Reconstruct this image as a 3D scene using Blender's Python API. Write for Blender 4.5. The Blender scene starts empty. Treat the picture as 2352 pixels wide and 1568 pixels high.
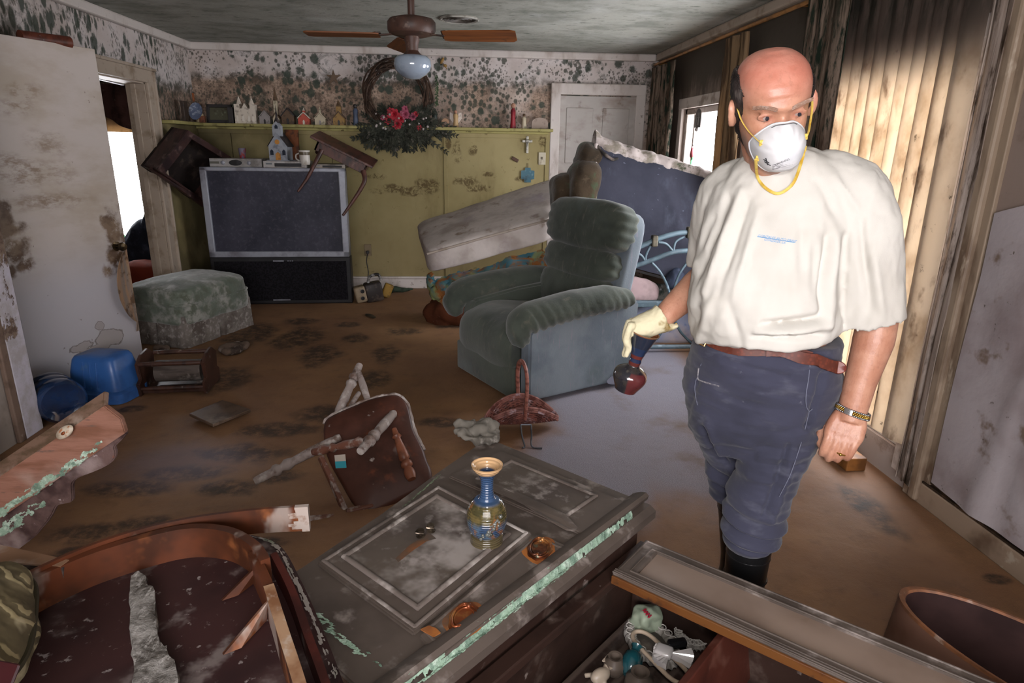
import bpy, bmesh, math, random
from math import pi, sin, cos, radians as R, sqrt, exp, floor
from mathutils import Vector as V, Matrix, Euler, noise, kdtree
from mathutils.bvhtree import BVHTree
random.seed(7)
SC = bpy.context.scene
COL = SC.collection

# ---------------------------------------------------------------- camera
W_, H_, FPX = 2352.0, 1568.0, 1477.0
EYE = V((0, 0, 1.5))
CAM_ROWS = Matrix(((0.997, 0.009, -0.081), (-0.08, 0.29, -0.954), (0.015, 0.957, 0.29)))
def _orth(m):
    d = V(m[1]); d.normalize()
    u = V(m[2]); u = (u - d * u.dot(d)).normalized()
    return Matrix((d.cross(u), d, u))
CAM = _orth(CAM_ROWS)
cd = bpy.data.cameras.new('camera'); cam = bpy.data.objects.new('camera', cd); COL.objects.link(cam)
cd.sensor_fit = 'HORIZONTAL'; cd.sensor_width = 36.0; cd.lens = 36.0 * FPX / W_
cd.clip_start = 0.05; cd.clip_end = 200
mw = CAM.to_4x4(); mw.translation = EYE; cam.matrix_world = mw
SC.camera = cam

# ---------------------------------------------------------------- colour management, world, lights
SC.view_settings.view_transform = 'Standard'; SC.view_settings.look = 'None'
SC.view_settings.gamma = 1.0; SC.view_settings.use_curve_mapping = False
SC.view_settings.exposure = 0.0
SKY, FLASH = 17.0, 62.0
w = bpy.data.worlds.new('sky'); SC.world = w; w.use_nodes = True
bg = w.node_tree.nodes['Background']; bg.inputs[0].default_value = (0.985, 0.945, 0.975, 1); bg.inputs[1].default_value = SKY
def light(name, kind, loc, target, energy, color=(1, 1, 1), **kw):
    l = bpy.data.lights.new(name, kind); l.energy = energy; l.color = color
    o = bpy.data.objects.new(name, l); COL.objects.link(o); o.location = loc
    o.rotation_euler = (V(target) - V(loc)).to_track_quat('-Z', 'Y').to_euler()
    for k, v in kw.items(): setattr(l, k, v)
    return o
# the photographer's flash, on the camera, its head turned up towards the man and the far room
light('camera_flash', 'SPOT', (0.06, -0.02, 1.68), (0.75, 2.0, 1.50), FLASH, (1.0, 0.95, 0.925),
      spot_size=R(128), spot_blend=1.0, shadow_soft_size=0.06)
# daylight portals in the window openings
def portal(loc, target, sx, sy):
    o = light('window_portal', 'AREA', loc, target, 1.0, shape='RECTANGLE', size=sx, size_y=sy)
    o.data.cycles.is_portal = True
portal((2.20, 5.55, 1.25), (0, 5.55, 1.25), 1.1, 1.3)
portal((2.20, 4.15, 1.25), (0, 4.15, 1.25), 0.9, 1.3)
portal((2.22, 3.10, 1.05), (0, 3.10, 1.05), 1.1, 1.8)
portal((-.2, -1.58, 1.35), (-.2, 2, 1.35), 2.6, 1.5)  # opening added behind the camera for soft fill
portal((-3.45, 7.10, 1.05), (-3.45, 5, 1.05), 1.1, 1.3)


def ray(px, py):
    return CAM @ V(((px - W_ / 2) / FPX, -(py - H_ / 2) / FPX, -1.0))
def at(px, py, x=None, y=None, z=None):
    r = ray(px, py)
    t = (x - EYE.x) / r.x if x is not None else (y - EYE.y) / r.y if y is not None else (z - EYE.z) / r.z
    return EYE + r * t

# ---------------------------------------------------------------- object helpers
def thing(name, label, cat, loc=(0, 0, 0), rotz=0.0, group=None):
    o = bpy.data.objects.new(name, None); COL.objects.link(o)
    o.location = loc; o.rotation_euler = (0, 0, rotz); o.empty_display_size = 0.05
    o['label'] = label; o['category'] = cat
    if group: o['group'] = group
    return o
def tag(o, label, cat, group=None, kind=None):
    o['label'] = label; o['category'] = cat
    if group: o['group'] = group
    if kind: o['kind'] = kind
    return o
def obj(name, bm, mat, parent=None, smooth=None, world=False, label=None):
    """bmesh -> mesh object; world=True: vertices are in world space and parent is an unrotated or rotated thing"""
    me = bpy.data.meshes.new(name); bm.normal_update(); bm.to_mesh(me); bm.free()
    o = bpy.data.objects.new(name, me); COL.objects.link(o)
    for m in (mat if isinstance(mat, (list, tuple)) else [mat]): me.materials.append(m)
    if smooth is not None:
        for p in me.polygons: p.use_smooth = True
        if smooth < 179:
            try: me.set_sharp_from_angle(angle=R(smooth))
            except Exception: pass
    if parent is not None:
        o.parent = parent
        if world:
            m = world_of(parent).inverted()
            me.transform(m)
    if label: o['label'] = label
    return o
def world_of(o):
    m = Matrix.LocRotScale(o.location, o.rotation_euler, o.scale)
    return world_of(o.parent) @ m if o.parent else m
def struct(name, bm, mat, smooth=None):
    o = obj(name, bm, mat, None, smooth); o['kind'] = 'structure'; return o
def solo(name, bm, mat, label, cat, group=None, smooth=None):
    """a thing that is one mesh given in world space: its origin moves to the base of its bounds"""
    o = obj(name, bm, mat, None, smooth); me = o.data
    n = len(me.vertices)
    c = V((sum(v.co.x for v in me.vertices) / n, sum(v.co.y for v in me.vertices) / n, min(v.co.z for v in me.vertices)))
    me.transform(Matrix.Translation(-c)); o.location = c
    return tag(o, label, cat, group)
def B(): return bmesh.new()
def merge(dst, src, m=None):
    me = bpy.data.meshes.new('t'); src.to_mesh(me); src.free()
    if m is not None: me.transform(m)
    dst.from_mesh(me); bpy.data.meshes.remove(me); return dst
def box(bm, c, s, rot=None, bev=0.0, seg=2):
    """box of full size s centred on c; rot = Euler tuple or Matrix"""
    t = B(); bmesh.ops.create_cube(t, size=1.0)
    for v in t.verts: v.co = V((v.co.x * s[0], v.co.y * s[1], v.co.z * s[2]))
    if bev > 0: bmesh.ops.bevel(t, geom=t.edges[:], offset=min(bev, min(s) * .49), segments=seg, affect='EDGES', profile=0.5)
    m = Matrix.Identity(4)
    if rot is not None: m = (rot if isinstance(rot, Matrix) else Euler(rot).to_matrix()).to_4x4()
    return merge(bm, t, Matrix.Translation(V(c)) @ m)
def frame_from(a, b, up=(0, 0, 1)):
    """matrix whose X axis runs a->b"""
    x = (V(b) - V(a)).normalized(); u = V(up); y = u.cross(x)
    if y.length < 1e-4: y = V((0, 1, 0)).cross(x)
    y.normalize(); z = x.cross(y)
    return Matrix((x, y, z)).transposed()
def bar(bm, a, b, wy, wz, up=(0, 0, 1), bev=0.0, ext=0.0):
    a, b = V(a), V(b)
    return box(bm, (a + b) / 2, ((b - a).length + ext, wy, wz), frame_from(a, b, up), bev)
def ring_loft(bm, rings, cap0=True, cap1=True, closed=True):
    vs = [[bm.verts.new(p) for p in r] for r in rings]
    n = len(vs[0])
    for i in range(len(vs) - 1):
        for k in range(n if closed else n - 1):
            try: bm.faces.new((vs[i][k], vs[i][(k + 1) % n], vs[i + 1][(k + 1) % n], vs[i + 1][k]))
            except ValueError: pass
    if closed:
        if cap0: bm.faces.new(vs[0][::-1])
        if cap1: bm.faces.new(vs[-1])
    return bm
def catmull(pts, per=6):
    pts = [V(p) for p in pts]; out = []
    n = len(pts)
    for i in range(n - 1):
        p0, p1, p2, p3 = pts[max(i - 1, 0)], pts[i], pts[i + 1], pts[min(i + 2, n - 1)]
        for k in range(per):
            t = k / per
            out.append(0.5 * ((2 * p1) + (p2 - p0) * t + (2 * p0 - 5 * p1 + 4 * p2 - p3) * t * t + (3 * p1 - p0 - 3 * p2 + p3) * t ** 3))
    out.append(pts[-1]); return out
def lerp_list(vals, n):
    out = []
    for i in range(n):
        f = i / (n - 1) * (len(vals) - 1); k = min(int(f), len(vals) - 2); out.append(vals[k] + (vals[k + 1] - vals[k]) * (f - k))
    return out
def tube(bm, pts, rad, seg=8, flat=1.0, smooth=0, up=None, caps=True):
    """round (or flattened) tube along pts; rad number or list"""
    if smooth: pts = catmull(pts, smooth)
    pts = [V(p) for p in pts]; n = len(pts)
    rs = [rad] * n if not isinstance(rad, (list, tuple)) else lerp_list(list(rad), n)
    rings = []; prev = None
    for i, p in enumerate(pts):
        t = (pts[min(i + 1, n - 1)] - pts[max(i - 1, 0)])
        t = t.normalized() if t.length > 1e-9 else V((0, 0, 1))
        if up is not None: a = V(up) - t * V(up).dot(t)
        elif prev is None: a = V((0, 0, 1)).cross(t) if abs(t.z) < .95 else V((1, 0, 0)).cross(t)
        else: a = prev - t * prev.dot(t)
        a.normalize(); prev = a; b = t.cross(a)
        rings.append([p + (a * cos(2 * pi * k / seg) + b * sin(2 * pi * k / seg) * flat) * rs[i] for k in range(seg)])
    return ring_loft(bm, rings, caps, caps)
def lathe(bm, prof, seg=32, m=None, cap0=True, cap1=True):
    """prof: list of (r, z)"""
    t = B()
    rings = [[V((r * cos(2 * pi * k / seg), r * sin(2 * pi * k / seg), z)) for k in range(seg)] for r, z in prof]
    ring_loft(t, rings, cap0, cap1)
    return merge(bm, t, m)
def axis_m(a, b):
    """matrix taking local z axis from a to b"""
    a, b = V(a), V(b); return Matrix.Translation(a) @ (b - a).to_track_quat('Z', 'Y').to_matrix().to_4x4()
def prism(bm, outline, thick, m=None, bev=0.0):
    """outline: 2-D points (x, y) extruded along z by thick"""
    t = B(); vs = [t.verts.new((p[0], p[1], 0)) for p in outline]
    f = t.faces.new(vs); t.normal_update()
    if f.normal.z > 0: f.normal_flip()
    g = bmesh.ops.extrude_face_region(t, geom=[f])
    bmesh.ops.translate(t, vec=(0, 0, thick), verts=[e for e in g['geom'] if isinstance(e, bmesh.types.BMVert)])
    bmesh.ops.recalc_face_normals(t, faces=t.faces[:])
    if bev: bmesh.ops.bevel(t, geom=t.edges[:], offset=bev, segments=2, affect='EDGES')
    return merge(bm, t, m)
def grid(bm, f, nu, nv, thick=0.0, close_u=False):
    """surface f(u,v), u,v in 0..1; thick>0 gives it a back"""
    def sheet(off):
        P = [[None] * (nv + 1) for _ in range(nu + 1)]
        for i in range(nu + 1):
            for j in range(nv + 1):
                P[i][j] = V(f(i / nu, j / nv))
        if off:
            Q = [[None] * (nv + 1) for _ in range(nu + 1)]
            for i in range(nu + 1):
                for j in range(nv + 1):
                    du = P[min(i + 1, nu)][j] - P[max(i - 1, 0)][j]; dv = P[i][min(j + 1, nv)] - P[i][max(j - 1, 0)]
                    nn = du.cross(dv); nn = nn.normalized() if nn.length > 1e-12 else V((0, 0, 1)); Q[i][j] = P[i][j] - nn * off
            P = Q
        return [[bm.verts.new(p) for p in r] for r in P]
    a = sheet(0)
    for i in range(nu):
        for j in range(nv): bm.faces.new((a[i][j], a[i + 1][j], a[i + 1][j + 1], a[i][j + 1]))
    if thick:
        b = sheet(thick)
        for i in range(nu):
            for j in range(nv): bm.faces.new((b[i][j], b[i][j + 1], b[i + 1][j + 1], b[i + 1][j]))
        for i in range(nu):
            bm.faces.new((a[i][0], b[i][0], b[i + 1][0], a[i + 1][0])); bm.faces.new((a[i][nv], a[i + 1][nv], b[i + 1][nv], b[i][nv]))
        for j in range(nv):
            bm.faces.new((a[0][j], a[0][j + 1], b[0][j + 1], b[0][j])); bm.faces.new((a[nu][j], b[nu][j], b[nu][j + 1], a[nu][j + 1]))
    return bm
def fbm(p, s=1.0, o=3): return noise.fractal(V(p) * s, 1.0, 2.0, o, noise_basis='PERLIN_ORIGINAL')
def smooth01(a, b, x):
    t = max(0.0, min(1.0, (x - a) / (b - a) if b != a else 0)); return t * t * (3 - 2 * t)
def jitter(bm, amp, scale, o=3, seed=0.0):
    bm.normal_update()
    d = [(v, v.normal * fbm(v.co + V((seed, seed * 1.7, seed * .3)), scale, o) * amp) for v in bm.verts]
    for v, x in d: v.co += x
    return bm
def cushion(bm, c, s, rot=None, e=4.0, n=14, puff=0.0, nz=0.0, nsc=6.0, seed=0.0):
    """superellipsoid pad: full size s, e = squareness"""
    t = B(); bmesh.ops.create_cube(t, size=2.0)
    bmesh.ops.subdivide_edges(t, edges=t.edges[:], cuts=n, use_grid_fill=True)
    for v in t.verts:
        p = v.co; k = (abs(p.x) ** e + abs(p.y) ** e + abs(p.z) ** e) ** (-1 / e)
        q = p * k
        b = 1 + puff * (1 - min(1, abs(q.x)) ** 2) * (1 - min(1, abs(q.y)) ** 2)
        v.co = V((q.x * s[0] / 2, q.y * s[1] / 2, q.z * s[2] / 2 * b))
    if nz: jitter(t, nz, nsc, 3, seed)
    m = Matrix.Identity(4)
    if rot is not None: m = (rot if isinstance(rot, Matrix) else Euler(rot).to_matrix()).to_4x4()
    return merge(bm, t, Matrix.Translation(V(c)) @ m)
def ball(bm, c, r, seg=16, sc=(1, 1, 1), rot=None):
    t = B(); bmesh.ops.create_uvsphere(t, u_segments=seg, v_segments=max(6, seg // 2), radius=r)
    for v in t.verts: v.co = V((v.co.x * sc[0], v.co.y * sc[1], v.co.z * sc[2]))
    m = Euler(rot).to_matrix().to_4x4() if rot is not None else Matrix.Identity(4)
    return merge(bm, t, Matrix.Translation(V(c)) @ m)
def remeshed(bm, voxel, smooth_it=2):
    """one continuous skin out of overlapping closed volumes"""
    me = bpy.data.meshes.new('tmp'); bm.to_mesh(me); bm.free()
    o = bpy.data.objects.new('tmp', me); COL.objects.link(o)
    m = o.modifiers.new('r', 'REMESH'); m.mode = 'VOXEL'; m.voxel_size = voxel
    if smooth_it:
        s = o.modifiers.new('s', 'SMOOTH'); s.factor = 0.5; s.iterations = smooth_it
    dg = bpy.context.evaluated_depsgraph_get(); dg.update()
    e = bpy.data.meshes.new_from_object(o.evaluated_get(dg))
    bpy.data.objects.remove(o); bpy.data.meshes.remove(me)
    out = B(); out.from_mesh(e); bpy.data.meshes.remove(e); return out
def subdiv(bm, n=1):
    me = bpy.data.meshes.new('tmp'); bm.to_mesh(me); bm.free()
    o = bpy.data.objects.new('tmp', me); COL.objects.link(o)
    m = o.modifiers.new('s', 'SUBSURF'); m.levels = n
    dg = bpy.context.evaluated_depsgraph_get(); dg.update()
    e = bpy.data.meshes.new_from_object(o.evaluated_get(dg))
    bpy.data.objects.remove(o); bpy.data.meshes.remove(me)
    out = B(); out.from_mesh(e); bpy.data.meshes.remove(e); return out
def dup(root, loc=None, rotz=None, label=None, group=None, scale=None):
    r = root.copy(); COL.objects.link(r)
    if loc is not None: r.location = loc
    if rotz is not None: r.rotation_euler[2] = rotz
    if scale: r.scale = (scale,) * 3
    if label: r['label'] = label
    if group: r['group'] = group
    for ch in list(root.children):
        c = ch.copy(); COL.objects.link(c); c.parent = r
        for g in ch.children:
            d = g.copy(); COL.objects.link(d); d.parent = c
    return r

# ---------------------------------------------------------------- materials
def srgb(c):
    if isinstance(c, str):
        c = [int(c[i:i + 2], 16) / 255 for i in (0, 2, 4)]
    return tuple(((x / 12.92) if x <= .04045 else ((x + .055) / 1.055) ** 2.4) for x in c) + (1.0,)
class NT:
    def __init__(s, name):
        s.m = bpy.data.materials.new(name); s.m.use_nodes = True; s.t = s.m.node_tree
        s.b = s.t.nodes['Principled BSDF']; s.out = s.t.nodes['Material Output']
        s.tc = s.t.nodes.new('ShaderNodeTexCoord').outputs['Object']
    def n(s, k, **kw):
        x = s.t.nodes.new(k)
        for a, b in kw.items(): setattr(x, a, b)
        return x
    def link(s, a, b): s.t.links.new(a, b)
    def val(s, sock, v):
        if hasattr(v, 'links'): s.link(v, sock)
        else: sock.default_value = v
    def math(s, op, a, b=0.5, clamp=False):
        x = s.n('ShaderNodeMath', operation=op, use_clamp=clamp); s.val(x.inputs[0], a); s.val(x.inputs[1], b); return x.outputs[0]
    def ramp(s, v, lo, hi):
        x = s.n('ShaderNodeMapRange', interpolation_type='SMOOTHSTEP'); s.val(x.inputs[0], v)
        x.inputs[1].default_value = lo; x.inputs[2].default_value = hi; return x.outputs[0]
    def mapping(s, sc=(1, 1, 1), rot=(0, 0, 0), loc=(0, 0, 0)):
        x = s.n('ShaderNodeMapping'); s.link(s.tc, x.inputs[0]); x.inputs['Scale'].default_value = sc
        x.inputs['Rotation'].default_value = rot; x.inputs['Location'].default_value = loc; return x.outputs[0]
    def noise(s, scale, detail=4, rough=.55, sc=(1, 1, 1), dist=0.0, loc=(0, 0, 0), rot=(0, 0, 0)):
        x = s.n('ShaderNodeTexNoise'); s.link(s.mapping(sc, rot, loc), x.inputs['Vector'])
        x.inputs['Scale'].default_value = scale; x.inputs['Detail'].default_value = detail
        x.inputs['Roughness'].default_value = rough; x.inputs['Distortion'].default_value = dist
        return x.outputs[0]
    def voro(s, scale, sc=(1, 1, 1), feature='F1'):
        x = s.n('ShaderNodeTexVoronoi', feature=feature); s.link(s.mapping(sc), x.inputs['Vector']); x.inputs['Scale'].default_value = scale; return x.outputs['Distance']
    def axis(s, k):
        x = s.n('ShaderNodeSeparateXYZ'); s.link(s.tc, x.inputs[0]); return x.outputs['XYZ'.index(k)]
    def mix(s, f, a, b):
        x = s.n('ShaderNodeMix', data_type='RGBA'); s.val(x.inputs[0], f); s.val(x.inputs[6], a); s.val(x.inputs[7], b); return x.outputs[2]
    def blob(s, cx, rx, edge=.35, wob=.35, scale=4):
        """soft island around point cx (3-D) with radii rx, edge broken by noise"""
        x = s.n('ShaderNodeVectorMath', operation='SUBTRACT'); s.link(s.tc, x.inputs[0]); x.inputs[1].default_value = cx
        y = s.n('ShaderNodeVectorMath', operation='DIVIDE'); s.link(x.outputs[0], y.inputs[0]); y.inputs[1].default_value = rx
        z = s.n('ShaderNodeVectorMath', operation='LENGTH'); s.link(y.outputs[0], z.inputs[0])
        d = s.math('ADD', z.outputs['Value'], s.math('MULTIPLY', s.math('SUBTRACT', s.noise(scale, 4), .5), wob * 2))
        return s.ramp(d, 1.0, 1.0 - edge)
    def bump(s, h, strength=.3, dist=.01):
        x = s.n('ShaderNodeBump'); s.val(x.inputs['Height'], h); x.inputs['Strength'].default_value = strength; x.inputs['Distance'].default_value = dist
        s.link(x.outputs[0], s.b.inputs['Normal']); return x.outputs[0]
    def fin(s, col, rough=.6, spec=.3, metal=0.0):
        s.val(s.b.inputs['Base Color'], col); s.val(s.b.inputs['Roughness'], rough)
        s.b.inputs['Specular IOR Level'].default_value = spec; s.val(s.b.inputs['Metallic'], metal); return s.m
def mat(name, base, layers=(), rough=.6, spec=.3, metal=0.0, bump=None, sheen=0.0, coat=0.0):
    """base colour + layers (colour, scale, lo, hi[, opts]) ; opts: sc, detail, dist, axis=(k,a,b), loc, amt, voro"""
    t = NT(name); c = srgb(base)
    for L in layers:
        col, scale, lo, hi = L[:4]; o = L[4] if len(L) > 4 else {}
        if o.get('voro'): f = t.ramp(t.voro(scale, o.get('sc', (1, 1, 1))), hi, lo)
        else: f = t.ramp(t.noise(scale, o.get('detail', 4), o.get('rough', .6), o.get('sc', (1, 1, 1)), o.get('dist', 0), o.get('loc', (0, 0, 0)), o.get('rot', (0, 0, 0))), lo, hi)
        if 'axis' in o:
            k, a, b = o['axis']; f = t.math('MULTIPLY', f, t.ramp(t.axis(k), a, b))
        if 'axis2' in o:
            k, a, b = o['axis2']; f = t.math('MULTIPLY', f, t.ramp(t.axis(k), a, b))
        if 'amt' in o: f = t.math('MULTIPLY', f, o['amt'])
        c = t.mix(f, c, srgb(col))
    if bump:
        t.bump(t.noise(bump[0], bump[3] if len(bump) > 3 else 4, .6, bump[4] if len(bump) > 4 else (1, 1, 1)), bump[1], bump[2] if len(bump) > 2 else .01)
    if sheen: t.b.inputs['Sheen Weight'].default_value = sheen
    if coat: t.b.inputs['Coat Weight'].default_value = coat; t.b.inputs['Coat Roughness'].default_value = .15
    return t.fin(c, rough, spec, metal)
def glass_mat(name, tint=(1, 1, 1, 1), refl=.08):
    t = NT(name); t.t.nodes.remove(t.b)
    a = t.n('ShaderNodeBsdfTransparent'); a.inputs[0].default_value = tint
    g = t.n('ShaderNodeBsdfGlossy'); g.inputs['Roughness'].default_value = .05
    m = t.n('ShaderNodeMixShader'); m.inputs[0].default_value = refl
    t.link(a.outputs[0], m.inputs[1]); t.link(g.outputs[0], m.inputs[2]); t.link(m.outputs[0], t.out.inputs[0]); return t.m
# ================================================================ the room
XL, XR, YB, YF, ZC = -2.60, 2.06, 7.0, -1.5, 2.42
# ---- materials of the shell
def floor_mat():
    t = NT('muddy_carpet')
    mud = t.mix(t.ramp(t.noise(1.3, 6, .6), .35, .7), srgb('77573f'), srgb('8b694a'))
    mud = t.mix(t.math('MULTIPLY', t.ramp(t.noise(9, 5, .65), .5, .75), .35), mud, srgb('563f30'))
    carpet = t.mix(t.ramp(t.noise(260, 2, .5), .35, .65), srgb('736f78'), srgb('908d97'))
    carpet = t.mix(t.ramp(t.noise(2.2, 5, .6), .5, .75), carpet, srgb('6f5f55'))
    # carpet still showing between the recliner, the basket and the man
    m = t.math('MAXIMUM', t.blob((1.12, 3.75, 0), (.74, 1.6, 1), .3, .14, 2.5), t.blob((.62, 2.75, 0), (.42, .62, 1), .45, .25, 3))
    c = t.mix(m, mud, carpet)
    for (px, py, rx, ry) in ((1500, 950, .05, .20), (1530, 1020, .05, .18), (1565, 1085, .05, .16), (1610, 1150, .06, .16)):  # streaks of window light on a carpet wrinkle painted into its colour, left unlinked
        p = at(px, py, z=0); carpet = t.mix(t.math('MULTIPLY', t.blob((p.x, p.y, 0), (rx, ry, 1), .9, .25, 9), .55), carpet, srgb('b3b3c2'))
    st = None
    rnd = random.Random(3)
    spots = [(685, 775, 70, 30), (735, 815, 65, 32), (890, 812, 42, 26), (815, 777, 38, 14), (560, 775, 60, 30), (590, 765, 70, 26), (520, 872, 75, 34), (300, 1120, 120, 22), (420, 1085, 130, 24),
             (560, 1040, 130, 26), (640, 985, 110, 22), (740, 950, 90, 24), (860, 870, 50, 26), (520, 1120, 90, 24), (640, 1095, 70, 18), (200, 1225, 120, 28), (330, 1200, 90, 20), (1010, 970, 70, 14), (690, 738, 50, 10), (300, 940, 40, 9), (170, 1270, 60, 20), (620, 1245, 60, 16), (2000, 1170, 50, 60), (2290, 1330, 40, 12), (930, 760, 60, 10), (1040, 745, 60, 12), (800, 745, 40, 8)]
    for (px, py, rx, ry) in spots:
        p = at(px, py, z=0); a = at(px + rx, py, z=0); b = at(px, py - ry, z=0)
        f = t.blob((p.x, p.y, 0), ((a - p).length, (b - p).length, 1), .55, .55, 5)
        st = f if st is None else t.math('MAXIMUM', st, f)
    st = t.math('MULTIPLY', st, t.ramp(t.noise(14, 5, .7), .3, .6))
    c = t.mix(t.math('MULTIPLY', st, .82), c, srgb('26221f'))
    pale = t.math('MULTIPLY', t.blob((-1.35, 2.95, 0), (.5, .35, 1), .8, .3, 5), .45)
    c = t.mix(pale, c, srgb('7d7684'))
    wet = t.mix(m, (.46, .46, .46, 1), (.62, .62, .62, 1))
    t.bump(t.math('ADD', t.noise(7, 5, .6), t.math('MULTIPLY', t.noise(190, 2, .5), .18)), .35, .02)
    return t.fin(c, t.math('ADD', t.math('MULTIPLY', t.noise(3, 3), .2), t.math('ADD', .55, t.math('MULTIPLY', m, .2))), .3)
def moldy(name, base, tan, z_line=2.1, side=False):
    """wall paper: pale above the water line, brownish below, dotted and furred with mould"""
    t = NT(name); z = t.axis('Z'); x = t.axis('X'); y = t.axis('Y')
    c = t.mix(t.ramp(t.noise(3.2, 5, .6), .35, .7), srgb(base), srgb('b0a49d'))
    zz = t.math('ADD', z, t.math('MULTIPLY', t.math('SUBTRACT', t.noise(2.2, 5, .65), .5), .24))
    low = t.ramp(zz, z_line + .05, z_line - .05)
    tn = t.mix(t.ramp(t.noise(4, 6, .68), .36, .62), srgb(tan), srgb('7f6b5c'))
    tn = t.mix(t.math('MULTIPLY', t.ramp(t.noise(7, 5, .7, loc=(3, 1, 6)), .5, .66), .8), tn, srgb('55493f'))
    tn = t.mix(t.math('MULTIPLY', t.ramp(t.noise(42, 4, .7), .46, .62), .6), tn, srgb('4a4038'))
    if not side: tn = t.mix(t.math('MULTIPLY', t.ramp(x, -.6, .6), t.ramp(t.noise(2.1, 4), .38, .6)), tn, srgb('b9aaa0'))
    c = t.mix(low, c, tn)
    band = t.math('MULTIPLY', t.ramp(t.math('ABSOLUTE', t.math('SUBTRACT', zz, z_line)), .10, .0), t.ramp(t.noise(8, 5, .75), .42, .58))
    c = t.mix(t.math('MULTIPLY', band, .85), c, srgb('3d3a31'))
    fur = t.math('MULTIPLY', t.ramp(t.noise(5.5, 6, .78, dist=.6), .53, .63), t.ramp(t.noise(1.5, 3, .5, loc=(2, 7, 1)), .40, .56))
    c = t.mix(t.math('MULTIPLY', fur, .75), c, srgb('454a42'))
    st = (1, .55, .85) if not side else (1, 1.35, .62)
    for sc, lo, hi, amp, k, col, loc in ((10, .34, .6, .44, .88, '38433b', (0, 0, 0)), (21, .36, .58, .46, .85, '3c4239', (5, 3, 1)), (42, .40, .60, .44, .7, '4a463f', (1, 8, 2))):
        v = t.n('ShaderNodeTexVoronoi', feature='F1'); t.link(t.mapping(st, loc=loc), v.inputs['Vector']); v.inputs['Scale'].default_value = sc; v.inputs['Randomness'].default_value = 1
        thr = t.math('MULTIPLY', t.ramp(t.noise(1.8 if sc < 30 else 3, 4, .6, loc=loc), lo, hi), amp)
        d = t.math('ADD', v.outputs['Distance'], t.math('MULTIPLY', t.math('SUBTRACT', t.noise(sc * 4, 4, .7), .5), .45))
        c = t.mix(t.math('MULTIPLY', t.ramp(t.math('SUBTRACT', thr, d), -.05, .12), k), c, srgb(col))
    if side: c = t.mix(t.math('MULTIPLY', t.math('MULTIPLY', t.ramp(y, 5.0, 4.2), t.ramp(t.noise(5, 5, .75), .42, .55)), .8), c, srgb('3b3a30'))
    t.bump(t.noise(30, 4), .25, .006)
    return t.fin(c, .85, .15)
M = {}
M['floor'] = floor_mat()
M['wall_mold'] = moldy('moldy_wallpaper', 'c6bebb', 'ae9785')
M['wall_side'] = moldy('moldy_side_wallpaper', 'bdb5b2', '9a8577', 1.98, True)
M['ceiling'] = mat('mottled_ceiling', '97978f', [('7b7d75', 2.4, .42, .66, dict(sc=(1, 1.4, 1), detail=6, rough=.65)), ('62665d', 7, .55, .72, dict(sc=(.8, 1.6, 1), detail=6, rough=.7)), ('aaaaa6', 1.5, .5, .75), ('4f564d', 18, .60, .72, dict(sc=(.6, 1.3, 1), amt=.75))], .9, .1, bump=(40, .25, .01))
M['white_trim'] = mat('dirty_white_paint', 'c2bab4', [('9b8d82', 5, .5, .75, dict(sc=(1, 1, .4))), ('6b5c50', 17, .62, .75, dict(amt=.7))], .55, .3, bump=(25, .12))
M['cream_trim'] = mat('cream_paint', 'a89a8b', [('857563', 6, .5, .72), ('5d4f42', 20, .62, .74, dict(amt=.7))], .6, .3)
def wainscot_mat():
    t = NT('yellow_green_panel'); x = t.axis('X'); z = t.axis('Z')
    c = t.mix(t.ramp(t.noise(1.4, 4, .6), .4, .65), srgb('8e825a'), srgb('9c9068'))
    c = t.mix(t.math('MULTIPLY', t.ramp(t.noise(3.5, 5, .65, sc=(1, 1, .35)), .5, .75), .6), c, srgb('6d6040'))
    c = t.mix(t.math('MULTIPLY', t.ramp(z, 1.0, .25), .45), c, srgb('776646'))
    # darker left end behind the television
    c = t.mix(t.math('MULTIPLY', t.math('MULTIPLY', t.ramp(x, -1.3, -2.5), .75), t.ramp(t.noise(2.2, 4), .25, .6)), c, srgb('4d4630'))
    st = None
    for (px, py, rx, ry) in [(960, 438, 55, 14), (985, 420, 40, 14), (905, 432, 40, 12), (1075, 415, 42, 16), (1100, 432, 30, 12), (1050, 350, 14, 34), (1085, 345, 14, 14), (1030, 330, 8, 20), (1120, 400, 16, 8), (860, 405, 40, 8), (1245, 320, 10, 24), (1195, 410, 14, 8), (1215, 365, 8, 4), (1115, 300, 7, 10), (870, 440, 24, 10)]:
        p = at(px, py, y=YB); a = at(px + rx, py, y=YB); b = at(px, py - ry, y=YB)
        f = t.blob((p.x, YB, p.z), ((a - p).length, 1, (b - p).length), .5, .8, 9)
        st = f if st is None else t.math('MAXIMUM', st, f)
    st = t.math('MULTIPLY', st, t.ramp(t.noise(15, 5, .75, dist=1.2), .40, .56))
    c = t.mix(t.math('MULTIPLY', st, .8), c, srgb('4a3a20'))
    c = t.mix(t.math('MULTIPLY', t.ramp(t.noise(9, 5, .75, dist=.8), .62, .7), .6), c, srgb('57481f'))
    return t.fin(c, .75, .2)
M['wainscot'] = wainscot_mat()
M['ledge'] = mat('yellow_ledge_paint', '98905c', [('6f663f', 6, .5, .7), ('4f4526', 18, .6, .72)], .6, .25)

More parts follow.
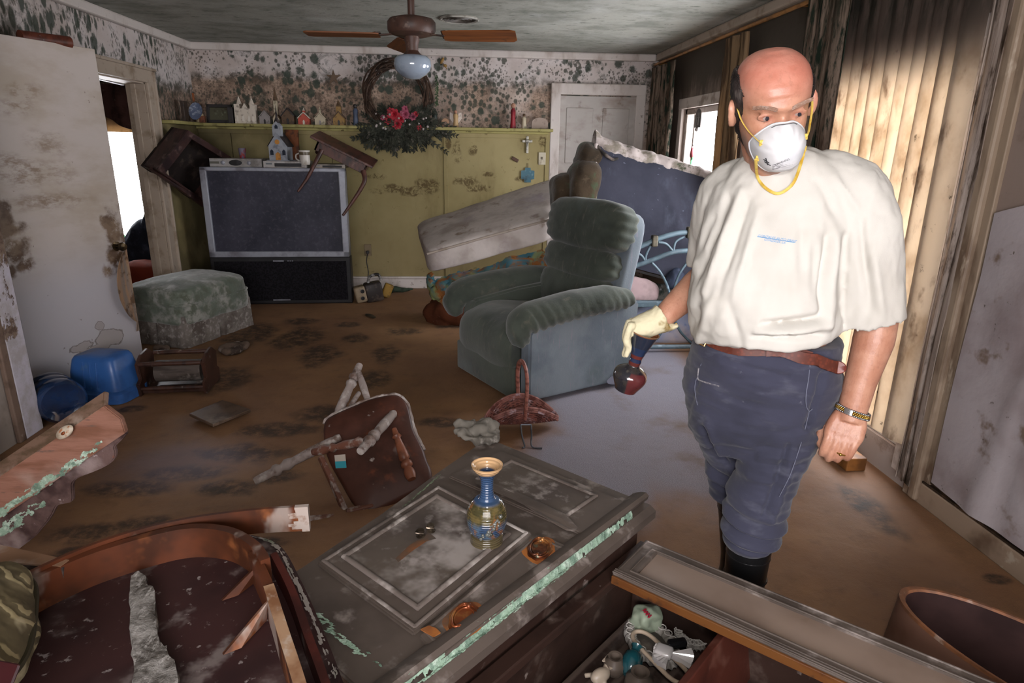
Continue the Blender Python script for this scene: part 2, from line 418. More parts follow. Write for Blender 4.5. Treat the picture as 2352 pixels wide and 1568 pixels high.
def wall_boxes(bm, x0, x1, y0, y1, z0, z1, holes):
    """wall in the y-z plane between x0 and x1 with rectangular holes (ya, yb, za, zb)"""
    ys = sorted(set([y0, y1] + [h[0] for h in holes] + [h[1] for h in holes])); zs = sorted(set([z0, z1] + [h[2] for h in holes] + [h[3] for h in holes]))
    for i in range(len(ys) - 1):
        for k in range(len(zs) - 1):
            cy, cz = (ys[i] + ys[i + 1]) / 2, (zs[k] + zs[k + 1]) / 2
            if any(h[0] < cy < h[1] and h[2] < cz < h[3] for h in holes): continue
            box(bm, ((x0 + x1) / 2, cy, cz), (x1 - x0, ys[i + 1] - ys[i], zs[k + 1] - zs[k]))
    return bm
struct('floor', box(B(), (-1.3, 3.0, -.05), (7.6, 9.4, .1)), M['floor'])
struct('ceiling', box(B(), (-1.3, 3.0, ZC + .05), (7.6, 9.4, .1)), M['ceiling'])
bm = B()                                                   # back wall runs on behind the next room, with that room's window in it
wall = wall_boxes(bm, 0, .15, -2.3, 5.1, 0, ZC, [(2.75, 4.06, .45, 1.66)])
for v in wall.verts: v.co = V((-v.co.y, YB + v.co.x, v.co.z))
bmesh.ops.recalc_face_normals(wall, faces=wall.faces[:])
struct('wall_back', wall, M['wall_mold'])
bm = wall_boxes(B(), XL - .15, XL, 3.38, YB, 0, ZC, [(4.9, 5.98, 0, 1.97)])
struct('wall_left', bm, M['wall_side'])
bm = box(B(), (-2.45, .94, ZC / 2), (.34, 4.88, ZC)); struct('wall_left_near', bm, mat('grey_near_wall', '8a8078', [('6d6055', 4, .45, .7)], .8, .2))
HOLES = [(4.98, 6.08, .62, 1.85), (3.72, 4.62, .62, 1.90), (2.60, 3.62, .16, 1.93)]
def right_wall_mat():
    t = NT('stained_right_wall'); z = t.axis('Z'); y = t.axis('Y')
    c = t.mix(t.ramp(t.noise(1.6, 5, .6), .35, .7), srgb('a89f9c'), srgb('968a84'))
    zz = t.math('ADD', z, t.math('MULTIPLY', t.math('SUBTRACT', t.noise(2.2, 5, .65), .5), .35))
    c = t.mix(t.math('MULTIPLY', t.ramp(zz, 1.02, 1.10), .85), c, srgb('7d6c61'))
    c = t.mix(t.math('MULTIPLY', t.ramp(t.noise(5, 6, .7), .52, .7), .7), c, srgb('6e5c50'))
    c = t.mix(t.math('MULTIPLY', t.ramp(t.noise(24, 4, .7), .66, .74), .8), c, srgb('3f372f'))
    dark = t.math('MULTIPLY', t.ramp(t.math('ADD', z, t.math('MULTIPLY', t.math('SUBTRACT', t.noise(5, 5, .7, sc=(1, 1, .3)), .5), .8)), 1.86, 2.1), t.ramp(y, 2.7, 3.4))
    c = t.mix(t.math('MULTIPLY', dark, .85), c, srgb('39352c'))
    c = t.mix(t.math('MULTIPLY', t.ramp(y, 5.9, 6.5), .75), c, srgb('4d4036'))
    t.bump(t.noise(9, 4), .3, .01)
    return t.fin(c, .8, .2)
M['wall_right'] = right_wall_mat()
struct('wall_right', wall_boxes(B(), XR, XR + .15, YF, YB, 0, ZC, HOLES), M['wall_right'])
wall = wall_boxes(B(), -.14, 0, -2.5, 5.1, 0, ZC, [(-1.1, 1.5, .9, 2.1)])     # behind the photographer, with an unseen opening added for soft fill
for v in wall.verts: v.co = V((-v.co.y, YF + v.co.x, v.co.z))
bmesh.ops.recalc_face_normals(wall, faces=wall.faces[:]); struct('wall_front', wall, mat('hall_paint', 'a89f96', [], .8, .2))
# the room seen through the doorway
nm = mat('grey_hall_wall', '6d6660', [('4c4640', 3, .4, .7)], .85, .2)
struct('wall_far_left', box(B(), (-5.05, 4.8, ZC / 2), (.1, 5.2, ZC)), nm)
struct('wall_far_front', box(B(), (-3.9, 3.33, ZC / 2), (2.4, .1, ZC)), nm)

# ---- trims
bm = B()
box(bm, (-.33, YB - .03, ZC - .035), (4.7, .06, .07), bev=.015); struct('trim_1', bm, M['white_trim'])
struct('trim_2', box(B(), (XL + .03, 5.19, ZC - .035), (.06, 3.6, .07), bev=.015), M['white_trim'])
struct('trim_3', box(B(), (XR - .03, 2.7, ZC - .035), (.06, 8.4, .07), bev=.015), M['cream_trim'])
# yellow-green wainscot with its seams, and the ledge on top of it
bm = B(); x0, x1 = XL, .93
seams = [at(px, 400, y=YB - .02).x for px in (540, 765, 1020)]
xs = [x0] + seams + [x1]
for a, b in zip(xs[:-1], xs[1:]):
    box(bm, ((a + b) / 2, YB - .012, .83), (b - a - .006, .024, 1.64), bev=.003)
for s in (seams[2], x1 - .02): box(bm, (s + .02, YB - .028, .86), (.045, .016, 1.58), bev=.004)
box(bm, ((x0 + x1) / 2, YB - .03, 1.61), (x1 - x0, .02, .05), bev=.004)
box(bm, (XL + .012, 6.57, .83), (.024, .84, 1.64), bev=.003)
struct('trim_4', bm, M['wainscot'])
bm = B(); box(bm, ((x0 + x1) / 2 + .02, YB - .075, 1.665), (x1 - x0 + .04, .15, .03), bev=.006); box(bm, ((x0 + x1) / 2, YB - .05, 1.638), (x1 - x0, .06, .025), bev=.008)
box(bm, (XL + .06, 6.54, 1.665), (.12, .76, .03), bev=.006)
struct('trim_5', bm, M['ledge'])
bm = B(); box(bm, ((XL + .93) / 2, YB - .02, .065), (.93 - XL, .04, .13), bev=.008); box(bm, ((XL + .93) / 2, YB - .028, .125), (.93 - XL, .055, .02), bev=.006)
struct('baseboard_back', bm, M['white_trim'])
bm = B(); box(bm, (XR - .012, .45, .05), (.024, 4.1, .10), bev=.006); struct('baseboard_right', bm, mat('muddy_baseboard', '8d7a68', [('5d4a3b', 4, .45, .7), ('a59786', 9, .6, .7)], .6, .3))
bm = B(); box(bm, (XR - .008, .35, .128), (.016, 4.1, .022), bev=.003); box(bm, (XR - .014, .35, .107), (.02, 4.1, .010), bev=.002)
struct('trim_6', bm, mat('dark_wet_gap', '2b2119', [('4d3a2a', 12, .45, .6)], .5, .3))
# doorway casing on the left wall
bm = B(); yh = 5.98
box(bm, (XL + .012, yh + .065, 1.03), (.03, .13, 2.06), bev=.008); box(bm, (XL + .022, yh + .118, 1.03), (.045, .026, 2.06), bev=.006)
box(bm, (XL - .075, yh - .008, .985), (.15, .016, 1.97)); box(bm, (XL - .09, yh - .02, .985), (.04, .02, 1.97), bev=.003)
box(bm, (XL + .012, 5.47, 2.02), (.032, 1.30, .11), bev=.008); box(bm, (XL + .02, 5.47, 2.075), (.05, 1.33, .024), bev=.006)
box(bm, (XL - .075, 5.44, 1.962), (.15, 1.08, .016))
struct('trim_7', bm, M['cream_trim'])
# peeling jamb at the near left
def peel_mat():
    t = NT('peeling_white_paint')
    c = t.mix(t.ramp(t.noise(8, 5, .7), .4, .65), srgb('b6b2bd'), srgb('a29c9c'))
    p = t.ramp(t.math('ADD', t.noise(7, 6, .75, sc=(1, 1, .6)), t.math('MULTIPLY', t.math('SUBTRACT', t.axis('Z'), .62), .32)), .56, .6)
    c = t.mix(p, c, t.mix(t.ramp(t.noise(30, 4, .7), .4, .6), srgb('55443a'), srgb('7c6a5c')))
    t.bump(t.math('MULTIPLY', p, -1.0), .5, .01); return t.fin(c, .6, .3)
M['peel'] = peel_mat()
bm = B(); box(bm, (-2.27, 3.33, 1.2), (.028, .14, 2.4), bev=.006); box(bm, (-2.33, 3.395, 1.2), (.13, .03, 2.4), bev=.006)
struct('trim_8', bm, M['peel'])
struct('trim_9', box(B(), (-2.268, 3.235, 1.2), (.024, .05, 2.4), bev=.006), mat('brown_stained_casing', '6f5c50', [('4a3a30', 6, .45, .65), ('93877c', 14, .6, .7)], .6, .3))

# ---- white door in the back wall
DW = mat('water_marked_white_door', 'a7a19b', [('8d8078', 2.2, .42, .65, dict(sc=(1, 1, 2))), ('76675d', 7, .58, .72, dict(amt=.8)), ('b7b2ad', 1.6, .5, .7)], .55, .3)
xa, xb = at(1264, 250, y=YB).x, at(1480, 250, y=YB).x
bm = B(); box(bm, ((xa + xb) / 2, YB - .012, 1.0), (xb - xa - .19, .03, 2.02), bev=.004)
for zc, hh in ((1.62, .55), (.62, .8)):
    for sx in (-1, 1):
        box(bm, ((xa + xb) / 2 + sx * .19, YB - .03, zc), (.28, .012, hh), bev=.006)
d2 = struct('door_2', bm, DW)
cv = mat('mold_shield_stain', '7d726d', [('988f89', 9, .4, .6)], .8, .1)
bm = B()
for s in (xa + .05, xb - .05): box(bm, (s, YB - .02, 1.04), (.10, .04, 2.08), bev=.01)
box(bm, ((xa + xb) / 2, YB - .02, 2.075), (xb - xa, .042, .11), bev=.01)
struct('trim_10', bm, M['white_trim'])
bm = B(); ball(bm, (xb - .17, YB - .075, .95), .028, 14, (1, .8, 1)); tube(bm, [(xb - .17, YB - .03, .95), (xb - .17, YB - .07, .95)], .012)
obj('door_knob', bm, mat('dull_brass', '6b5a33', [('3d3526', 12, .45, .65)], .4, .5, .8), d2, 40)

# ---- open white door at the left
hx = V((-2.56, 3.785, 0)); lx = V((-2.256, 4.54, 0)); DA = math.atan2(lx.y - hx.y, lx.x - hx.x); DL = (lx - hx).length
DN = V((sin(DA), -cos(DA), 0))                              # face towards the camera
def ondoor(px, py):
    r = ray(px, py); t = (hx - EYE).dot(DN) / r.dot(DN); p = EYE + r * t; return ((p - hx).dot((lx - hx).normalized()), p.z)
def door_mat():
    t = NT('stained_white_door')
    c = t.mix(t.ramp(t.noise(2.2, 5, .6, sc=(1, 1, 2.2)), .38, .68), srgb('b3aaa3'), srgb('a39789'))
    c = t.mix(t.ramp(t.axis('Z'), 1.0, .55), c, srgb('a9a6aa'))
    def blobs(L, edge, wob, sc):
        st = None
        for (px, py, rx, ry) in L:
            a, z = ondoor(px, py); b, _ = ondoor(px + rx, py); _, zz = ondoor(px, py - ry)
            f = t.blob((a, 0, z), (max(abs(b - a), .01), 1, abs(zz - z)), edge, wob, sc); st = f if st is None else t.math('MAXIMUM', st, f)
        return st
    lite = blobs([(40, 210, 70, 34), (30, 245, 80, 30), (60, 400, 160, 45), (110, 460, 120, 30), (20, 370, 60, 30), (100, 330, 60, 40)], .9, .7, 7)
    c = t.mix(t.math('MULTIPLY', t.math('MULTIPLY', lite, t.ramp(t.noise(12, 6, .7, sc=(1, 1, 2.5)), .4, .62)), .8), c, srgb('75604c'))
    dk = blobs([(5, 500, 28, 60), (28, 570, 42, 48), (10, 530, 50, 30), (55, 610, 30, 22), (255, 520, 26, 60), (240, 510, 22, 26), (262, 590, 26, 46), (245, 620, 18, 22), (285, 545, 18, 40), (12, 620, 24, 30)], .55, .85, 13)
    c = t.mix(t.math('MULTIPLY', dk, t.ramp(t.noise(16, 5, .75), .28, .5)), c, t.mix(t.ramp(t.noise(9, 4), .4, .6), srgb('54402f'), srgb('74604c')))
    fl = blobs([(185, 795, 34, 14), (245, 775, 40, 24), (215, 800, 50, 12), (265, 850, 34, 34), (240, 840, 40, 14), (225, 745, 14, 14)], .4, .8, 10)
    ring_ = t.math('MULTIPLY', t.ramp(t.math('ABSOLUTE', t.math('SUBTRACT', fl, .45)), .4, .0), 1.0)
    c = t.mix(t.math('MULTIPLY', fl, .55), c, srgb('8a7f76')); c = t.mix(t.math('MULTIPLY', ring_, .7), c, srgb('4d4035'))
    c = t.mix(t.math('MULTIPLY', t.ramp(t.noise(22, 4, .6), .7, .76), .7), c, srgb('5a4a3c'))
    t.bump(t.noise(18, 4), .15, .006); return t.fin(c, .5, .35)
bm = box(B(), (DL / 2, 0, 1.03), (DL, .036, 2.02), bev=.003)
door = struct('door_1', bm, door_mat()); door.location = hx; door.rotation_euler = (0, 0, DA)
bm = B(); kx, kz = ondoor(262, 565)
lathe(bm, [(.030, 0), (.032, .004), (.012, .008), (.012, .03), (.026, .042), (.029, .055), (.024, .066), (.0, .07)], 20, Matrix.Translation((kx, -.018, kz)) @ Euler((pi / 2, 0, 0)).to_matrix().to_4x4())
obj('door_knob', bm, mat('tarnished_knob', '5a4a33', [('2e261c', 20, .4, .6)], .3, .5, .85), door, 40)
# curled veneer hanging off the latch edge
pk = [ondoor(*p) for p in [(243, 640), (262, 665), (290, 700), (312, 830), (306, 838), (285, 790), (262, 735), (248, 680)]]
def veneer(u, v):
    ytop = .80 - .57 * u; w_ = .03 + .13 * sin(pi * min(1, u * 1.15)) ** .7
    a = DL - w_ * (1 - v)
    return (a, -.02 - .05 * (1 - v) ** 1.6 * sin(pi * (.15 + .8 * u)), ytop)
bm = grid(B(), veneer, 24, 8, .003)
obj('peeling_veneer', bm, mat('torn_veneer', '82756b', [('9c7d63', 6, .42, .6, dict(sc=(4, 1, .5))), ('5d4836', 12, .52, .66)], .7, .2), door, 60)

# ---- windows in the right wall
WF = mat('window_frame_paint', 'b9afa8', [('86786c', 6, .5, .7)], .5, .3)
PG = glass_mat('window_glass', (.97, .99, 1, 1), .05)
for i, (ya, yb, za, zb) in enumerate(HOLES):
    bm = B(); X = XR + .06
    for y in (ya + .025, yb - .025): box(bm, (X, y, (za + zb) / 2), (.09, .05, zb - za), bev=.006)
    for z in (za + .025, zb - .025): box(bm, (X, (ya + yb) / 2, z), (.09, yb - ya, .05), bev=.006)
    for y in (ya - .045, yb + .045): box(bm, (XR - .01, y, (za + zb) / 2), (.03, .09, zb - za + .18), bev=.006)
    box(bm, (XR - .01, (ya + yb) / 2, zb + .045), (.034, yb - ya + .18, .09), bev=.006)
    if i == 0: box(bm, (X, yb - .19, (za + zb) / 2), (.05, .03, zb - za), bev=.004)
    wn = struct('window_%d' % (i + 1), bm, WF)
    obj('pane', box(B(), (X, (ya + yb) / 2, (za + zb) / 2), (.006, yb - ya - .08, zb - za - .08)), PG, wn)
# the neighbouring room's window, in its back wall
bm = B(); xa_, xb_, za, zb = -4.06, -2.75, .45, 1.66
for x in (xa_ + .03, xb_ - .03): box(bm, (x, YB + .05, (za + zb) / 2), (.06, .09, zb - za), bev=.006)
for z in (za + .03, zb - .03): box(bm, ((xa_ + xb_) / 2, YB + .05, z), (xb_ - xa_, .09, .06), bev=.006)
wn = struct('window_4', bm, WF)
obj('pane', box(B(), ((xa_ + xb_) / 2, YB + .05, (za + zb) / 2), (xb_ - xa_ - .1, .006, zb - za - .1)), PG, wn)
# ================================================================ ceiling fan, vent, rod, curtains
FB = mat('fan_brown_metal', '4a332a', [('2e211c', 8, .45, .7), ('6b584e', 22, .58, .72)], .5, .4)
FW = mat('fan_blade_wood', '7c4a26', [('5b331b', 5, .4, .65, dict(sc=(.4, 6, 1))), ('4a2f20', 14, .6, .75)], .45, .4)
FC = V((at(945, 50, y=4.45).x, 4.45, 0)); fx, fy = FC.x, FC.y
fan = thing('ceiling_fan', 'brown ceiling fan with wooden blades and a frosted bowl lamp hanging from the ceiling', 'ceiling fan', (fx, fy, ZC))
def zoff(z): return z - ZC
bm = B(); lathe(bm, [(.012, zoff(2.25)), (.022, zoff(2.28)), (.022, zoff(2.36)), (.055, zoff(2.39)), (.07, zoff(2.41)), (.07, zoff(2.42))], 24)
obj('downrod', bm, FB, fan, 40)
bm = B(); lathe(bm, [(.03, zoff(2.265)), (.085, zoff(2.262)), (.135, zoff(2.25)), (.150, zoff(2.232)), (.150, zoff(2.185)), (.138, zoff(2.165)), (.09, zoff(2.152)), (.03, zoff(2.150))], 40)
obj('motor_housing', bm, FB, fan, 40)
bm = B(); lathe(bm, [(.045, zoff(2.16)), (.048, zoff(2.13)), (.040, zoff(2.11)), (.038, zoff(2.07)), (.05, zoff(2.055)), (.062, zoff(2.045)), (.062, zoff(2.03))], 28)
obj('switch_housing', bm, FB, fan, 40)
bm = B(); lathe(bm, [(.058, zoff(2.045)), (.095, zoff(2.038)), (.114, zoff(2.018)), (.118, zoff(1.985)), (.110, zoff(1.955)), (.085, zoff(1.93)), (.045, zoff(1.905)), (.0, zoff(1.900))], 40)
obj('lamp_bowl', bm, mat('dusty_lamp_glass', '8f9cab', [('75818f', 6, .45, .65)], .12, .6, coat=.6), fan, 60)
def blade_at(ang, pitch):
    b = B()
    prism(b, [(.20, -.055), (.24, -.062), (.62, -.068), (.655, -.055), (.66, .05), (.64, .068), (.24, .06), (.20, .05)], .008, Euler((pitch, 0, 0)).to_matrix().to_4x4() @ Matrix.Translation((0, 0, -.004)), .002)
    o = obj('blade', b, FW, fan); o.rotation_euler = (0, 0, ang); o.location = (0, 0, zoff(2.155))
    b = B(); bar(b, (.10, 0, .01), (.21, 0, 0), .035, .008, bev=.003)
    prism(b, [(.19, -.045), (.22, -.05), (.27, 0), (.22, .05), (.19, .045)], .006, Euler((pitch, 0, 0)).to_matrix().to_4x4() @ Matrix.Translation((0, 0, .005)), .001)
    obj('blade_bracket', b, FB, o)
for a, p_ in ((R(-10), -.34), (R(104), .30), (R(178), .05)): blade_at(a, p_)
vp = at(1055, 42, z=ZC)
vent = thing('ceiling_vent', 'round louvred air vent in the ceiling beyond the fan', 'vent', (vp.x, vp.y, ZC))
bm = B(); lathe(bm, [(.148, 0), (.152, -.008), (.142, -.016), (.128, -.010), (.125, 0)], 40, None, False, False)
VM = mat('vent_paint', '9b9990', [('5b5750', 8, .45, .65)], .5, .3)
obj('rim', bm, VM, vent, 40)
bm = B()
for r in (.112, .085, .058, .03): lathe(bm, [(r, -.004), (r + .008, -.014), (r + .012, -.006)], 36, None, False, False)
obj('louvre', bm, mat('vent_louvre_dark', '5c5650', [('3c3732', 10, .4, .6)], .5, .3), vent, 40)

ra, rb = at(1530, 148, x=1.96), at(1920, 0, x=1.96)
ra = V((1.96, 6.80, 2.30)); rb = V((1.96, 3.70, 2.30))
rod = thing('curtain_rod', 'tarnished brass curtain rod along the right wall above the windows', 'curtain rod', (1.96, 5.25, 2.30))
BR = mat('tarnished_brass', 'a8763c', [('6e4a22', 7, .45, .65)], .35, .5, .75)
obj('rod', tube(B(), [(0, ra.y - 5.25, 0), (0, rb.y - 5.25, 0)], .014, 12), BR, rod, 60)
obj('finial', ball(B(), (0, ra.y - 5.25 + .012, 0), .024, 14), mat('crystal_finial', '9c9488', [('4c463f', 12, .4, .6)], .25, .5), rod, 60)
for y in (1.42, -1.35): obj('bracket', bar(B(), (0, y, -.005), (.10, y, -.005), .02, .02, bev=.004), BR, rod)

def curtain_mat(name, base, layers, trans=.45, mold=True):
    t = NT(name); c = srgb(base)
    for (col, sc, lo, hi, s3, k) in layers:
        f = t.ramp(t.noise(sc, 5, .68, s3), lo, hi)
        if k: f = t.math('MULTIPLY', f, t.ramp(t.axis(k[0]), k[1], k[2]))
        c = t.mix(f, c, srgb(col))
    t.val(t.b.inputs['Base Color'], c); t.b.inputs['Roughness'].default_value = .85; t.b.inputs['Specular IOR Level'].default_value = .1
    tr = t.n('ShaderNodeBsdfTranslucent'); t.link(c, tr.inputs[0])
    ms = t.n('ShaderNodeMixShader'); ms.inputs[0].default_value = trans
    t.link(t.b.outputs[0], ms.inputs[1]); t.link(tr.outputs[0], ms.inputs[2]); t.link(ms.outputs[0], t.out.inputs[0]); return t.m
CMD = curtain_mat('moldy_drape', '8b7a6c', [('4a3b30', 5, .42, .62, (1, 3, .25), None), ('29291f', 7, .38, .6, (1, 3, .3), ('Z', 1.75, 2.15)), ('263027', 9, .47, .6, (1, 2, .5), None)], .3)
CMT = curtain_mat('tan_sheer', '9c8264', [('5c4a3a', 6, .42, .62, (1, 4, .25), None), ('2c2c22', 7, .4, .6, (1, 3, .3), ('Z', 1.7, 2.05))], .5)
def drape(name, y0, y1, z0, z1, x, nf, amp, m, label, cat, seed=0, group='stained curtains along the right wall'):
    def f(u, v):
        y = y1 + (y0 - y1) * u; z = z1 + (z0 - z1) * v
        a = amp * (.6 + .4 * v)
        return (x + a * sin(u * nf * 2 * pi + seed + .5 * sin(v * 3 + u * 5)) + .012 * fbm((u * 6, v * 3, seed), 1), y + .012 * sin(u * nf * 4 * pi + seed) , z)
    bm = grid(B(), f, int(nf * 12), 16, .004)
    return solo(name, bm, m, label, cat, group, 70)
drape('sheer_curtain', 6.12, 6.86, .35, 2.27, 1.955, 5, .022, CMD, 'dark brown mouldy curtain in the far corner beside the white door', 'curtain', 1)
drape('sheer_curtain', 4.60, 4.99, 1.15, 2.27, 1.955, 3, .022, CMT, 'tan stained curtain hanging between the two bright windows', 'curtain', 2)
drape('sheer_curtain', 3.30, 3.71, .12, 2.34, 1.895, 3, .020, CMD, 'dark green-black mouldy curtain behind the man, next to the vertical blinds', 'curtain', 3)
# vertical blinds, back-lit by the patio door
SLAT = curtain_mat('stained_blind_slat', 'cdbfac', [('ac9880', 3.2, .45, .70, (1, 1, .7), None), ('8f7b68', 6, .56, .72, (1, 1, .5), None), ('57483a', 16, .64, .74, (1, 1, .7), None), ('6a5d55', 3, .05, .30, (1, 2, .4), ('Z', 1.72, 2.02)), ('3d3a33', 6, .40, .58, (1, 2, .4), ('Z', 1.85, 2.2))], .55)
blind = thing('vertical_blinds', 'backlit vertical blinds with tan water stains over the patio door', 'blinds', (1.97, 3.1, 0))
obj('head_rail', box(B(), (0, -.12, 2.365), (.06, 1.5, .05), bev=.006), M['cream_trim'], blind)
ny = 12
for k in range(ny):
    yc = .44 - k * .090; ang = R(-13 + 4 * sin(k * 2.1))
    def f(u, v):
        s = (u - .5) * .104; bow = .010 * (1 - (2 * u - 1) ** 2)
        return (sin(ang) * s - bow * cos(ang) + .004 * sin(v * 4 + k), yc + cos(ang) * s + .005 * sin(k * 1.3 + v * 2), 2.34 - 2.10 * v)
    obj('slat', grid(B(), f, 6, 14, .0015), SLAT, blind, 70)
bl2 = curtain_mat('grey_brown_drape', 'a0938a', [('7d6e63', 5, .4, .62, (1, 4, .22), None), ('46392f', 7, .5, .66, (1, 2, .5), None), ('3d3328', 5, .4, .6, (1, 2, .6), ('Z', .8, .2))], .12)
drape('stacked_drape', 2.445, 2.54, .06, 2.38, 2.022, 2, .010, bl2, 'grey-brown stained drape stacked at the near end of the vertical blinds', 'curtain', 5)
bm = B(); box(bm, (XR - .02, 2.42, 1.2), (.05, .055, 2.38), bev=.012); box(bm, (XR - .008, 2.375, 1.2), (.02, .04, 2.38), bev=.004)
struct('trim_11', bm, mat('worn_corner_trim', '8c7b69', [('5d4b3c', 7, .45, .66, dict(sc=(1, 1, .3))), ('a89a88', 14, .6, .72, dict(sc=(1, 1, .4)))], .5, .35))
bm = box(B(), (1.93, 2.80, .036), (.10, .22, .07), bev=.006); solo('wood_block', bm, mat('orange_brown_block', '8a5a2c', [('5b3a1d', 6, .45, .65)], .5, .3), 'orange-brown wooden block on the floor under the vertical blinds', 'wood block')
# loose wallpaper sagging off the near right wall
def sag(u, v):
    y = 2.34 - 2.6 * u; z = .135 + (1.15 + .12 * sin(u * 7)) * v
    fold = .018 * exp(-((u - .10 - .05 * v) / .022) ** 2) + .012 * exp(-((u - .22 + .06 * v) / .03) ** 2) + .008 * sin(u * 22 + v * 4)
    return (XR - .012 - abs(fold) - .015 * (1 - v) * (1 + sin(u * 9)), y, z)
solo('loose_wallpaper', grid(B(), sag, 80, 24, .002), mat('sagging_wallpaper', '9f9799', [('85797a', 2.2, .4, .65), ('6b5b50', 7, .58, .72), ('443a32', 26, .66, .74)], .6, .3, bump=(8, .25, .02)), 'pale wet wallpaper sagging off the right wall above the skirting', 'wallpaper', None, 70)
# sun catchers hanging in the window
def suncatch(px, py, y, kind):
    p = at(px, py, x=2.035)
    return p
p = at(1603, 273, x=2.04); sc = thing('window_ornament', 'dark arched stained-glass ornament hanging in the bright window', 'ornament', p)
DG = mat('dark_leaded_glass', '3f3a38', [('5d5650', 20, .4, .6)], .3, .5)
m = Euler((pi / 2, 0, pi / 2)).to_matrix().to_4x4()
arch = [(-.07, -.07)] + [(-.07 + .0 * k, 0) for k in range(1)] + [(-.07 * cos(pi * k / 10), .0 + .085 * sin(pi * k / 10)) for k in range(11)] + [(.07, -.07)]
obj('panel', prism(B(), arch, .008, m), DG, sc)
bm = B(); ball(bm, (0, 0, -.085), .018, 12); obj('pendant', bm, DG, sc, 60)
bm = B(); box(bm, (-.006, 0, .01), (.004, .09, .006)); box(bm, (-.006, .02, -.02), (.004, .006, .09)); box(bm, (-.006, -.03, 0), (.004, .006, .1)); obj('lead_strip', bm, mat('grey_lead', '7b7874', [], .4, .5), sc)
p = at(1590, 355, x=2.04); sc = thing('parrot_ornament', 'small red and green parrot ornament hanging in the bright window', 'ornament', p)
m2 = Euler((pi / 2, 0, -pi / 2)).to_matrix().to_4x4()
bm = prism(B(), [(-.028, -.02), (-.035, .0), (-.012, .055), (.002, .075), (.016, .07), (.012, .03), (.03, -.02), (.01, -.035)], .012, m2, .002); obj('body', bm, mat('parrot_red', 'b0303a', [('7d2028', 20, .45, .6)], .4, .4), sc)
bm = prism(B(), [(.014, .07), (.028, .085), (.045, .07), (.03, .072), (.016, .06)], .012, m2); obj('beak', bm, mat('beak_grey', 'b9bcb6', [], .4, .4), sc)
bm = prism(B(), [(-.012, -.03), (.03, -.02), (.03, -.04), (.008, -.05), (.004, -.14), (-.01, -.145), (-.004, -.06)], .010, m2); obj('tail', bm, mat('parrot_green', '2f8a4a', [('c2b23a', 14, .58, .62)], .4, .4), sc)

# ================================================================ mantel ledge ornaments
LZ = 1.68
def led(px): return at(px, 288, y=6.93).x
def lz(px, py, y=6.93): return at(px, py, y=y).z
ORN = 'ornaments along the mantel ledge'
def wh(name, col, dark, rough=.5): return mat(name, col, [(dark, 24, .5, .68)], rough, .35)
def church(name, label, x, wid, hgt, depth, wall, roofm, steeple=None, door=None, y=6.93, base=LZ, trimm=None, big=False):
    t = thing(name, label, 'ornament', (x, y, base), 0, ORN if not big else None)
    bh = hgt * .5
    prof = [(-wid / 2, 0), (wid / 2, 0), (wid / 2, bh * .75), (0, hgt * .72), (-wid / 2, bh * .75)]
    mm = Euler((pi / 2, 0, 0)).to_matrix().to_4x4(); mm.translation = V((0, depth / 2, 0))
    obj('body', prism(B(), prof, depth, mm), wall, t)
    bm = B()
    for s in (-1, 1): bar(bm, (s * (wid / 2 + wid * .08), 0, bh * .75 - .006), (0, 0, hgt * .72 + .006), depth + .012, .008, up=(0, 1, 0)) if False else box(bm, (s * wid / 4 * 1.08, 0, (bh * .75 + hgt * .72) / 2 + .006), (sqrt((wid / 2) ** 2 + (hgt * .72 - bh * .75) ** 2) * 1.12, depth + .014, .007), (0, s * math.atan2(hgt * .72 - bh * .75, wid / 2), 0))
    obj('roof', bm, roofm, t)
    if steeple:
        sw, sh, sy = steeple; bm = B()
        box(bm, (0, sy, hgt * .72 + sh * .2), (sw, sw, sh * .6)); obj('steeple', bm, wall, t)
        bm = B(); lathe(bm, [(sw * .72, 0), (.0, sh * .62)], 4, Matrix.Translation((0, sy, hgt * .72 + sh * .48)) @ Matrix.Rotation(pi / 4, 4, 'Z')); obj('spire', bm, roofm, t)
    if door:
        bm = B(); prism(bm, [(-.18 * wid / 2, 0), (.18 * wid / 2, 0), (.18 * wid / 2, bh * .45), (0, bh * .6), (-.18 * wid / 2, bh * .45)], .004, Matrix.Translation((0, -depth / 2, 0)) @ Euler((pi / 2, 0, 0)).to_matrix().to_4x4()); obj('door', bm, door, t)
    return t
WHT, CRM, GRY, BRN, RED, DRK = wh('ivory_ceramic', 'c9bfb0', '93897c'), wh('cream_ceramic', 'b3a78f', '6d6a55'), wh('grey_ceramic', '8d8683', '65605d'), wh('brown_ceramic', '5b4632', '33271c'), wh('red_ceramic', 'ad4a38', '7d3326'), wh('dark_ceramic', '33302f', '1e1c1c')
GOLD = wh('gold_brown', '8a6a35', '4d3a1c'); BLU = wh('slate_blue', '4a5468', '333a49'); DKG = wh('black_green', '2b322d', '1a1f1b')
# twin-spired white cathedral
t = thing('cathedral_ornament', 'white twin-spired cathedral ornament on the mantel ledge', 'ornament', (led(568), 6.93, LZ), 0, ORN)
bm = B(); box(bm, (0, 0, .07), (.17, .07, .14)); prism(bm, [(-.03, .14), (.03, .14), (0, .19)], .07, Matrix.Translation((0, .035, 0)) @ Euler((pi / 2, 0, 0)).to_matrix().to_4x4()); obj('nave', bm, WHT, t)
for s in (-1, 1):
    bm = B(); box(bm, (s * .075, 0, .09), (.05, .075, .18)); obj('tower', bm, WHT, t); bm = B(); lathe(bm, [(.028, .18), (.012, .225), (0, .26)], 6, Matrix.Translation((s * .06, 0, 0))); obj('spire', bm, WHT, t)
bm = B()
for s in (-.075, -.02, .035, .075): prism(bm, [(-.010, .02), (.010, .02), (.010, .06), (0, .075), (-.010, .06)], .004, Matrix.Translation((s, -.037, 0)) @ Euler((pi / 2, 0, 0)).to_matrix().to_4x4())
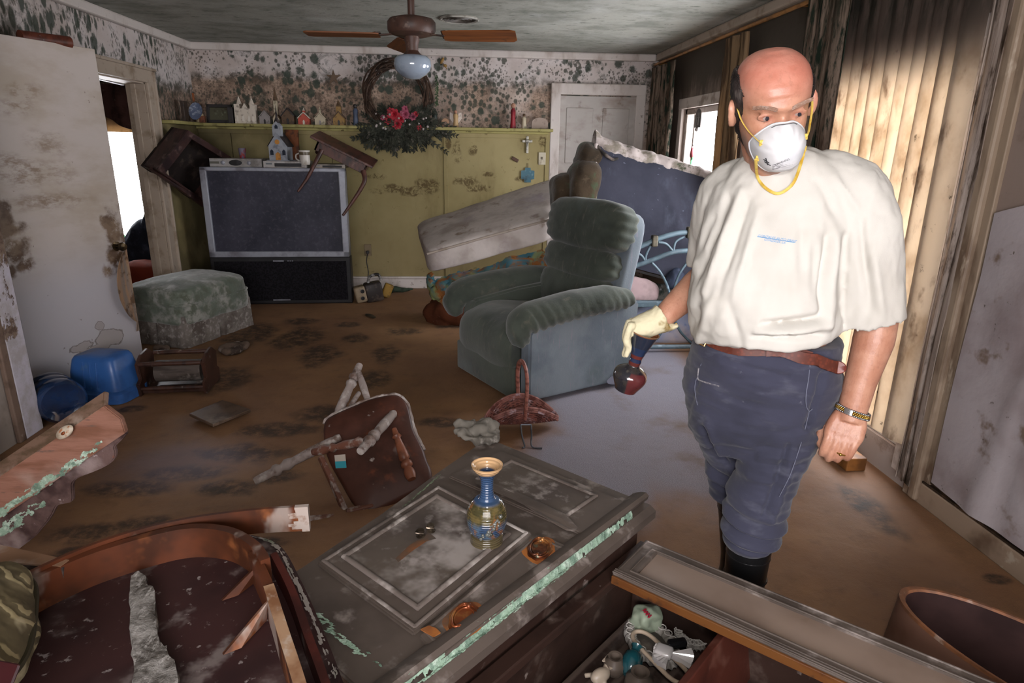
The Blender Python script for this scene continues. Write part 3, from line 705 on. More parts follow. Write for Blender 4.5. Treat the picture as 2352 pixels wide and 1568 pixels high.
obj('arch', bm, mat('pale_arches', 'd6cfc2', [], .5, .3), t)
church('house_ornament', 'grey house ornament with a plain gable left of the tall-steepled church', led(611), .10, .16, .06, GRY, GRY, None, DRK)
church('chapel_ornament', 'tall thin chapel ornament with a pointed brown steeple on the mantel ledge', led(637), .06, .14, .06, CRM, BRN, (.035, .24, 0), BRN)
church('house_ornament', 'dark brown cottage ornament just left of the small red church', led(664), .12, .20, .07, BRN, DRK, None, DRK)
church('red_church_ornament', 'small red church ornament with a white gable on the mantel ledge', led(700), .11, .15, .06, RED, WHT, (.022, .05, 0), WHT)
church('house_ornament', 'cream cottage ornament with mould spots just right of the small red church', led(737), .10, .15, .06, CRM, CRM, (.02, .06, 0), GRY)
church('tower_ornament', 'dark golden-brown domed tower ornament left of the wreath', led(780), .11, .17, .07, GOLD, BRN, (.045, .11, 0), DRK)
# plate, small frame, candle, picture frame, box at the left end
p = V((XL + .085, 6.80, LZ)); t = thing('blue_plate', 'small blue and white plate leaning on the ledge at its left end', 'plate', p, 0, None)
bm = B(); lathe(bm, [(0, .004), (.03, .002), (.055, .010), (.062, .014), (.062, .018), (.03, .008), (0, .010)], 24, Matrix.Translation((0, 0, .10)) @ Euler((R(80), R(12), 0)).to_matrix().to_4x4() @ Matrix.Scale(1.3, 4, (0, 1, 0))); obj('dish', bm, mat('delft', '59647c', [('8f98a8', 26, .5, .62), ('333c50', 14, .55, .7)], .3, .5), t, 50)
bm = B(); box(bm, (.05, .0, .03), (.05, .04, .06), bev=.004); obj('stand', bm, wh('terracotta', '74432c', '4d2b1c'), t)
solo('wall_square', box(B(), (at(438, 223, y=6.98).x, 6.985, at(438, 223, y=6.98).z), (.06, .02, .08), bev=.003), wh('orange_tile', '8a4f2a', '5e3319'), 'small orange-brown square tile on the wall above the ledge', 'tile')
solo('pale_cup', lathe(B(), [(.03, 0), (.034, .05), (.036, .09), (.030, .088), (.028, .01)], 18, Matrix.Translation((led(438), 6.93, LZ))), GRY, 'small grey cup on the left part of the ledge', 'cup', ORN, 50)
t = thing('pillar_candle', 'short cream pillar candle on the ledge left of the dark picture frame', 'candle', (led(462), 6.92, LZ), 0, ORN)
obj('wax', lathe(B(), [(.035, 0), (.036, .085), (.03, .088), (.0, .08)], 18), wh('cream_wax', 'b5a382', '8a7a5e'), t, 50); obj('wick', tube(B(), [(0, 0, .078), (.003, 0, .1)], .003, 6), DRK, t)
t = thing('picture_frame', 'dark picture frame with a faded green print leaning on the ledge', 'picture frame', (led(505), 6.93, LZ), 0, None)
mm = Euler((R(-12), 0, 0)).to_matrix().to_4x4()
bm = B(); 
for c_, s_ in (((0, 0, .165), (.24, .02, .03)), ((0, 0, .015), (.24, .02, .03)), ((-.105, 0, .09), (.03, .02, .18)), ((.105, 0, .09), (.03, .02, .18))): box(bm, c_, s_, bev=.004)
for v in bm.verts: v.co = mm @ v.co
obj('frame', bm, DRK, t)
bm = box(B(), (0, .004, .09), (.19, .006, .13)); [setattr(v, 'co', mm @ v.co) for v in bm.verts]
obj('print', bm, mat('faded_print', '51503f', [('7f8a72', 9, .5, .65), ('3a2a20', 7, .5, .62)], .5, .3), t)
solo('black_box', box(B(), (led(534), 6.93, LZ + .075), (.05, .07, .15), bev=.004), DRK, 'small upright black box between the picture frame and the white cathedral', 'box')
solo('dark_book', box(B(), (XL + .075, 6.55, LZ + .09), (.03, .09, .18), bev=.004), wh('dark_book', '3c3029', '241d19'), 'dark upright book at the far left end of the ledge by the door casing', 'book')
# right of the wreath
def figure(name, label, px, h, rob, skin, extra=None, y=6.92, cat='figurine'):
    t = thing(name, label, cat, (led(px), y, LZ), 0, ORN)
    obj('robe', lathe(B(), [(.030, 0), (.028, h * .1), (.022, h * .45), (.026, h * .68), (.012, h * .78)], 16), rob, t, 50)
    obj('head', ball(B(), (0, 0, h * .88), h * .10, 12), skin, t, 60)
    if extra:
        for s in (-1, 1):
            bm = prism(B(), [(0, h * .3), (s * .02, h * .2), (s * .062, h * .5), (s * .058, h * .85), (s * .03, h * .80)][::s], .008, Matrix.Translation((0, .026, 0)) @ Euler((pi / 2, 0, 0)).to_matrix().to_4x4()); obj('wing', bm, extra, t)
    return t
SKN = wh('figurine_skin', 'b58a72', '8d6350')
figure('dark_figurine', 'dark blue-black figurine standing at the left edge of the wreath', 818, .21, BLU, DRK)
t = thing('lantern_ornament', 'small black lantern ornament on the ledge right of the wreath', 'ornament', (led(999), 6.92, LZ), 0, ORN)
obj('body', lathe(B(), [(.03, 0), (.032, .02), (.026, .03), (.026, .11), (.034, .12), (.014, .16), (.006, .18)], 12), DKG, t, 40); obj('base', lathe(B(), [(.038, 0), (.038, .015), (.03, .018)], 16), wh('pale_base', 'a6876f', '7d6350'), t)
bm = B(); bm2 = prism(bm, [(.04 * cos(pi * k / 10), .045 + .04 * sin(pi * k / 10)) for k in range(11)] + [(-.04, 0), (-.02, 0)] + [(.02 * cos(pi - pi * k / 8), .035 + .02 * sin(pi - pi * k / 8)) for k in range(9)] + [(.02, 0), (.04, 0)], .04, Matrix.Translation((led(1023), 6.94, LZ)) @ Euler((pi / 2, 0, 0)).to_matrix().to_4x4())
solo('arch_ornament', bm, wh('tan_clay', '9a7455', '6d4d36'), 'small tan clay arch ornament between the black lantern and the angel', 'ornament')
figure('angel_figurine', 'pale angel figurine with wide white wings on the ledge right of the wreath', 1047, .17, wh('angel_gold', 'b5976d', '8a6f4c'), SKN, wh('angel_wing', 'c9bdb2', '9a8e82'))
figure('red_figurine', 'tall slim figurine in a red robe on the right part of the ledge', 1178, .25, mat('red_robe', '8c1f2a', [('5d1420', 14, .45, .65)], .45, .4), SKN)
figure('angel_figurine', 'brown-winged angel figurine beside the red-robed figurine on the ledge', 1203, .15, CRM, BRN, wh('brown_wing', '6e5a48', '4a3b2e'))
bm = B(); prism(bm, [(-.085, 0), (.085, 0), (.085, .06)] + [(.085 * cos(pi * k / 10), .06 + .05 * sin(pi * k / 10)) for k in range(1, 10)] + [(-.085, .06)], .03, Matrix.Translation((led(1240), 6.96, LZ)) @ Euler((pi / 2, 0, 0)).to_matrix().to_4x4())
solo('stone_plaque', bm, mat('grey_stone_plaque', '99897d', [('6d5f56', 9, .5, .66)], .7, .2), 'grey arched plaque at the right end of the ledge', 'plaque')
# wall hangings
p = at(766, 178, y=6.985)
pts = [((.075 if k % 2 == 0 else .028) * cos(pi / 2 + pi * k / 5), (.075 if k % 2 == 0 else .028) * sin(pi / 2 + pi * k / 5)) for k in range(10)]
solo('star_hanging', prism(B(), pts, .014, Matrix.Translation((p.x, p.y + .01, p.z)) @ Euler((pi / 2, 0, 0)).to_matrix().to_4x4()), BRN, 'brown five-pointed star hanging on the wall left of the wreath', 'star')
p = at(1018, 146, y=6.985); t = thing('brass_bow', 'small brass ornament pinned to the wall right of the fan lamp', 'ornament', p)
bm = B(); ball(bm, (-.01, -.01, .025), .022, 10, (.7, .5, 1.6), (0, .5, 0)); ball(bm, (.02, -.01, -.02), .018, 10, (1.1, .5, .8)); obj('wing', bm, GOLD, t, 60); obj('stem', tube(B(), [(0, -.008, .0), (.035, -.008, -.05)], .005, 6), GOLD, t)
bm = B()
for k in range(40):
    u = k / 40; c0 = at(1003, 172 + 70 * u, y=6.97); s = random.choice((-1, 1)); r = .018
    a = random.uniform(.3, 1.2) * s
    prism(bm, [(0, 0), (r * .5, r * .35), (r * 1.6, 0), (r * .5, -r * .35)], .002, Matrix.Translation(c0) @ Euler((pi / 2 + random.uniform(-.4, .4), a + (pi if s < 0 else 0), 0)).to_matrix().to_4x4())
tube(bm, [at(1003, 172, y=6.985), at(1005, 208, y=6.975), at(1002, 245, y=6.985)], .004, 6)
solo('trailing_ivy', bm, mat('ivy_green', '39502f', [('22301d', 9, .4, .6)], .6, .3), 'thin strand of green ivy hanging on the wall right of the wreath', 'vine')
p = at(1211, 330, y=6.96); t = thing('cross_hanging', 'small grey metal cross on the yellow-green wall beside the white door', 'cross', p)
PEW = mat('pewter', '99968c', [('5c5a52', 14, .45, .62)], .35, .5, .4)
bm = B(); box(bm, (0, 0, -.01), (.026, .014, .17), bev=.004); obj('post', bm, PEW, t)
bm = B(); box(bm, (0, 0, .025), (.105, .014, .026), bev=.004); ball(bm, (0, -.008, .025), .022, 12, (1, .5, 1)); obj('arm', bm, PEW, t)
p = at(1212, 402, y=6.96); t = thing('blue_cross_tile', 'blue-green glazed cross plaque hanging low on the yellow-green wall', 'cross', p)
q = [(-.03, .075), (.03, .075), (.03, .05), (.07, .045), (.07, -.04), (.035, -.045), (.035, -.075), (-.035, -.075), (-.035, -.045), (-.07, -.04), (-.07, .045), (-.03, .05)]
obj('plaque', prism(B(), q, .016, Matrix.Translation((0, .008, 0)) @ Euler((pi / 2, 0, 0)).to_matrix().to_4x4(), .002), mat('blue_glaze', '3d6573', [('6c8b96', 16, .5, .64), ('26444f', 9, .5, .64)], .2, .5, coat=.4), t); obj('hook', tube(B(), [(0, 0, .075), (0, .005, .12)], .004, 6), BRN, t)
p = at(1183, 366, y=6.965); solo('bark_chip', box(B(), p, (.075, .02, .035), (0, R(28), 0), bev=.004), wh('bark', '4d3220', '2e1e13'), 'small dark brown chip stuck to the yellow-green wall', 'chip')
p = at(1245, 364, y=6.965); t = thing('light_switch', 'ivory light switch plate on the wall beside the white door', 'light switch', p)
IV = mat('ivory_plastic', 'b5ad98', [('8f8570', 9, .5, .7)], .4, .4)
obj('plate', box(B(), (0, 0, 0), (.075, .01, .125), bev=.004), IV, t); obj('toggle', box(B(), (0, -.012, .004), (.012, .018, .024), (R(20), 0, 0), bev=.002), mat('toggle', '6f685a', [], .4, .4), t)
p = at(845, 574, y=6.965); t = thing('wall_outlet', 'grimy wall outlet with a plugged-in cord low on the yellow-green wall', 'outlet', p)
obj('plate', box(B(), (0, 0, 0), (.075, .01, .125), bev=.004), mat('grimy_plate', '79694e', [('55472f', 9, .45, .7)], .5, .3), t); obj('plug', box(B(), (0, -.022, -.02), (.03, .04, .03), bev=.006), DRK, t)
q0 = at(845, 580, y=6.93); cp = [q0, at(842, 600, y=6.93), at(846, 625, y=6.92), at(843, 650, y=6.88), V((at(838, 672, z=.012).x, 6.75, .012)), at(835, 676, z=.012)]
solo('power_cord', tube(B(), cp, .005, 6, smooth=6), DRK, 'thin dark cord running from the wall outlet down to the floor', 'cord', None, 60)

# ================================================================ wreath
wc = at(912, 222, y=6.93); wreath = thing('wreath', 'twig wreath with red flowers and dark sprays on the wall below the fan', 'wreath', (wc.x, 6.95, wc.z))
TW = mat('grapevine_twig', '4d3b30', [('2e231c', 12, .42, .62), ('6b584b', 20, .6, .7)], .7, .2)
rnd = random.Random(11); bm = B()
for k in range(26):
    r0 = .30 + rnd.uniform(-.035, .035); dz = rnd.uniform(-.03, .02); ph = rnd.uniform(0, 6.28); ln = rnd.uniform(3.5, 6.2)
    tube(bm, [((r0 + .022 * sin(3 * a + ph)) * cos(ph + a), -.03 + dz + .02 * cos(4 * a + ph), (r0 * 1.02 + .022 * sin(3 * a + ph)) * sin(ph + a)) for a in [ln * i / 26 for i in range(27)]], .007, 5)
obj('ring', bm, TW, wreath, 60)
FD = mat('dark_foliage', '37392f', [('22241d', 9, .42, .62), ('57524a', 22, .56, .68)], .75, .2)
bm = B()
for k in range(150):
    a = rnd.uniform(pi * 1.02, pi * 1.98) if rnd.random() < .72 else rnd.uniform(0, 2 * pi)
    L = (.30 if sin(a) < 0 else .22) * rnd.uniform(.55, 1.0) * (1.35 if abs(cos(a)) > .75 else 1)
    o0 = V((rnd.uniform(-.12, .16), rnd.uniform(-.09, -.02), -.245 + rnd.uniform(-.05, .06)))
    e = o0 + V((cos(a) * L * 1.15, -rnd.uniform(.0, .06), sin(a) * L * .85 - .02))
    mid = (o0 + e) / 2 + V((0, -.02, .03 * rnd.uniform(-1, 1)))
    cv_ = catmull([o0, mid, e], 5); tube(bm, cv_, [.005, .002], 4)
    for q in range(2, len(cv_)):
        for s in (-1, 1):
            d = (cv_[q] - cv_[q - 1]).normalized(); n_ = V((-d.z, 0, d.x)) * s; r = rnd.uniform(.025, .045)
            c_ = cv_[q]; tip = c_ + n_ * r * .8 + d * r; tip.y += rnd.uniform(-.012, .012); a_ = c_ + d * r * .55 + n_ * r * .1; b_ = c_ + n_ * r * .55 + d * r * .2
            vs = [bm.verts.new(x) for x in (c_, a_, tip, b_)]; bm.faces.new(vs)
obj('foliage', bm, FD, wreath)
def flower(c, r, m):
    bm = B()
    for ringi, (n_, rr, tilt) in enumerate(((7, 1.0, .35), (6, .72, .8), (4, .4, 1.2))):
        for k in range(n_):
            a = 2 * pi * (k + .5 * ringi) / n_; d = V((cos(a), 0, sin(a))); y = V((0, -1, 0)); t_ = d * cos(tilt) + y * sin(tilt); sd = d.cross(y)
            L = r * rr
            vs = [bm.verts.new(V(c) + x) for x in (t_ * L * .05, t_ * L * .55 + sd * L * .38, t_ * L * 1.0 + sd * L * .16 - y * L * .1, t_ * L * 1.0 - sd * L * .16 - y * L * .1, t_ * L * .55 - sd * L * .38)]
            bm.faces.new(vs)
    return obj('flower', bm, m, wreath)
RF = mat('red_petal', '9c1f2d', [('6e1420', 14, .45, .65)], .6, .3); PF = mat('pink_petal', '96455a', [('5f2c3c', 12, .45, .65)], .6, .3)
def wl(px, py, y=-.12): return (at(px, py, y=6.95 + y).x - wc.x, y, at(px, py, y=6.95 + y).z - wc.z)
for (px, py, r, m_) in [(905, 262, .06, RF), (893, 275, .05, RF), (912, 285, .055, RF), (930, 262, .055, PF), (897, 256, .04, RF), (920, 272, .05, RF), (948, 268, .04, PF), (955, 262, .03, RF), (880, 270, .03, PF), (963, 293, .03, RF), (930, 250, .035, PF)]: flower(wl(px, py), r, m_)
bm = B()
for k in range(16): ball(bm, wl(rnd.uniform(860, 985), rnd.uniform(250, 300), -.13), rnd.uniform(.008, .014), 8)
obj('berry', bm, mat('pale_berry', '9c938f', [], .4, .4), wreath, 60)
# ================================================================ television and what lies on it
TVC = V((-1.70, 6.33, 0)); tv = thing('television', 'big black rear-projection television with a silver screen frame against the yellow wall', 'television', TVC, R(2))
BLK = mat('black_tv_cabinet', '1b1a1c', [('121113', 5, .4, .65), ('37333a', 18, .6, .75, dict(amt=.4))], .5, .35)
SIL = mat('silver_tv_frame', '8f929b', [('6a6870', 5, .45, .7)], .45, .4, .2)
bm = B(); box(bm, (0, .0, .23), (1.30, .14, .46), bev=.012); box(bm, (0, .03, .64), (1.28, .14, 1.27), bev=.01)
ring_loft(bm, [[V((s * hw, yy, zz)) for s, zz in ((-1, .02), (1, .02), (1, zt_), (-1, zt_))] for hw, yy, zt_ in ((.40, .09, 1.27), (.38, .34, 1.27), (.30, .53, 1.15))]); bmesh.ops.recalc_face_normals(bm, faces=bm.faces[:]); obj('cabinet', bm, BLK, tv)
bm = B(); W2, zb, zt = .645, .46, 1.285
box(bm, (0, -.02, zt - .018), (2 * W2, .12, .036), bev=.008); box(bm, (0, -.02, zb + .028), (2 * W2, .12, .056), bev=.008)
for s in (-1, 1): box(bm, (s * (W2 - .03), -.02, (zb + zt) / 2), (.06, .12, zt - zb), bev=.008)
obj('screen_frame', bm, SIL, tv)
def screen_mat():
    t = NT('dusty_dark_screen'); c = t.mix(t.ramp(t.noise(2.5, 5, .65, sc=(1, 1, .7)), .35, .7), srgb('232430'), srgb('3a3a46'))
    c = t.mix(t.math('MULTIPLY', t.ramp(t.noise(30, 3, .7), .5, .7), .3), c, srgb('5a5560')); return t.fin(c, .5, .25)
obj('screen', box(B(), (0, -.045, (zb + zt) / 2 + .01), (2 * W2 - .11, .03, zt - zb - .08), bev=.004), screen_mat(), tv)
obj('speaker_grille', box(B(), (0, -.074, .23), (1.22, .012, .38), bev=.004), mat('speaker_cloth', '131214', [('1e1c20', 60, .45, .55)], .9, .1), tv)
bm = B(); box(bm, (-.02, -.083, .425), (.10, .006, .012), bev=.002); box(bm, (-.02, -.083, .045), (.16, .006, .010), bev=.002)
for k in range(3): box(bm, (.07 + k * .02, -.083, .425), (.012, .006, .008))
obj('badge', bm, SIL, tv)
TT = 1.285
def tvp(px, py, y=6.33): return at(px, py, y=y)
def deck(name, label, pxa, pxb, h, y, m, kind):
    a, b = at(pxa, 380, y=y - .16).x, at(pxb, 380, y=y - .16).x; w = b - a
    t = thing(name, label, 'video player', ((a + b) / 2, y, TT), R(1))
    obj('case', box(B(), (0, 0, h / 2), (w, .30, h), bev=.006), m, t)
    if kind == 0:
        bm = B(); lathe(bm, [(.055, 0), (.058, .006), (.0, .008)], 28, Matrix.Translation((.0, -.15, h * .5)) @ Euler((pi / 2, 0, 0)).to_matrix().to_4x4() @ Matrix.Diagonal((1, .45, 1, 1))); obj('window', bm, BLK, t, 40)
        for s in (-.11, .12):
            bm = B(); lathe(bm, [(.018, 0), (.018, .012), (.014, .015), (0, .015)], 18, Matrix.Translation((s, -.15, h * .5)) @ Euler((pi / 2, 0, 0)).to_matrix().to_4x4()); obj('dial', bm, SIL, t, 40)
        obj('display', box(B(), (-.185, -.152, h * .5), (.08, .006, .02)), mat('olive_display', '5b5a52', [], .3, .4), t)
    else:
        obj('disc_tray', box(B(), (.03, -.152, h * .42), (w * .62, .01, h * .5), bev=.003), BLK, t); obj('display', box(B(), (-w * .36, -.152, h * .6), (w * .14, .006, h * .25)), mat('grey_display', '5f6468', [], .3, .4), t)
    return t
SV = mat('silver_player', '9d9a97', [('716c68', 8, .45, .68)], .4, .4, .15)
deck('video_recorder', 'silver video recorder with a round dark window on the left top of the television', 480, 600, .075, 6.43, SV, 0)
deck('disc_player', 'silver disc player with a black tray in the middle of the television top', 603, 702, .06, 6.36, SV, 1)
deck('disc_player', 'dusty pale player at the right end of the television top under the fallen table', 718, 790, .035, 6.42, mat('dusty_player', '8f8880', [('5d564f', 6, .45, .66)], .6, .3), 1)
# large church model on the disc player
cx_, cy_ = at(646, 360, y=6.36).x, 6.36
CW = mat('pale_church_wall', '8f939a', [('6b6f78', 16, .5, .68)], .6, .3); CR = mat('slate_roof_model', '2b2728', [('453d3b', 14, .5, .66)], .7, .2); OR = mat('orange_model_window', 'b07a3a', [('7c5326', 18, .5, .65)], .5, .3); NV = mat('navy_model_window', '1f2633', [], .4, .3)
ch = thing('church_model', 'pale grey model church with a bell tower and orange door on top of the television', 'ornament', (cx_, cy_, TT + .06), R(-4))
w_, hb, hp, dp = .165, .13, .245, .16
obj('body', prism(B(), [(-w_ / 2, 0), (w_ / 2, 0), (w_ / 2, hb), (0, hp), (-w_ / 2, hb)], dp, Matrix.Translation((0, dp / 2, 0)) @ Euler((pi / 2, 0, 0)).to_matrix().to_4x4()), CW, ch)
bm = B(); sl = math.atan2(hp - hb, w_ / 2)
for s in (-1, 1): box(bm, (s * .047, .012, (hb + hp) / 2 + .004), (sqrt((w_ / 2) ** 2 + (hp - hb) ** 2) * 1.15, dp, .010), (0, s * sl, 0))
obj('roof', bm, CR, ch)
bm = B(); prism(bm, [(-.038, 0), (.038, 0), (.038, .09), (0, .13), (-.038, .09)], .06, Matrix.Translation((0, -.01, hp - .03)) @ Euler((pi / 2, 0, 0)).to_matrix().to_4x4()); obj('bell_tower', bm, CW, ch)
bm = B(); lathe(bm, [(.03, 0), (.01, .05), (0, .16)], 6, Matrix.Translation((0, -.04, hp + .085))); obj('spire', bm, CR, ch)
FM = Matrix.Translation((0, -dp / 2, 0)) @ Euler((pi / 2, 0, 0)).to_matrix().to_4x4()
bm = prism(B(), [(-.022, 0), (.022, 0), (.022, .06), (0, .078), (-.022, .06)], .006, FM); obj('door', bm, OR, ch)
for s in (-1, 1): bm = prism(B(), [(s * .055 - .014, .05), (s * .055 + .014, .05), (s * .055 + .014, .085), (s * .055, .10), (s * .055 - .014, .085)], .005, FM); obj('window', bm, NV, ch)
bm = B(); lathe(bm, [(.022, 0), (.020, .006), (0, .006)], 16, Matrix.Translation((0, -dp / 2, .165)) @ Euler((pi / 2, 0, 0)).to_matrix().to_4x4()); obj('rose_window', bm, OR, ch, 40)
bm = prism(B(), [(-.014, .28), (.014, .28), (.014, .30), (0, .318), (-.014, .30)], .004, Matrix.Translation((0, -.07, 0)) @ Euler((pi / 2, 0, 0)).to_matrix().to_4x4()); obj('louvre', bm, NV, ch)
obj('base', box(B(), (0, 0, -.0), (.21, .2, .012), bev=.003), CW, ch)
t = thing('paper_cup', 'small red and blue paper cup behind the video recorder', 'cup', (at(555, 358, y=6.42).x, 6.45, TT + .075))
obj('cup', lathe(B(), [(.026, 0), (.036, .09), (.033, .09), (.023, .006)], 18), mat('red_blue_cup', '6d6678', [('8a2f2f', 12, .47, .56, dict(sc=(1, 1, .7))), ('4a5272', 10, .55, .65)], .5, .3), t, 50)
t = thing('white_mug', 'tall white mug with a dark band on top of the television', 'mug', (at(700, 372, y=6.24).x, 6.25, TT + .03)); obj('cup', lathe(B(), [(.042, 0), (.046, .02), (.046, .105), (.050, .125), (.044, .125), (.040, .02), (0, .015)], 24), mat('dirty_white_mug', 'bdb8b0', [('8d857a', 8, .5, .7)], .3, .5), t, 50)
bm = B(); lathe(bm, [(.0472, .085), (.0478, .09), (.0472, .112)], 24, None, False, False); obj('band', bm, mat('green_brown_band', '554a38', [], .4, .4), t)
bm = B(); tube(bm, [(-.045, 0, .03), (-.075, 0, .05), (-.075, 0, .085), (-.045, 0, .10)], .007, 8, smooth=5); obj('handle', bm, mat('mug_handle', 'b5b0a8', [], .3, .5), t, 60)
p = at(671, 333, y=6.62); t = thing('wooden_plaque', 'orange-brown wooden picture leaning behind the church model', 'picture', (p.x, 6.62, TT)); obj('board', box(B(), (0, 0, .17), (.13, .02, .34), (R(-6), 0, 0), bev=.004), mat('rusty_board', '7a4523', [('3b2618', 7, .45, .6)], .6, .3), t)
obj('frame', box(B(), (0, -.004, .005), (.15, .03, .02)), BRN, t)

# fallen box-like end table on the left of the television (its underside towards us)
DW1 = mat('dark_mahogany', '3a2522', [('241718', 5, .42, .65, dict(sc=(4, 1, 1))), ('5d4a45', 12, .55, .72)], .45, .4)
DW2 = mat('dark_box_inside', '1e1715', [('3a3029', 9, .5, .7)], .8, .2)
def edge_obj(name, a, b, wy, wz, m, parent, up=(0, 0, 1), bev=.004):
    bm = bar(B(), a, b, wy, wz, up, bev); return obj(name, bm, m, parent, None, True)
tc = at(440, 380, y=6.2); et = thing('end_table', 'dark wooden end table fallen on its corner behind the left edge of the television', 'table', (tc.x, 6.2, tc.z - .2))
YT = 5.94
A_, B_, C_, D_ = at(428, 298, y=6.06), at(540, 368, y=6.60), at(466, 463, y=6.42), at(357, 388, y=5.78)
nb = (B_ - A_).cross(D_ - A_).normalized(); nb = -nb if nb.y < 0 else nb
dep = .14
def slab(name, a, b, m, t_=.022):
    bm = B(); c = (A_ + C_) / 2
    ins = (c - (a + b) / 2).normalized() * t_
    P = [a, b, b + nb * dep, a + nb * dep]; Q = [x + ins for x in P]
    ring_loft(bm, [P, Q]); bmesh.ops.recalc_face_normals(bm, faces=bm.faces[:]); bmesh.ops.bevel(bm, geom=bm.edges[:], offset=.003, segments=1, affect='EDGES'); return obj(name, bm, m, et, None, True)
for a, b in ((A_, B_), (B_, C_), (C_, D_), (D_, A_)): slab('apron', a, b, DW1)
bm = B(); P = [A_ + nb * dep, B_ + nb * dep, C_ + nb * dep, D_ + nb * dep]; cc = sum(P, V()) / 4; P = [cc + (x - cc) * 1.0 for x in P]
ring_loft(bm, [P, [x + nb * .025 for x in P]]); bmesh.ops.recalc_face_normals(bm, faces=bm.faces[:]); obj('tabletop', bm, DW2, et, None, True)
rim_w = (D_ - A_).normalized()
bm = B()
for a, b in ((A_, D_), (A_, B_)):
    ins = ((A_ + C_) / 2 - (a + b) / 2).normalized() * (.10 if (b - D_).length < .01 else .05)
    ring_loft(bm, [[a, b, b + ins, a + ins], [x - nb * .02 for x in (a, b, b + ins, a + ins)]])
bmesh.ops.recalc_face_normals(bm, faces=bm.faces[:]); obj('rail', bm, DW1, et, None, True)
obj('leg', bar(B(), D_ + nb * .05, C_ + (C_ - D_) * .02 - V((0, 0, .03)), .035, .035, bev=.006), DW1, et, None, True)
# small side table lying over the right end
TW2 = mat('reddish_dark_wood', '54332a', [('2f1d19', 6, .42, .65, dict(sc=(3, 1, 1))), ('6e5148', 12, .6, .74)], .45, .4)
st = thing('side_table', 'small reddish-brown side table tipped over the right end of the television top', 'table', (at(775, 380, y=6.3).x, 6.3, TT))
yA = 6.28
t0, t1 = at(716, 318, y=yA), at(850, 385, y=yA)
u_ = (t1 - t0).normalized(); nrm = V((-u_.z, 0, u_.x)); back = V((0, 1, 0.12)).normalized()
def quadprism(name, P, off, m, parent=st):
    bm = B(); ring_loft(bm, [P, [x + off for x in P]]); bmesh.ops.recalc_face_normals(bm, faces=bm.faces[:]); bmesh.ops.bevel(bm, geom=bm.edges[:], offset=.003, segments=1, affect='EDGES'); return obj(name, bm, m, parent, None, True)
quadprism('tabletop', [t0 - u_ * .02, t1 + u_ * .02, t1 + u_ * .02 + back * .42, t0 - u_ * .02 + back * .42], nrm * .022, TW2)
a0, a1 = t0 + u_ * .05 + back * .03, t1 - u_ * .03 + back * .03
quadprism('apron', [a0, a1, a1 - nrm * .088, a0 - nrm * .088], back * .02, TW2)
quadprism('apron', [a0, a0 - nrm * .088, a0 - nrm * .088 + back * .34, a0 + back * .34], u_ * .02, TW2)
quadprism('apron', [a1, a1 - nrm * .088, a1 - nrm * .088 + back * .34, a1 + back * .34], -u_ * .02, TW2)
l1 = [at(739, 345, y=yA + .03), at(722, 378, y=yA - .02), at(705, 410, y=yA - .06), at(684, 440, y=yA - .12)]
obj('leg', tube(B(), l1, [.024, .02, .015, .010], 8, smooth=4), TW2, st, 50, True)
l2 = [at(834, 392, y=yA + .03), at(838, 412, y=yA), at(828, 435, y=yA - .03), at(805, 470, y=yA - .06), at(787, 495, y=yA - .09)]
obj('leg', tube(B(), l2, [.026, .022, .020, .016, .011], 8, smooth=4), TW2, st, 50, True)
l3 = [a0 + back * .3 - nrm * .02, a0 + back * .3 - nrm * .13, a0 + back * .28 - nrm * .16]
obj('leg', tube(B(), l3, [.022, .02], 8, smooth=4), TW2, st, 50, True)

# ================================================================ ottoman
OTG = mat('moldy_green_velour', '5e675b', [('444d42', 3, .4, .65), ('8f8f88', 5, .44, .64), ('565c4e', 16, .45, .65)], .95, .1, sheen=.4, bump=(60, .3, .01))
OSK = mat('muddy_skirt', '77706a', [('5a524c', 6, .42, .65), ('938d88', 30, .5, .66), ('46544b', 3, .5, .66, dict(axis=('Z', .22, .32)))], .95, .1, bump=(60, .4, .01))
oa = at(430, 803, z=0); ob = at(588, 745, z=0); od = (ob - oa).normalized(); on_ = V((-od.y, od.x, 0))
osx, osy = (ob - oa).length, .60
oc = oa + od * osx / 2 + on_ * osy / 2; oang = math.atan2(od.y, od.x)
ot = thing('ottoman', 'square green velour ottoman caked in dried mud beside the open white door', 'ottoman', (oc.x, oc.y, 0), oang)
def skirt(u, v):
    k = u * 4; s = int(min(k, 3.999)); f = k - s; hx_, hy_ = osx / 2 - .02, osy / 2 - .02
    cs = [(-hx_, -hy_), (hx_, -hy_), (hx_, hy_), (-hx_, hy_)]; a, b = cs[s], cs[(s + 1) % 4]
    x, y = a[0] + (b[0] - a[0]) * f, a[1] + (b[1] - a[1]) * f
    pl = 1 - .10 * exp(-((f - .5) / .02) ** 2) * v - .0 * v
    out = 1 + .06 * v + .012 * sin(f * 40 + s) * v
    e = min(f, 1 - f); out -= .05 * exp(-(e / .025) ** 2) * v
    return (x * out * pl, y * out * pl, .245 * (1 - v) + .004)
obj('skirt', grid(B(), skirt, 160, 8, 0), OSK, ot, 60)
bm = cushion(B(), (0, 0, .25), (osx, osy, .17), e=9, n=10, nz=.006, nsc=9); obj('base', bm, OTG, ot, 80)
bm = cushion(B(), (0, 0, .37), (osx + .01, osy + .01, .17), e=5, n=14, puff=.35, nz=.012, nsc=7); obj('seat_cushion', bm, OTG, ot, 80)
bm = tube(B(), [((osx / 2 - .004) * (abs(cos(a)) ** .22) * (1 if cos(a) > 0 else -1), (osy / 2 - .004) * (abs(sin(a)) ** .22) * (1 if sin(a) > 0 else -1), .325) for a in [2 * pi * k / 96 for k in range(97)]], .008, 6, caps=False); obj('piping', bm, OTG, ot, 60)

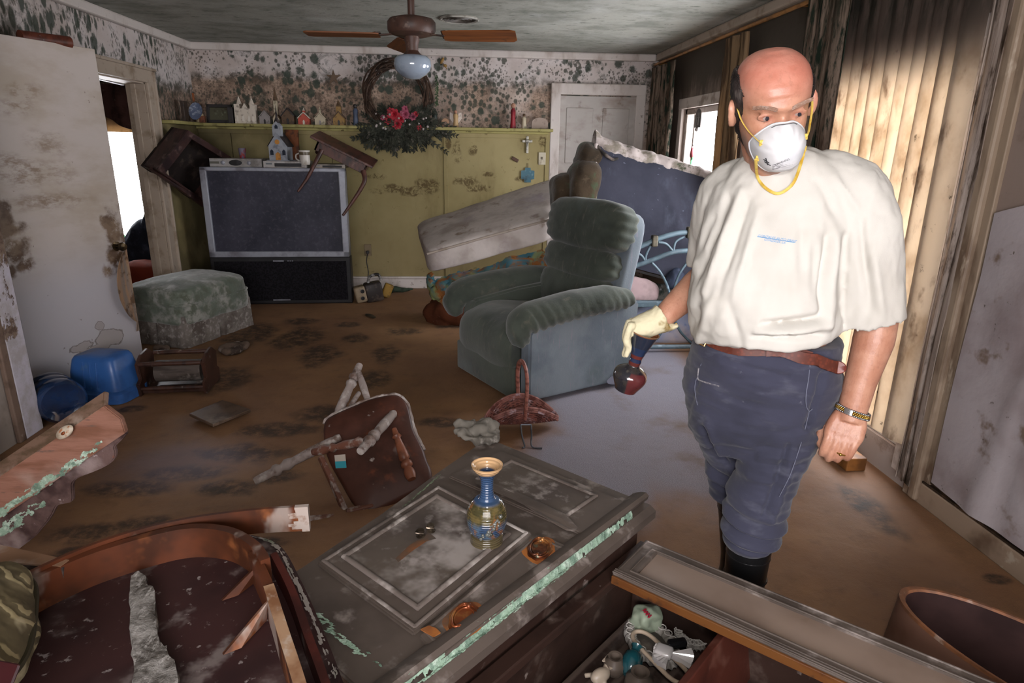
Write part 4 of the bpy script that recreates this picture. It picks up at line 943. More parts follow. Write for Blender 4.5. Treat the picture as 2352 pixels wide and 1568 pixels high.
# ================================================================ green recliner
rc = thing('recliner', 'green velour recliner armchair with a pillowed back standing in mud', 'armchair', (.545, 4.17, 0), R(208) - pi)
# local: -x is the front of the chair, y its width
RG = mat('green_velour', '4a5048', [('363c36', 2.6, .40, .66), ('5d5c52', 9, .56, .72, dict(sc=(1, 4, 1), amt=.7)), ('4d5c5c', 2, .55, .75)], .95, .1, sheen=.25, bump=(90, .2, .006))
RS = mat('daylit_velour_side', '6c757c', [('57616a', 2.4, .4, .65), ('7d7480', 14, .60, .70, dict(sc=(6, 6, .5), amt=.6)), ('4d5a5c', 3, .5, .7, dict(axis=('Z', .3, .05)))], .95, .1, sheen=.25, bump=(90, .2, .006))  # bluish window light painted into the green velour's colour
W_R, D_R = .92, .80
def curl(bm, axis_pts, r, n=10): return tube(bm, axis_pts, r, n)
bm = B(); cushion(bm, (0.03, 0, .19), (D_R - .06, W_R - .10, .36), e=14, n=8, nz=.004); obj('base', bm, RG, rc, 70)
def pleats(bm, fn):
    bm.normal_update()
    d = [(v, fn(v.co, v.normal)) for v in bm.verts]
    for v, k in d: v.co += v.normal * k
    return bm
for s in (-1, 1):
    # side panel and padded arm
    prof = [(-.40, .03), (.42, .03), (.46, .55), (.40, .58), (.0, .56), (-.36, .51), (-.40, .45)]
    b = B(); prism(b, prof, .10, Matrix.Translation((0, s * (W_R / 2) + (.0 if s < 0 else -.10) + (.10 if s < 0 else .0) * 1, 0)) @ Euler((pi / 2, 0, 0)).to_matrix().to_4x4(), .015)
    obj('side_panel', b, RS if s < 0 else RG, rc, 60)
    b = B()
    path = [(-.435, s * .405, .39), (-.445, s * .405, .46), (-.41, s * .405, .525), (-.28, s * .405, .555), (-.05, s * .405, .578), (.2, s * .41, .59), (.38, s * .415, .575)]
    tube(b, path, [.055, .085, .105, .112, .112, .105, .075], 24, .82, smooth=9)
    b = subdiv(b, 0); b.normal_update()
    for v in b.verts:
        k = .007 * sin(v.co.x * 95 + 2.5 * v.co.z * 20) * smooth01(.52, .62, abs(v.co.y) + (v.co.z - .55) * -.5 + .13) + .006 * fbm(v.co, 8)
        v.co += v.normal * k
    obj('arm_pad', b, RG, rc, 80)
# seat with a waterfall front
def seatf(u, v):
    y = (u - .5) * (W_R - .30)
    prof = catmull([(.30, .44), (.1, .47), (-.15, .50), (-.34, .49), (-.46, .42), (-.475, .30), (-.45, .16), (-.43, .06)], 5)
    k = v * (len(prof) - 1); i = min(int(k), len(prof) - 2); p = prof[i].lerp(prof[i + 1], k - i) if False else V((prof[i][0] + (prof[i + 1][0] - prof[i][0]) * (k - i), prof[i][1] + (prof[i + 1][1] - prof[i][1]) * (k - i), 0))
    q = 1 - abs(2 * u - 1) ** 6
    tuft = -.035 * exp(-((v - .50) / .05) ** 2) * 0 
    return (p.x * (1) + .02 * (1 - q), y, p.y - .03 * (1 - q) + .010 * fbm((p.x * 6, y * 6, 1), 1) + tuft)
prof2 = [V((a, b)) for a, b in ()] if False else None
def catmull2(pts, per): 
    c = catmull([V((a, b, 0)) for a, b in pts], per); return c
_sp = catmull2([(.30, .42), (.1, .46), (-.15, .495), (-.34, .485), (-.455, .42), (-.475, .30), (-.455, .20), (-.43, .17)], 6)
def seatf(u, v):
    y = (u - .5) * (W_R - .26); k = v * (len(_sp) - 1); i = min(int(k), len(_sp) - 2); p = _sp[i].lerp(_sp[i + 1], k - i)
    e = abs(2 * u - 1) ** 5
    return (p.x + .03 * e, y, p.y - .035 * e + .010 * fbm((p.x * 5, y * 5, 1)))
obj('seat_cushion', grid(B(), seatf, 28, 44, .10), RG, rc, 80)
obj('footrest_panel', box(B(), (-.425, 0, .12), (.05, W_R - .2, .2), bev=.012), RG, rc, 60)
# reclined back in three pillows
bt = R(-16)
mb = Matrix.Translation((.25, 0, .45)) @ Matrix.Rotation(R(13), 4, 'Y')
b = B(); cushion(b, (.10, 0, .33), (.14, .78, .74), e=7, n=12); 
for v in b.verts: v.co = mb @ v.co
obj('back_shell', b, RS, rc, 80)
for (zc, hh, th, wv) in ((.12, .27, .20, .72), (.32, .23, .22, .74), (.57, .34, .25, .80)):
    b = cushion(B(), (0, 0, 0), (th, wv, hh), e=3.6, n=26, puff=0)
    b.normal_update()
    for v in b.verts:
        e = smooth01(.22, .42, abs(v.co.y)); 
        v.co += v.normal * (.007 * sin(v.co.z * 95 + 6 * v.co.x) * e + .008 * fbm(v.co + V((zc, 0, 0)), 5))
        v.co += V((-.0 + .02 * (abs(v.co.y) / .4) ** 2, 0, 0))
    for v in b.verts: v.co = mb @ (v.co + V((.0 if zc < .5 else -.01, 0, zc)))
    obj('back_pillow', b, RG, rc, 80)
bm = B(); lathe(bm, [(.0, 0), (.10, .002), (.105, .008), (.0, .012)], 24, Matrix.Translation((.30, -.475, .06)) @ Euler((R(90), 0, 0)).to_matrix().to_4x4() @ Matrix.Diagonal((1, .35, 1, 1))); obj('metal_foot', bm, mat('chrome_foot', 'a5a9b5', [], .2, .5, .8), rc, 40)

# ================================================================ mattress on the tie-dyed cover
MT = mat('stained_mattress', 'bdb4ae', [('9a8f88', 2.5, .4, .66), ('8a7a6c', 6, .56, .72), ('a59cA6', 1.5, .5, .7)], .85, .1, bump=(45, .25, .01))
mt = thing('mattress', 'pale water-stained mattress lying tilted between the yellow wall and the recliner', 'mattress', (.3, 5.9, .2))
yf, yb_ = 5.42, 6.42
P0, P1 = at(980, 575, y=yf), at(1250, 500, y=yf); P2 = at(1290, 400, y=yb_); P3 = at(956, 512, y=yb_)
Q0, Q1 = at(988, 628, y=yf - .02), at(1245, 568, y=yf - .02)
dn = (Q0 - P0) * .9
ux = (P1 - P0).normalized()
def rounded_slab(bm, P, dn_, r=.05):
    # P: four top corners; builds a puffy slab with rounded rim
    n = 14; c = sum(P, V()) / 4
    def pt(u, v): return P[0].lerp(P[1], u).lerp(P[3].lerp(P[2], u), v)
    def ringp(off, drop):
        out = []
        m = 40
        for k in range(m * 4):
            s = k // m; f = (k % m) / m
            uv = [(f, 0), (1, f), (1 - f, 1), (0, 1 - f)][s]
            u, v = .5 + (uv[0] - .5) * 2 * .5, .5 + (uv[1] - .5)
            a, b_ = 2 * u - 1, 2 * v - 1; q = (abs(a) ** 10 + abs(b_) ** 10) ** (-.1); a *= min(q, 1) * (1 - off); b_ *= min(q, 1) * (1 - off)
            out.append(pt((a + 1) / 2, (b_ + 1) / 2) + dn_ * drop)
        return out
    R_ = [ringp(o_, d_) for o_, d_ in ((.6, -.10), (.3, -.09), (.12, -.06), (.03, -.0), (.0, .06), (.0, .14), (-.008, .5), (.0, .86), (.0, .94), (.03, 1.0), (.5, 1.04))]
    return ring_loft(bm, R_)
Pm = [P0, P0 + ux * ((P1 - P0).length + .06), P2 + (P2 - P3).normalized() * .02, P3]
bm = rounded_slab(B(), Pm, dn * 1.15); jitter(bm, .012, 3); obj('pad', bm, MT, mt, 70, True)
bm = B(); tube(bm, [P0 + dn * .16 + V((0, -.012, 0)), P0.lerp(Pm[1], .5) + dn * .14 + V((0, -.012, 0)), Pm[1] + dn * .16 + V((0, -.012, 0))], .010, 8, smooth=6); obj('piping', bm, mat('mattress_piping', 'a3978c', [('86786a', 6, .5, .7)], .8, .1), mt, 60, True)
def tiedye():
    t = NT('tie_dye_cover'); c = t.mix(t.ramp(t.noise(3.2, 4, .55, dist=1.5), .38, .62), srgb('3d6672'), srgb('7f8659'))
    c = t.mix(t.ramp(t.noise(4.6, 4, .6, loc=(4, 2, 1), dist=1.2), .46, .58), c, srgb('84552e')); c = t.mix(t.ramp(t.noise(3.7, 3, .5, loc=(9, 2, 7)), .58, .68), c, srgb('2b4a72')); c = t.mix(t.ramp(t.noise(12, 5, .7), .56, .68), c, srgb('45381f'))
    return t.fin(c, .9, .1)
cpts_t = [at(985, 628, y=yf + .05), at(1000, 645, y=yf - .03), at(1060, 628, y=yf - .05), at(1150, 604, y=yf - .05), at(1250, 577, y=yf - .05)]
cpts_b = [at(985, 640, y=yf + .08), at(1014, 694, y=yf - .14), at(1075, 668, y=yf - .18), at(1160, 660, y=yf - .2), at(1260, 630, y=yf - .2)]
ct, cb = catmull(cpts_t, 8), catmull(cpts_b, 8)
def cov(u, v):
    k = u * (len(ct) - 1); i = min(int(k), len(ct) - 2); f = k - i
    a, b = ct[i].lerp(ct[i + 1], f), cb[i].lerp(cb[i + 1], f)
    p = a.lerp(b, v); return p + V((.03 * fbm((u * 9, v * 2, 3)), -.05 * sin(pi * v) + .05 * fbm((u * 10, v * 3, 0)), .015 * fbm((u * 12, v * 2, 7))))
bm = grid(B(), cov, 60, 14, .03)
solo('tie_dyed_quilt', bm, tiedye(), 'crumpled blue, green and rust tie-dyed quilt hanging under the mattress', 'quilt', None, 80)
def heap(u, v):
    p0 = at(1000, 745, z=.0).lerp(at(1085, 740, z=.0), u); p1 = at(1010, 690, y=5.5).lerp(at(1090, 690, y=5.5), u)
    p = p0.lerp(p1, v); p.z = max(p.z, .01) + .10 * sin(pi * min(1, v * .9)) * sin(pi * u) + .02 * fbm((u * 5, v * 5, 2)); return p
bm = B(); cushion(bm, (-.02, 5.62, .10), (.55, .42, .30), (0, R(-14), R(20)), e=2.4, n=14, nz=.05, nsc=5); solo('red_brown_cloth', bm, mat('rust_cloth', '56301f', [('3d2115', 4, .42, .65), ('7d6058', 7, .6, .75)], .9, .1), 'rust-brown cloth bundle on the muddy floor under the quilt', 'cloth', None, 80)
# ================================================================ overturned sofa, bed frame and bed
SFB = mat('brown_moldy_upholstery', '463a2c', [('2f271e', 4, .42, .65), ('3c4a36', 6, .53, .68), ('574a3b', 14, .58, .72)], .95, .1, sheen=.2, bump=(50, .3, .01))
SFL = mat('dark_blue_dust_cover', '3b3c47', [('31323c', 2.2, .42, .66), ('474a56', 5, .55, .72, dict(sc=(1, 1, .5))), ('858a98', 34, .69, .74)], .9, .15, bump=(6, .35, .02))
SFW = mat('moldy_white_edge', 'b0a5a0', [('7d756a', 9, .48, .64), ('4f5342', 13, .56, .68)], .9, .1, bump=(40, .3))
ys = 5.12
sA, sB = at(1368, 335, y=ys), at(1640, 417, y=ys - .12); sC, sD = at(1630, 662, y=ys - .30), at(1362, 590, y=ys - .20)
so = thing('overturned_sofa', 'overturned brown sofa with its dark blue-grey lining facing out behind the recliner', 'sofa', (1.15, 5.45, 0))
sn = (sB - sA).cross(sD - sA).normalized(); sn = -sn if sn.y < 0 else sn
def lin(u, v):
    p = sA.lerp(sB, u).lerp(sD.lerp(sC, u), v); 
    return p - sn * (.012 * sin(pi * u) * sin(pi * v) + .012 * exp(-(((u - .55 - .3 * v)) / .04) ** 2) * sin(pi * v) + .008 * exp(-(((u - .72 - .25 * v)) / .03) ** 2) * sin(pi * v) + .01 * fbm((u * 4, v * 4, 0)))
obj('dust_cover', grid(B(), lin, 40, 24, .02), SFL, so, 70, True)
bm = B(); P = [sA + sn * .03, sB + sn * .03, sC + sn * .03, sD + sn * .03]; ring_loft(bm, [P, [x + sn * .24 for x in P]]); bmesh.ops.recalc_face_normals(bm, faces=bm.faces[:]); bmesh.ops.bevel(bm, geom=bm.edges[:], offset=.03, segments=3, affect='EDGES'); obj('frame', bm, SFB, so, 50, True)
bm = B(); e = (sB - sA).normalized(); dn2 = (sD - sA).normalized()
def topedge(u, v):
    a = 2 * pi * v * .6 - .9; p = sA.lerp(sB, u) + sn * .09
    r = .085 * (1 - .15 * u) + .012 * fbm((u * 14, v * 3, 2))
    return p + (-dn2) * (sin(a) * r + .022 + .03 * exp(-(u / .05) ** 2)) - sn * cos(a) * r * 1.5
obj('top_edge', grid(B(), topedge, 60, 14, .012), SFW, so, 80, True)
bm = tube(B(), [sA - sn * .02 - dn2 * .01, sA.lerp(sD, .5) - sn * .025, sD - sn * .02], .016, 8, smooth=8); obj('welt', bm, SFW, so, 60, True)
bm = tube(B(), [sA + e * .01 - sn * .02, sA + e * .06 - sn * .05 + dn2 * .05, sA + e * .13 - sn * .04 + dn2 * .075, sA + e * .18 - sn * .03 + dn2 * .05], .012, 7, smooth=6); merge_b = jitter(bm, .006, 20); obj('torn_strip', bm, mat('torn_dark_strip', '6d625c', [('33302d', 12, .45, .62)], .8, .1), so, 60, True)
for (px, py, yy, sx, sz, rr) in [(1335, 440, 5.18, .24, .52, .10), (1302, 455, 5.30, .26, .40, -.12), (1352, 365, 5.26, .22, .24, .2)]:
    c0 = at(px, py, y=yy); obj('arm_cushion', cushion(B(), c0, (sx, .42, sz), (0, rr, 0), e=3.2, n=16, nz=.02, nsc=5, seed=px), SFB, so, 80, True)
# bed frame : blue-grey tubes in front of the sofa
BT = mat('blue_grey_bed_tube', '566871', [('435158', 8, .45, .66), ('8296a0', 12, .58, .7)], .4, .4)
BJ = mat('bronze_joint', '5d5647', [('3d382e', 14, .45, .62)], .5, .4, .3)
yb = 4.72
bd = thing('metal_bed', 'blue-grey metal bedstead with looped headboard between the recliner and the man', 'bed', (at(1540, 800, z=0).x, 4.75, 0))
def bt(pts, r, dy=0.0): return tube(B(), [at(px, py, y=yb + dy) for px, py in pts], r, 8, smooth=6)
obj('top_rail', bt([(1440, 577), (1470, 566), (1500, 553), (1530, 542), (1560, 535), (1600, 533), (1650, 540)], .020), BT, bd, 60, True)
obj('lower_rail', bt([(1440, 617), (1470, 607), (1505, 594), (1540, 581), (1570, 576), (1610, 575), (1655, 580)], .019), BT, bd, 60, True)
for pts in ([(1466, 582), (1476, 590), (1484, 606)], [(1512, 556), (1530, 560), (1545, 576)], [(1482, 602), (1484, 585), (1494, 564)], [(1547, 576), (1552, 555), (1572, 543)], [(1497, 603), (1515, 623), (1530, 650), (1540, 682), (1546, 715), (1552, 742)], [(1552, 740), (1562, 760), (1575, 775), (1592, 792)], [(1580, 600), (1560, 630), (1548, 665), (1544, 700)], [(1592, 575), (1585, 560), (1582, 545)], [(1532, 742), (1518, 765), (1508, 780)]):
    obj('scroll', bt(pts, .010), BT, bd, 60, True)
for (px, py) in ((1503, 553), (1584, 534)):
    c0 = at(px, py, y=yb); obj('joint', box(B(), c0, (.045, .06, .085), bev=.010), BJ, bd, None, True)
p0, p1 = at(1425, 812, z=.16), at(1640, 798, z=.16); p0.y = p1.y = 4.6
obj('bottom_rail', tube(B(), [at(1425, 797, y=4.62), at(1640, 795, y=4.62)], .018, 8), BT, bd, 60, True)
for px in (1440, 1635):
    a = at(px, 797, y=4.62); obj('leg', tube(B(), [a, V((a.x, a.y, 0))], .016, 8), BT, bd, 60, True)
obj('side_rail', box(B(), at(1500, 697, y=4.80), (.75, .05, .05), bev=.008), BT, bd, None, True)
FLR = mat('blue_floral_mattress', '8d93a8', [('5d6f9a', 5, .52, .66), ('a79d9f', 3, .45, .68), ('6b5e58', 9, .62, .74)], .9, .1, bump=(30, .3))
a, b = at(1410, 800, y=4.85), at(1655, 712, y=4.85)
bm = cushion(B(), ((a.x + b.x) / 2, 5.03, (a.z + b.z) / 2), (b.x - a.x + .04, .34, b.z - a.z), e=7, n=14, nz=.02, nsc=6); solo('bed_mattress', bm, FLR, 'blue floral mattress standing on edge behind the blue-grey bed frame', 'mattress', None, 80)
bm = cushion(B(), at(1460, 665, y=4.88), (.38, .09, .20), (R(-10), R(8), 0), e=2.6, n=12, nz=.012, nsc=6); solo('pink_pillow', bm, mat('greyish_pink_pillow', 'b59d9d', [('93807f', 4, .45, .66), ('6d5448', 10, .66, .72)], .9, .1), 'grimy pink pillow in front of the sofa lining, behind the bed frame', 'pillow', None, 80)
bm = cushion(B(), at(1550, 640, y=4.80), (.14, .08, .17), (0, .5, 0), e=2.4, n=10, nz=.02, nsc=9); solo('dark_bag', bm, mat('dark_blue_bag', '333a4b', [('1d2029', 7, .45, .62), ('8b8f9c', 12, .62, .7)], .7, .2), 'small dark blue bag caught in the looped headboard', 'bag', None, 80)
bm = B()
def rub(u, v): 
    p = at(1425 + 230 * u, 690 - 18 * sin(u * 9) * v, y=4.90); return p + V((0, .10 * (v - .5), -.04 * v + .03 * fbm((u * 9, v * 4, 0))))
bm = cushion(B(), at(1530, 672, y=4.965), (.46, .05, .14), (0, R(3), 0), e=3, n=16, nz=.03, nsc=9); solo('moldy_cloth', bm, mat('black_spotted_cloth', '5b5852', [('28302a', 9, .44, .6), ('9a9a9c', 14, .58, .68)], .9, .1), 'black-spotted cloth crumpled under the sofa lining', 'cloth', None, 80)

# ================================================================ small things on the floor further back
BE = mat('grimy_beige_plastic', '8d7d66', [('5f5140', 9, .45, .66)], .5, .3)
p = at(845, 692, z=0); dv = thing('box_radio', 'small beige and black boxy appliance on the muddy floor below the outlet', 'appliance', (p.x + .03, p.y, 0), R(14))
obj('case', box(B(), (.03, .0, .10), (.17, .13, .19), (0, R(-8), 0), bev=.02), mat('black_plastic_case', '2a2422', [('4a3f38', 14, .5, .66)], .5, .3), dv, 60)
obj('front', box(B(), (-.10, -.01, .085), (.11, .12, .16), (0, R(-12), 0), bev=.02), BE, dv, 60)
for z in (.055, .125): obj('socket', lathe(B(), [(.018, 0), (.02, .008), (.012, .01), (0, .004)], 14, Matrix.Translation((-.085, -.076, z)) @ Euler((pi / 2, 0, 0)).to_matrix().to_4x4()), BLK, dv, 40)
obj('handle', tube(B(), [(-.02, 0, .19), (.0, -.0, .25), (.08, 0, .27), (.11, 0, .21)], .014, 8, smooth=5), mat('white_grip', '8f8c88', [('1d1b1a', 9, .5, .6)], .5, .3), dv, 60)
p = at(885, 655, z=.12); solo('yellow_tin', box(B(), (p.x + .02, p.y - .02, .07), (.09, .07, .14), (0, R(24), R(10)), bev=.012), mat('ochre_tin', '8d6d2b', [('5d4720', 9, .45, .65)], .5, .3), 'small ochre tin leaning beside the boxy appliance', 'tin')
a, b = at(885, 672, z=.03), at(948, 663, z=.03); bm = tube(B(), [a, a.lerp(b, .3) + V((0, 0, .02)), a.lerp(b, .7), b], [.03, .035, .022, .012], 8, smooth=5); jitter(bm, .012, 14); solo('dark_stick', bm, mat('green_black_stick', '2f3a2d', [('1a1f18', 12, .42, .62)], .8, .2), 'green-black rotten stick lying against the skirting right of the appliance', 'stick', None, 70)
def chip(name, px, py, ln, wd, ang, m, label, h=.012):
    p = at(px, py, z=0); bm = B(); prism(bm, [(-ln / 2, 0), (-ln * .2, wd * .5), (ln * .3, wd * .4), (ln / 2, 0), (ln * .25, -wd * .45), (-ln * .25, -wd * .5)], h, Matrix.Translation((p.x, p.y, .002)) @ Matrix.Rotation(ang, 4, 'Z')); bm = subdiv(bm, 1); jitter(bm, h * .5, 12); return solo(name, bm, m, label, 'debris', 'scraps on the muddy floor', 60)
LF = mat('wet_black_leaf', '2b2720', [('43382b', 14, .45, .65)], .5, .3)
chip('dark_leaf', 851, 727, .26, .07, R(120), LF, 'curled black leaf on the mud in front of the boxy appliance')
def clump(name, px, py, s, m, label, h, seed):
    p = at(px, py, z=0); bm = cushion(B(), (p.x, p.y, h * .42), (s, s * .7, h), (0, 0, seed), e=2.4, n=10, nz=h * .35, nsc=9, seed=seed); return solo(name, bm, m, label, 'debris', 'scraps on the muddy floor', 80)
MUDL = mat('grey_mud_lump', '6b5b50', [('3b312b', 7, .45, .62), ('978c84', 16, .58, .68)], .8, .2)
clump('mud_clump', 541, 806, .24, MUDL, 'grey-brown mud-caked scrap on the floor in front of the ottoman', .07, 1.3)
clump('mud_clump', 372, 806, .12, MUDL, 'small grey mud lump at the foot of the ottoman by the white door', .05, 2.9)
q = [at(*p, z=.02) for p in ((435, 956), (490, 981), (577, 946), (512, 924))]
bm = B(); ring_loft(bm, [q, [x + V((0, 0, .018)) for x in q]]); bmesh.ops.recalc_face_normals(bm, faces=bm.faces[:]); bmesh.ops.bevel(bm, geom=bm.edges[:], offset=.003, segments=1, affect='EDGES')
solo('flat_panel', bm, mat('mud_filmed_panel', '5d4a3c', [('7d6d60', 4, .5, .68), ('463629', 9, .45, .66)], .45, .35), 'flat mud-coated square panel lying on the floor in the middle left', 'panel')

# ================================================================ blue water bottle, blue bin, grey bin, magazine rack
t = NT('blue_water_bottle'); t.b.inputs['Transmission Weight'].default_value = .25; BWB = t.fin(t.mix(t.ramp(t.noise(5, 3), .35, .65), srgb('1f3a63'), srgb('142440')), .12, .6); t.b.inputs['Coat Weight'].default_value = .5
r = .122; wb = thing('water_bottle', 'large translucent blue water bottle on its side, its round base facing the room', 'bottle', (-2.165, 3.46, .122), R(46))
m = Matrix.Rotation(R(90), 4, 'X')
bm = B(); lathe(bm, [(0, .022), (.06, .02), (.08, .012), (.105, 0), (r, .022), (r, .08), (r - .010, .092), (r, .104), (r, .16), (r - .010, .172), (r, .184), (r, .22), (.09, .26), (.04, .29), (.032, .295)], 40, m @ Matrix.Scale(-1, 4, (0, 0, 1)))
bmesh.ops.recalc_face_normals(bm, faces=bm.faces[:]); obj('body', bm, BWB, wb, 60)
obj('neck', lathe(B(), [(.03, .29), (.03, .325), (.033, .325), (.033, .335), (0, .335)], 24, m @ Matrix.Scale(-1, 4, (0, 0, 1))), BWB, wb, 50)
BBN = mat('blue_plastic_bin', '34609f', [('28497c', 4, .45, .68), ('4d6c93', 9, .60, .74)], .35, .45)
p0 = at(245, 905, z=.1); bn = thing('blue_bin', 'bright blue plastic bin tipped upside down against the white door', 'bin', (-2.15, 3.87, 0), R(-12))
bn.scale = (.84, .84, 1.0)
bm = B(); 
R0 = lambda sx, sy, z, rr=.05: [V((sx * cx, sy * cy, z)) for cx, cy in [((abs(cos(a)) ** .35) * (1 if cos(a) > 0 else -1), (abs(sin(a)) ** .35) * (1 if sin(a) > 0 else -1)) for a in [2 * pi * k / 48 for k in range(48)]]]
ring_loft(bm, [R0(.20, .15, .06), R0(.185, .14, .18), R0(.165, .125, .255), R0(.15, .11, .275), R0(.06, .05, .28)]); obj('body', bm, BBN, bn, 60)
bm = B(); ring_loft(bm, [R0(.205, .155, .0), R0(.225, .17, .005), R0(.225, .17, .06), R0(.20, .15, .075)], True, True); obj('rim', bm, BBN, bn, 50)
bm = B()
for k in range(3): box(bm, (-.05 + .05 * k, -.135, .17), (.012, .02, .16), (R(-8), 0, 0), bev=.004)
obj('rib', bm, BBN, bn)
p = at(6, 1040, z=.0); solo('grey_bin', lathe(B(), [(.10, 0), (.12, .01), (.135, .17), (.125, .18), (.11, .02), (0, .02)], 28, Matrix.Translation((-2.32, 2.93, 0))), mat('grey_plastic_bin', '6d7075', [('52545a', 5, .45, .66)], .4, .4), 'small grey plastic bin at the far left edge in front of the door jamb', 'bin', None, 50)
rk = thing('magazine_rack', 'toppled dark wooden rack with a rolled mud-grey magazine beside the blue bin', 'rack', (at(365, 905, z=0).x + .085, 4.0, 0), R(4))
RKW = mat('wet_dark_rack_wood', '432b22', [('2a1a15', 7, .42, .65, dict(sc=(3, 1, 1))), ('8b7e76', 14, .62, .72)], .4, .4)
for x in (-.19, .19):
    bm = B(); prism(bm, [(-.14, 0), (.14, 0), (.15, .08), (.11, .10), (.13, .20), (.05, .25), (-.05, .24), (-.13, .2), (-.11, .10), (-.15, .08)], .022, Matrix.Translation((x - .011, 0, .0)) @ Euler((pi / 2, 0, pi / 2)).to_matrix().to_4x4(), .004); obj('end_panel', bm, RKW, rk)
for y, z in ((-.12, .20), (.12, .20), (-.13, .045), (.13, .045)):
    obj('rail', tube(B(), [(-.18, y, z), (-.1, y, z), (0, y, z), (.1, y, z), (.18, y, z)], [.012, .016, .014, .016, .012], 8), RKW, rk, 60)
obj('base_board', box(B(), (0, 0, .02), (.36, .24, .02), bev=.003), RKW, rk)
for y, z in ((-.02, .24), (.0, .24)): pass
solo('rolled_magazine', tube(B(), [(at(365, 905, z=0).x - .04, 3.99, .115), (at(365, 905, z=0).x + .23, 4.01, .115)], .068, 20), mat('mud_grey_roll', '59504a', [('3b332e', 6, .45, .65, dict(sc=(.4, 3, 3))), ('7d746d', 12, .55, .7)], .7, .2), 'mud-grey rolled magazine lying inside the toppled wooden rack', 'magazine', None, 60)

# ================================================================ next room
RDC = mat('brick_red_fabric', '6d2f22', [('4a2018', 5, .45, .66)], .9, .1); NVC = mat('blue_black_clothes', '20232c', [('343a48', 7, .5, .66)], .9, .1); GRC = mat('bright_green_cloth', '1f7a3c', [('155a2b', 6, .45, .65)], .8, .2)
def nr(px, py, y): return at(px, py, y=y)
c0 = nr(345, 610, 6.3); bm = cushion(B(), (-2.98, 6.30, .21), (.40, .42, .42), (0, 0, 0), e=3.5, n=12, nz=.03, nsc=4); solo('red_chair_cushion', bm, RDC, 'brick-red upholstered seat seen through the doorway behind the ottoman', 'cushion', None, 80)
c0 = nr(330, 565, 6.4); bm = B(); cushion(bm, (-2.99, 6.72, .62), (.32, .26, .74), (0, R(24), 0), e=2.5, n=12, nz=.04, nsc=6)
cushion(bm, (-3.16, 6.72, .38), (.40, .26, .76), (0, R(12), 0), e=2.5, n=12, nz=.04, nsc=6, seed=3); solo('dark_clothes', remeshed(bm, .014, 2), NVC, 'heap of dark blue-black clothes seen through the doorway', 'clothes', None, 80)
c0 = nr(300, 556, 6.9); solo('green_cloth', cushion(B(), (c0.x - .12, 6.9, c0.z), (.20, .12, .18), e=2.4, n=10, nz=.03, nsc=8), GRC, 'bright green cloth at the foot of the doorway window', 'cloth', None, 80)
def swag(u, v):
    x = -4.12 + 1.42 * u; d = .05 + .16 * (1 - (2 * u - 1) ** 2) * v
    return (x, 6.93 - .03 * sin(u * 44) - .03 * v, 2.02 - .30 * v - .14 * v * sin(pi * ((u * 2) % 1)))
solo('window_valance', grid(B(), swag, 90, 10, .006), mat('dark_maroon_valance', '43302d', [('2a1e1d', 6, .45, .65), ('6d5d50', 9, .6, .72)], .9, .1), 'dark maroon swagged valance over the window in the next room', 'valance', None, 70)
solo('roller_shade', box(B(), (-3.40, 6.955, 1.70), (1.34, .012, .24)), curtain_mat('tan_shade', 'b09a7c', [('86704f', 4, .45, .65, (1, 1, 1), None)], .5), 'tan roller shade pulled partly down in the next room window', 'shade')
lf = thing('ceiling_light', 'white slatted light fixture near the ceiling of the next room', 'ceiling light', (-2.99, 6.2, 2.1)); LFM = mat('white_enamel', 'c6cac9', [], .3, .5)
for k in range(3):
    a, b = at(222, 158 + 11 * k, y=5.9), at(298 - 8 * k, 176 + 9 * k, y=6.3); obj('slat', bar(B(), a, b, .03, .014, bev=.003), LFM, lf, None, True)
obj('hanger', tube(B(), [at(285, 165, y=6.2), V((at(285, 165, y=6.2).x, 6.2, ZC))], .008, 8), LFM, lf, 60, True)
solo('rolled_papers', tube(B(), [at(45, 84, y=4.16) , at(160, 98, y=4.40)], .035, 14), mat('red_brown_roll', '5d3022', [('3d1f16', 7, .45, .65, dict(sc=(3, 1, 1))), ('7d8088', 30, .66, .7)], .5, .3), 'red-brown rolled wrapper lying along the top edge of the open white door', 'roll', None, 60)

# ================================================================ wicker basket
bp = at(1198, 985, z=0); bk = thing('wicker_basket', 'oval reddish wicker basket with a tall hoop handle in front of the recliner', 'basket', (bp.x, bp.y + .02, 0), R(4))
WK = mat('red_brown_wicker', '7d4a40', [('55302a', 20, .42, .62), ('a38a8c', 14, .54, .68), ('4a2a24', 60, .55, .65)], .6, .3)
ax, ay = .205, .135
def dish(r, a):   # flattened scoop, front and back edges turned up
    x, y = ax * r * cos(a), ay * r * sin(a); z = .035 + .11 * r ** 2 * (sin(a) ** 2) + .03 * r ** 2 * cos(a) ** 2 * .3
    return V((x, y * (1 - .25 * r * r), z))
bm = B()
for k in range(40): # ribs
    a = 2 * pi * k / 40; tube(bm, [dish(r, a) for r in (.15, .35, .55, .75, .9, 1.0)], .0035, 5)
for k, r in enumerate([.2 + .0365 * i for i in range(22)]):
    wob = [dish(r, 2 * pi * i / 80) + V((0, 0, .004 * (1 if (i // 2 + k) % 2 else -1))) for i in range(81)]
    tube(bm, wob, .0042, 5, caps=False)
obj('weave', bm, WK, bk, 60)
bm = B(); ring_loft(bm, [[dish(r, 2 * pi * i / 60) - V((0, 0, .006)) for i in range(60)] for r in (.04, .3, .6, .97)], True, False); obj('lining', bm, mat('dark_wicker_under', '59332c', [('3d221e', 30, .45, .6)], .7, .2), bk, 60)
bm = B()
for o_ in (-.010, .0, .010): tube(bm, [dish(1.0 + .01 * abs(o_), 2 * pi * i / 60) + V((0, 0, .006 + o_)) for i in range(61)], .007, 6, caps=False)
obj('rim', bm, mat('wicker_rim', '8a5d55', [('5d3630', 26, .45, .62), ('a8929a', 18, .56, .68)], .6, .3), bk, 60)
bm = B(); hp_ = []
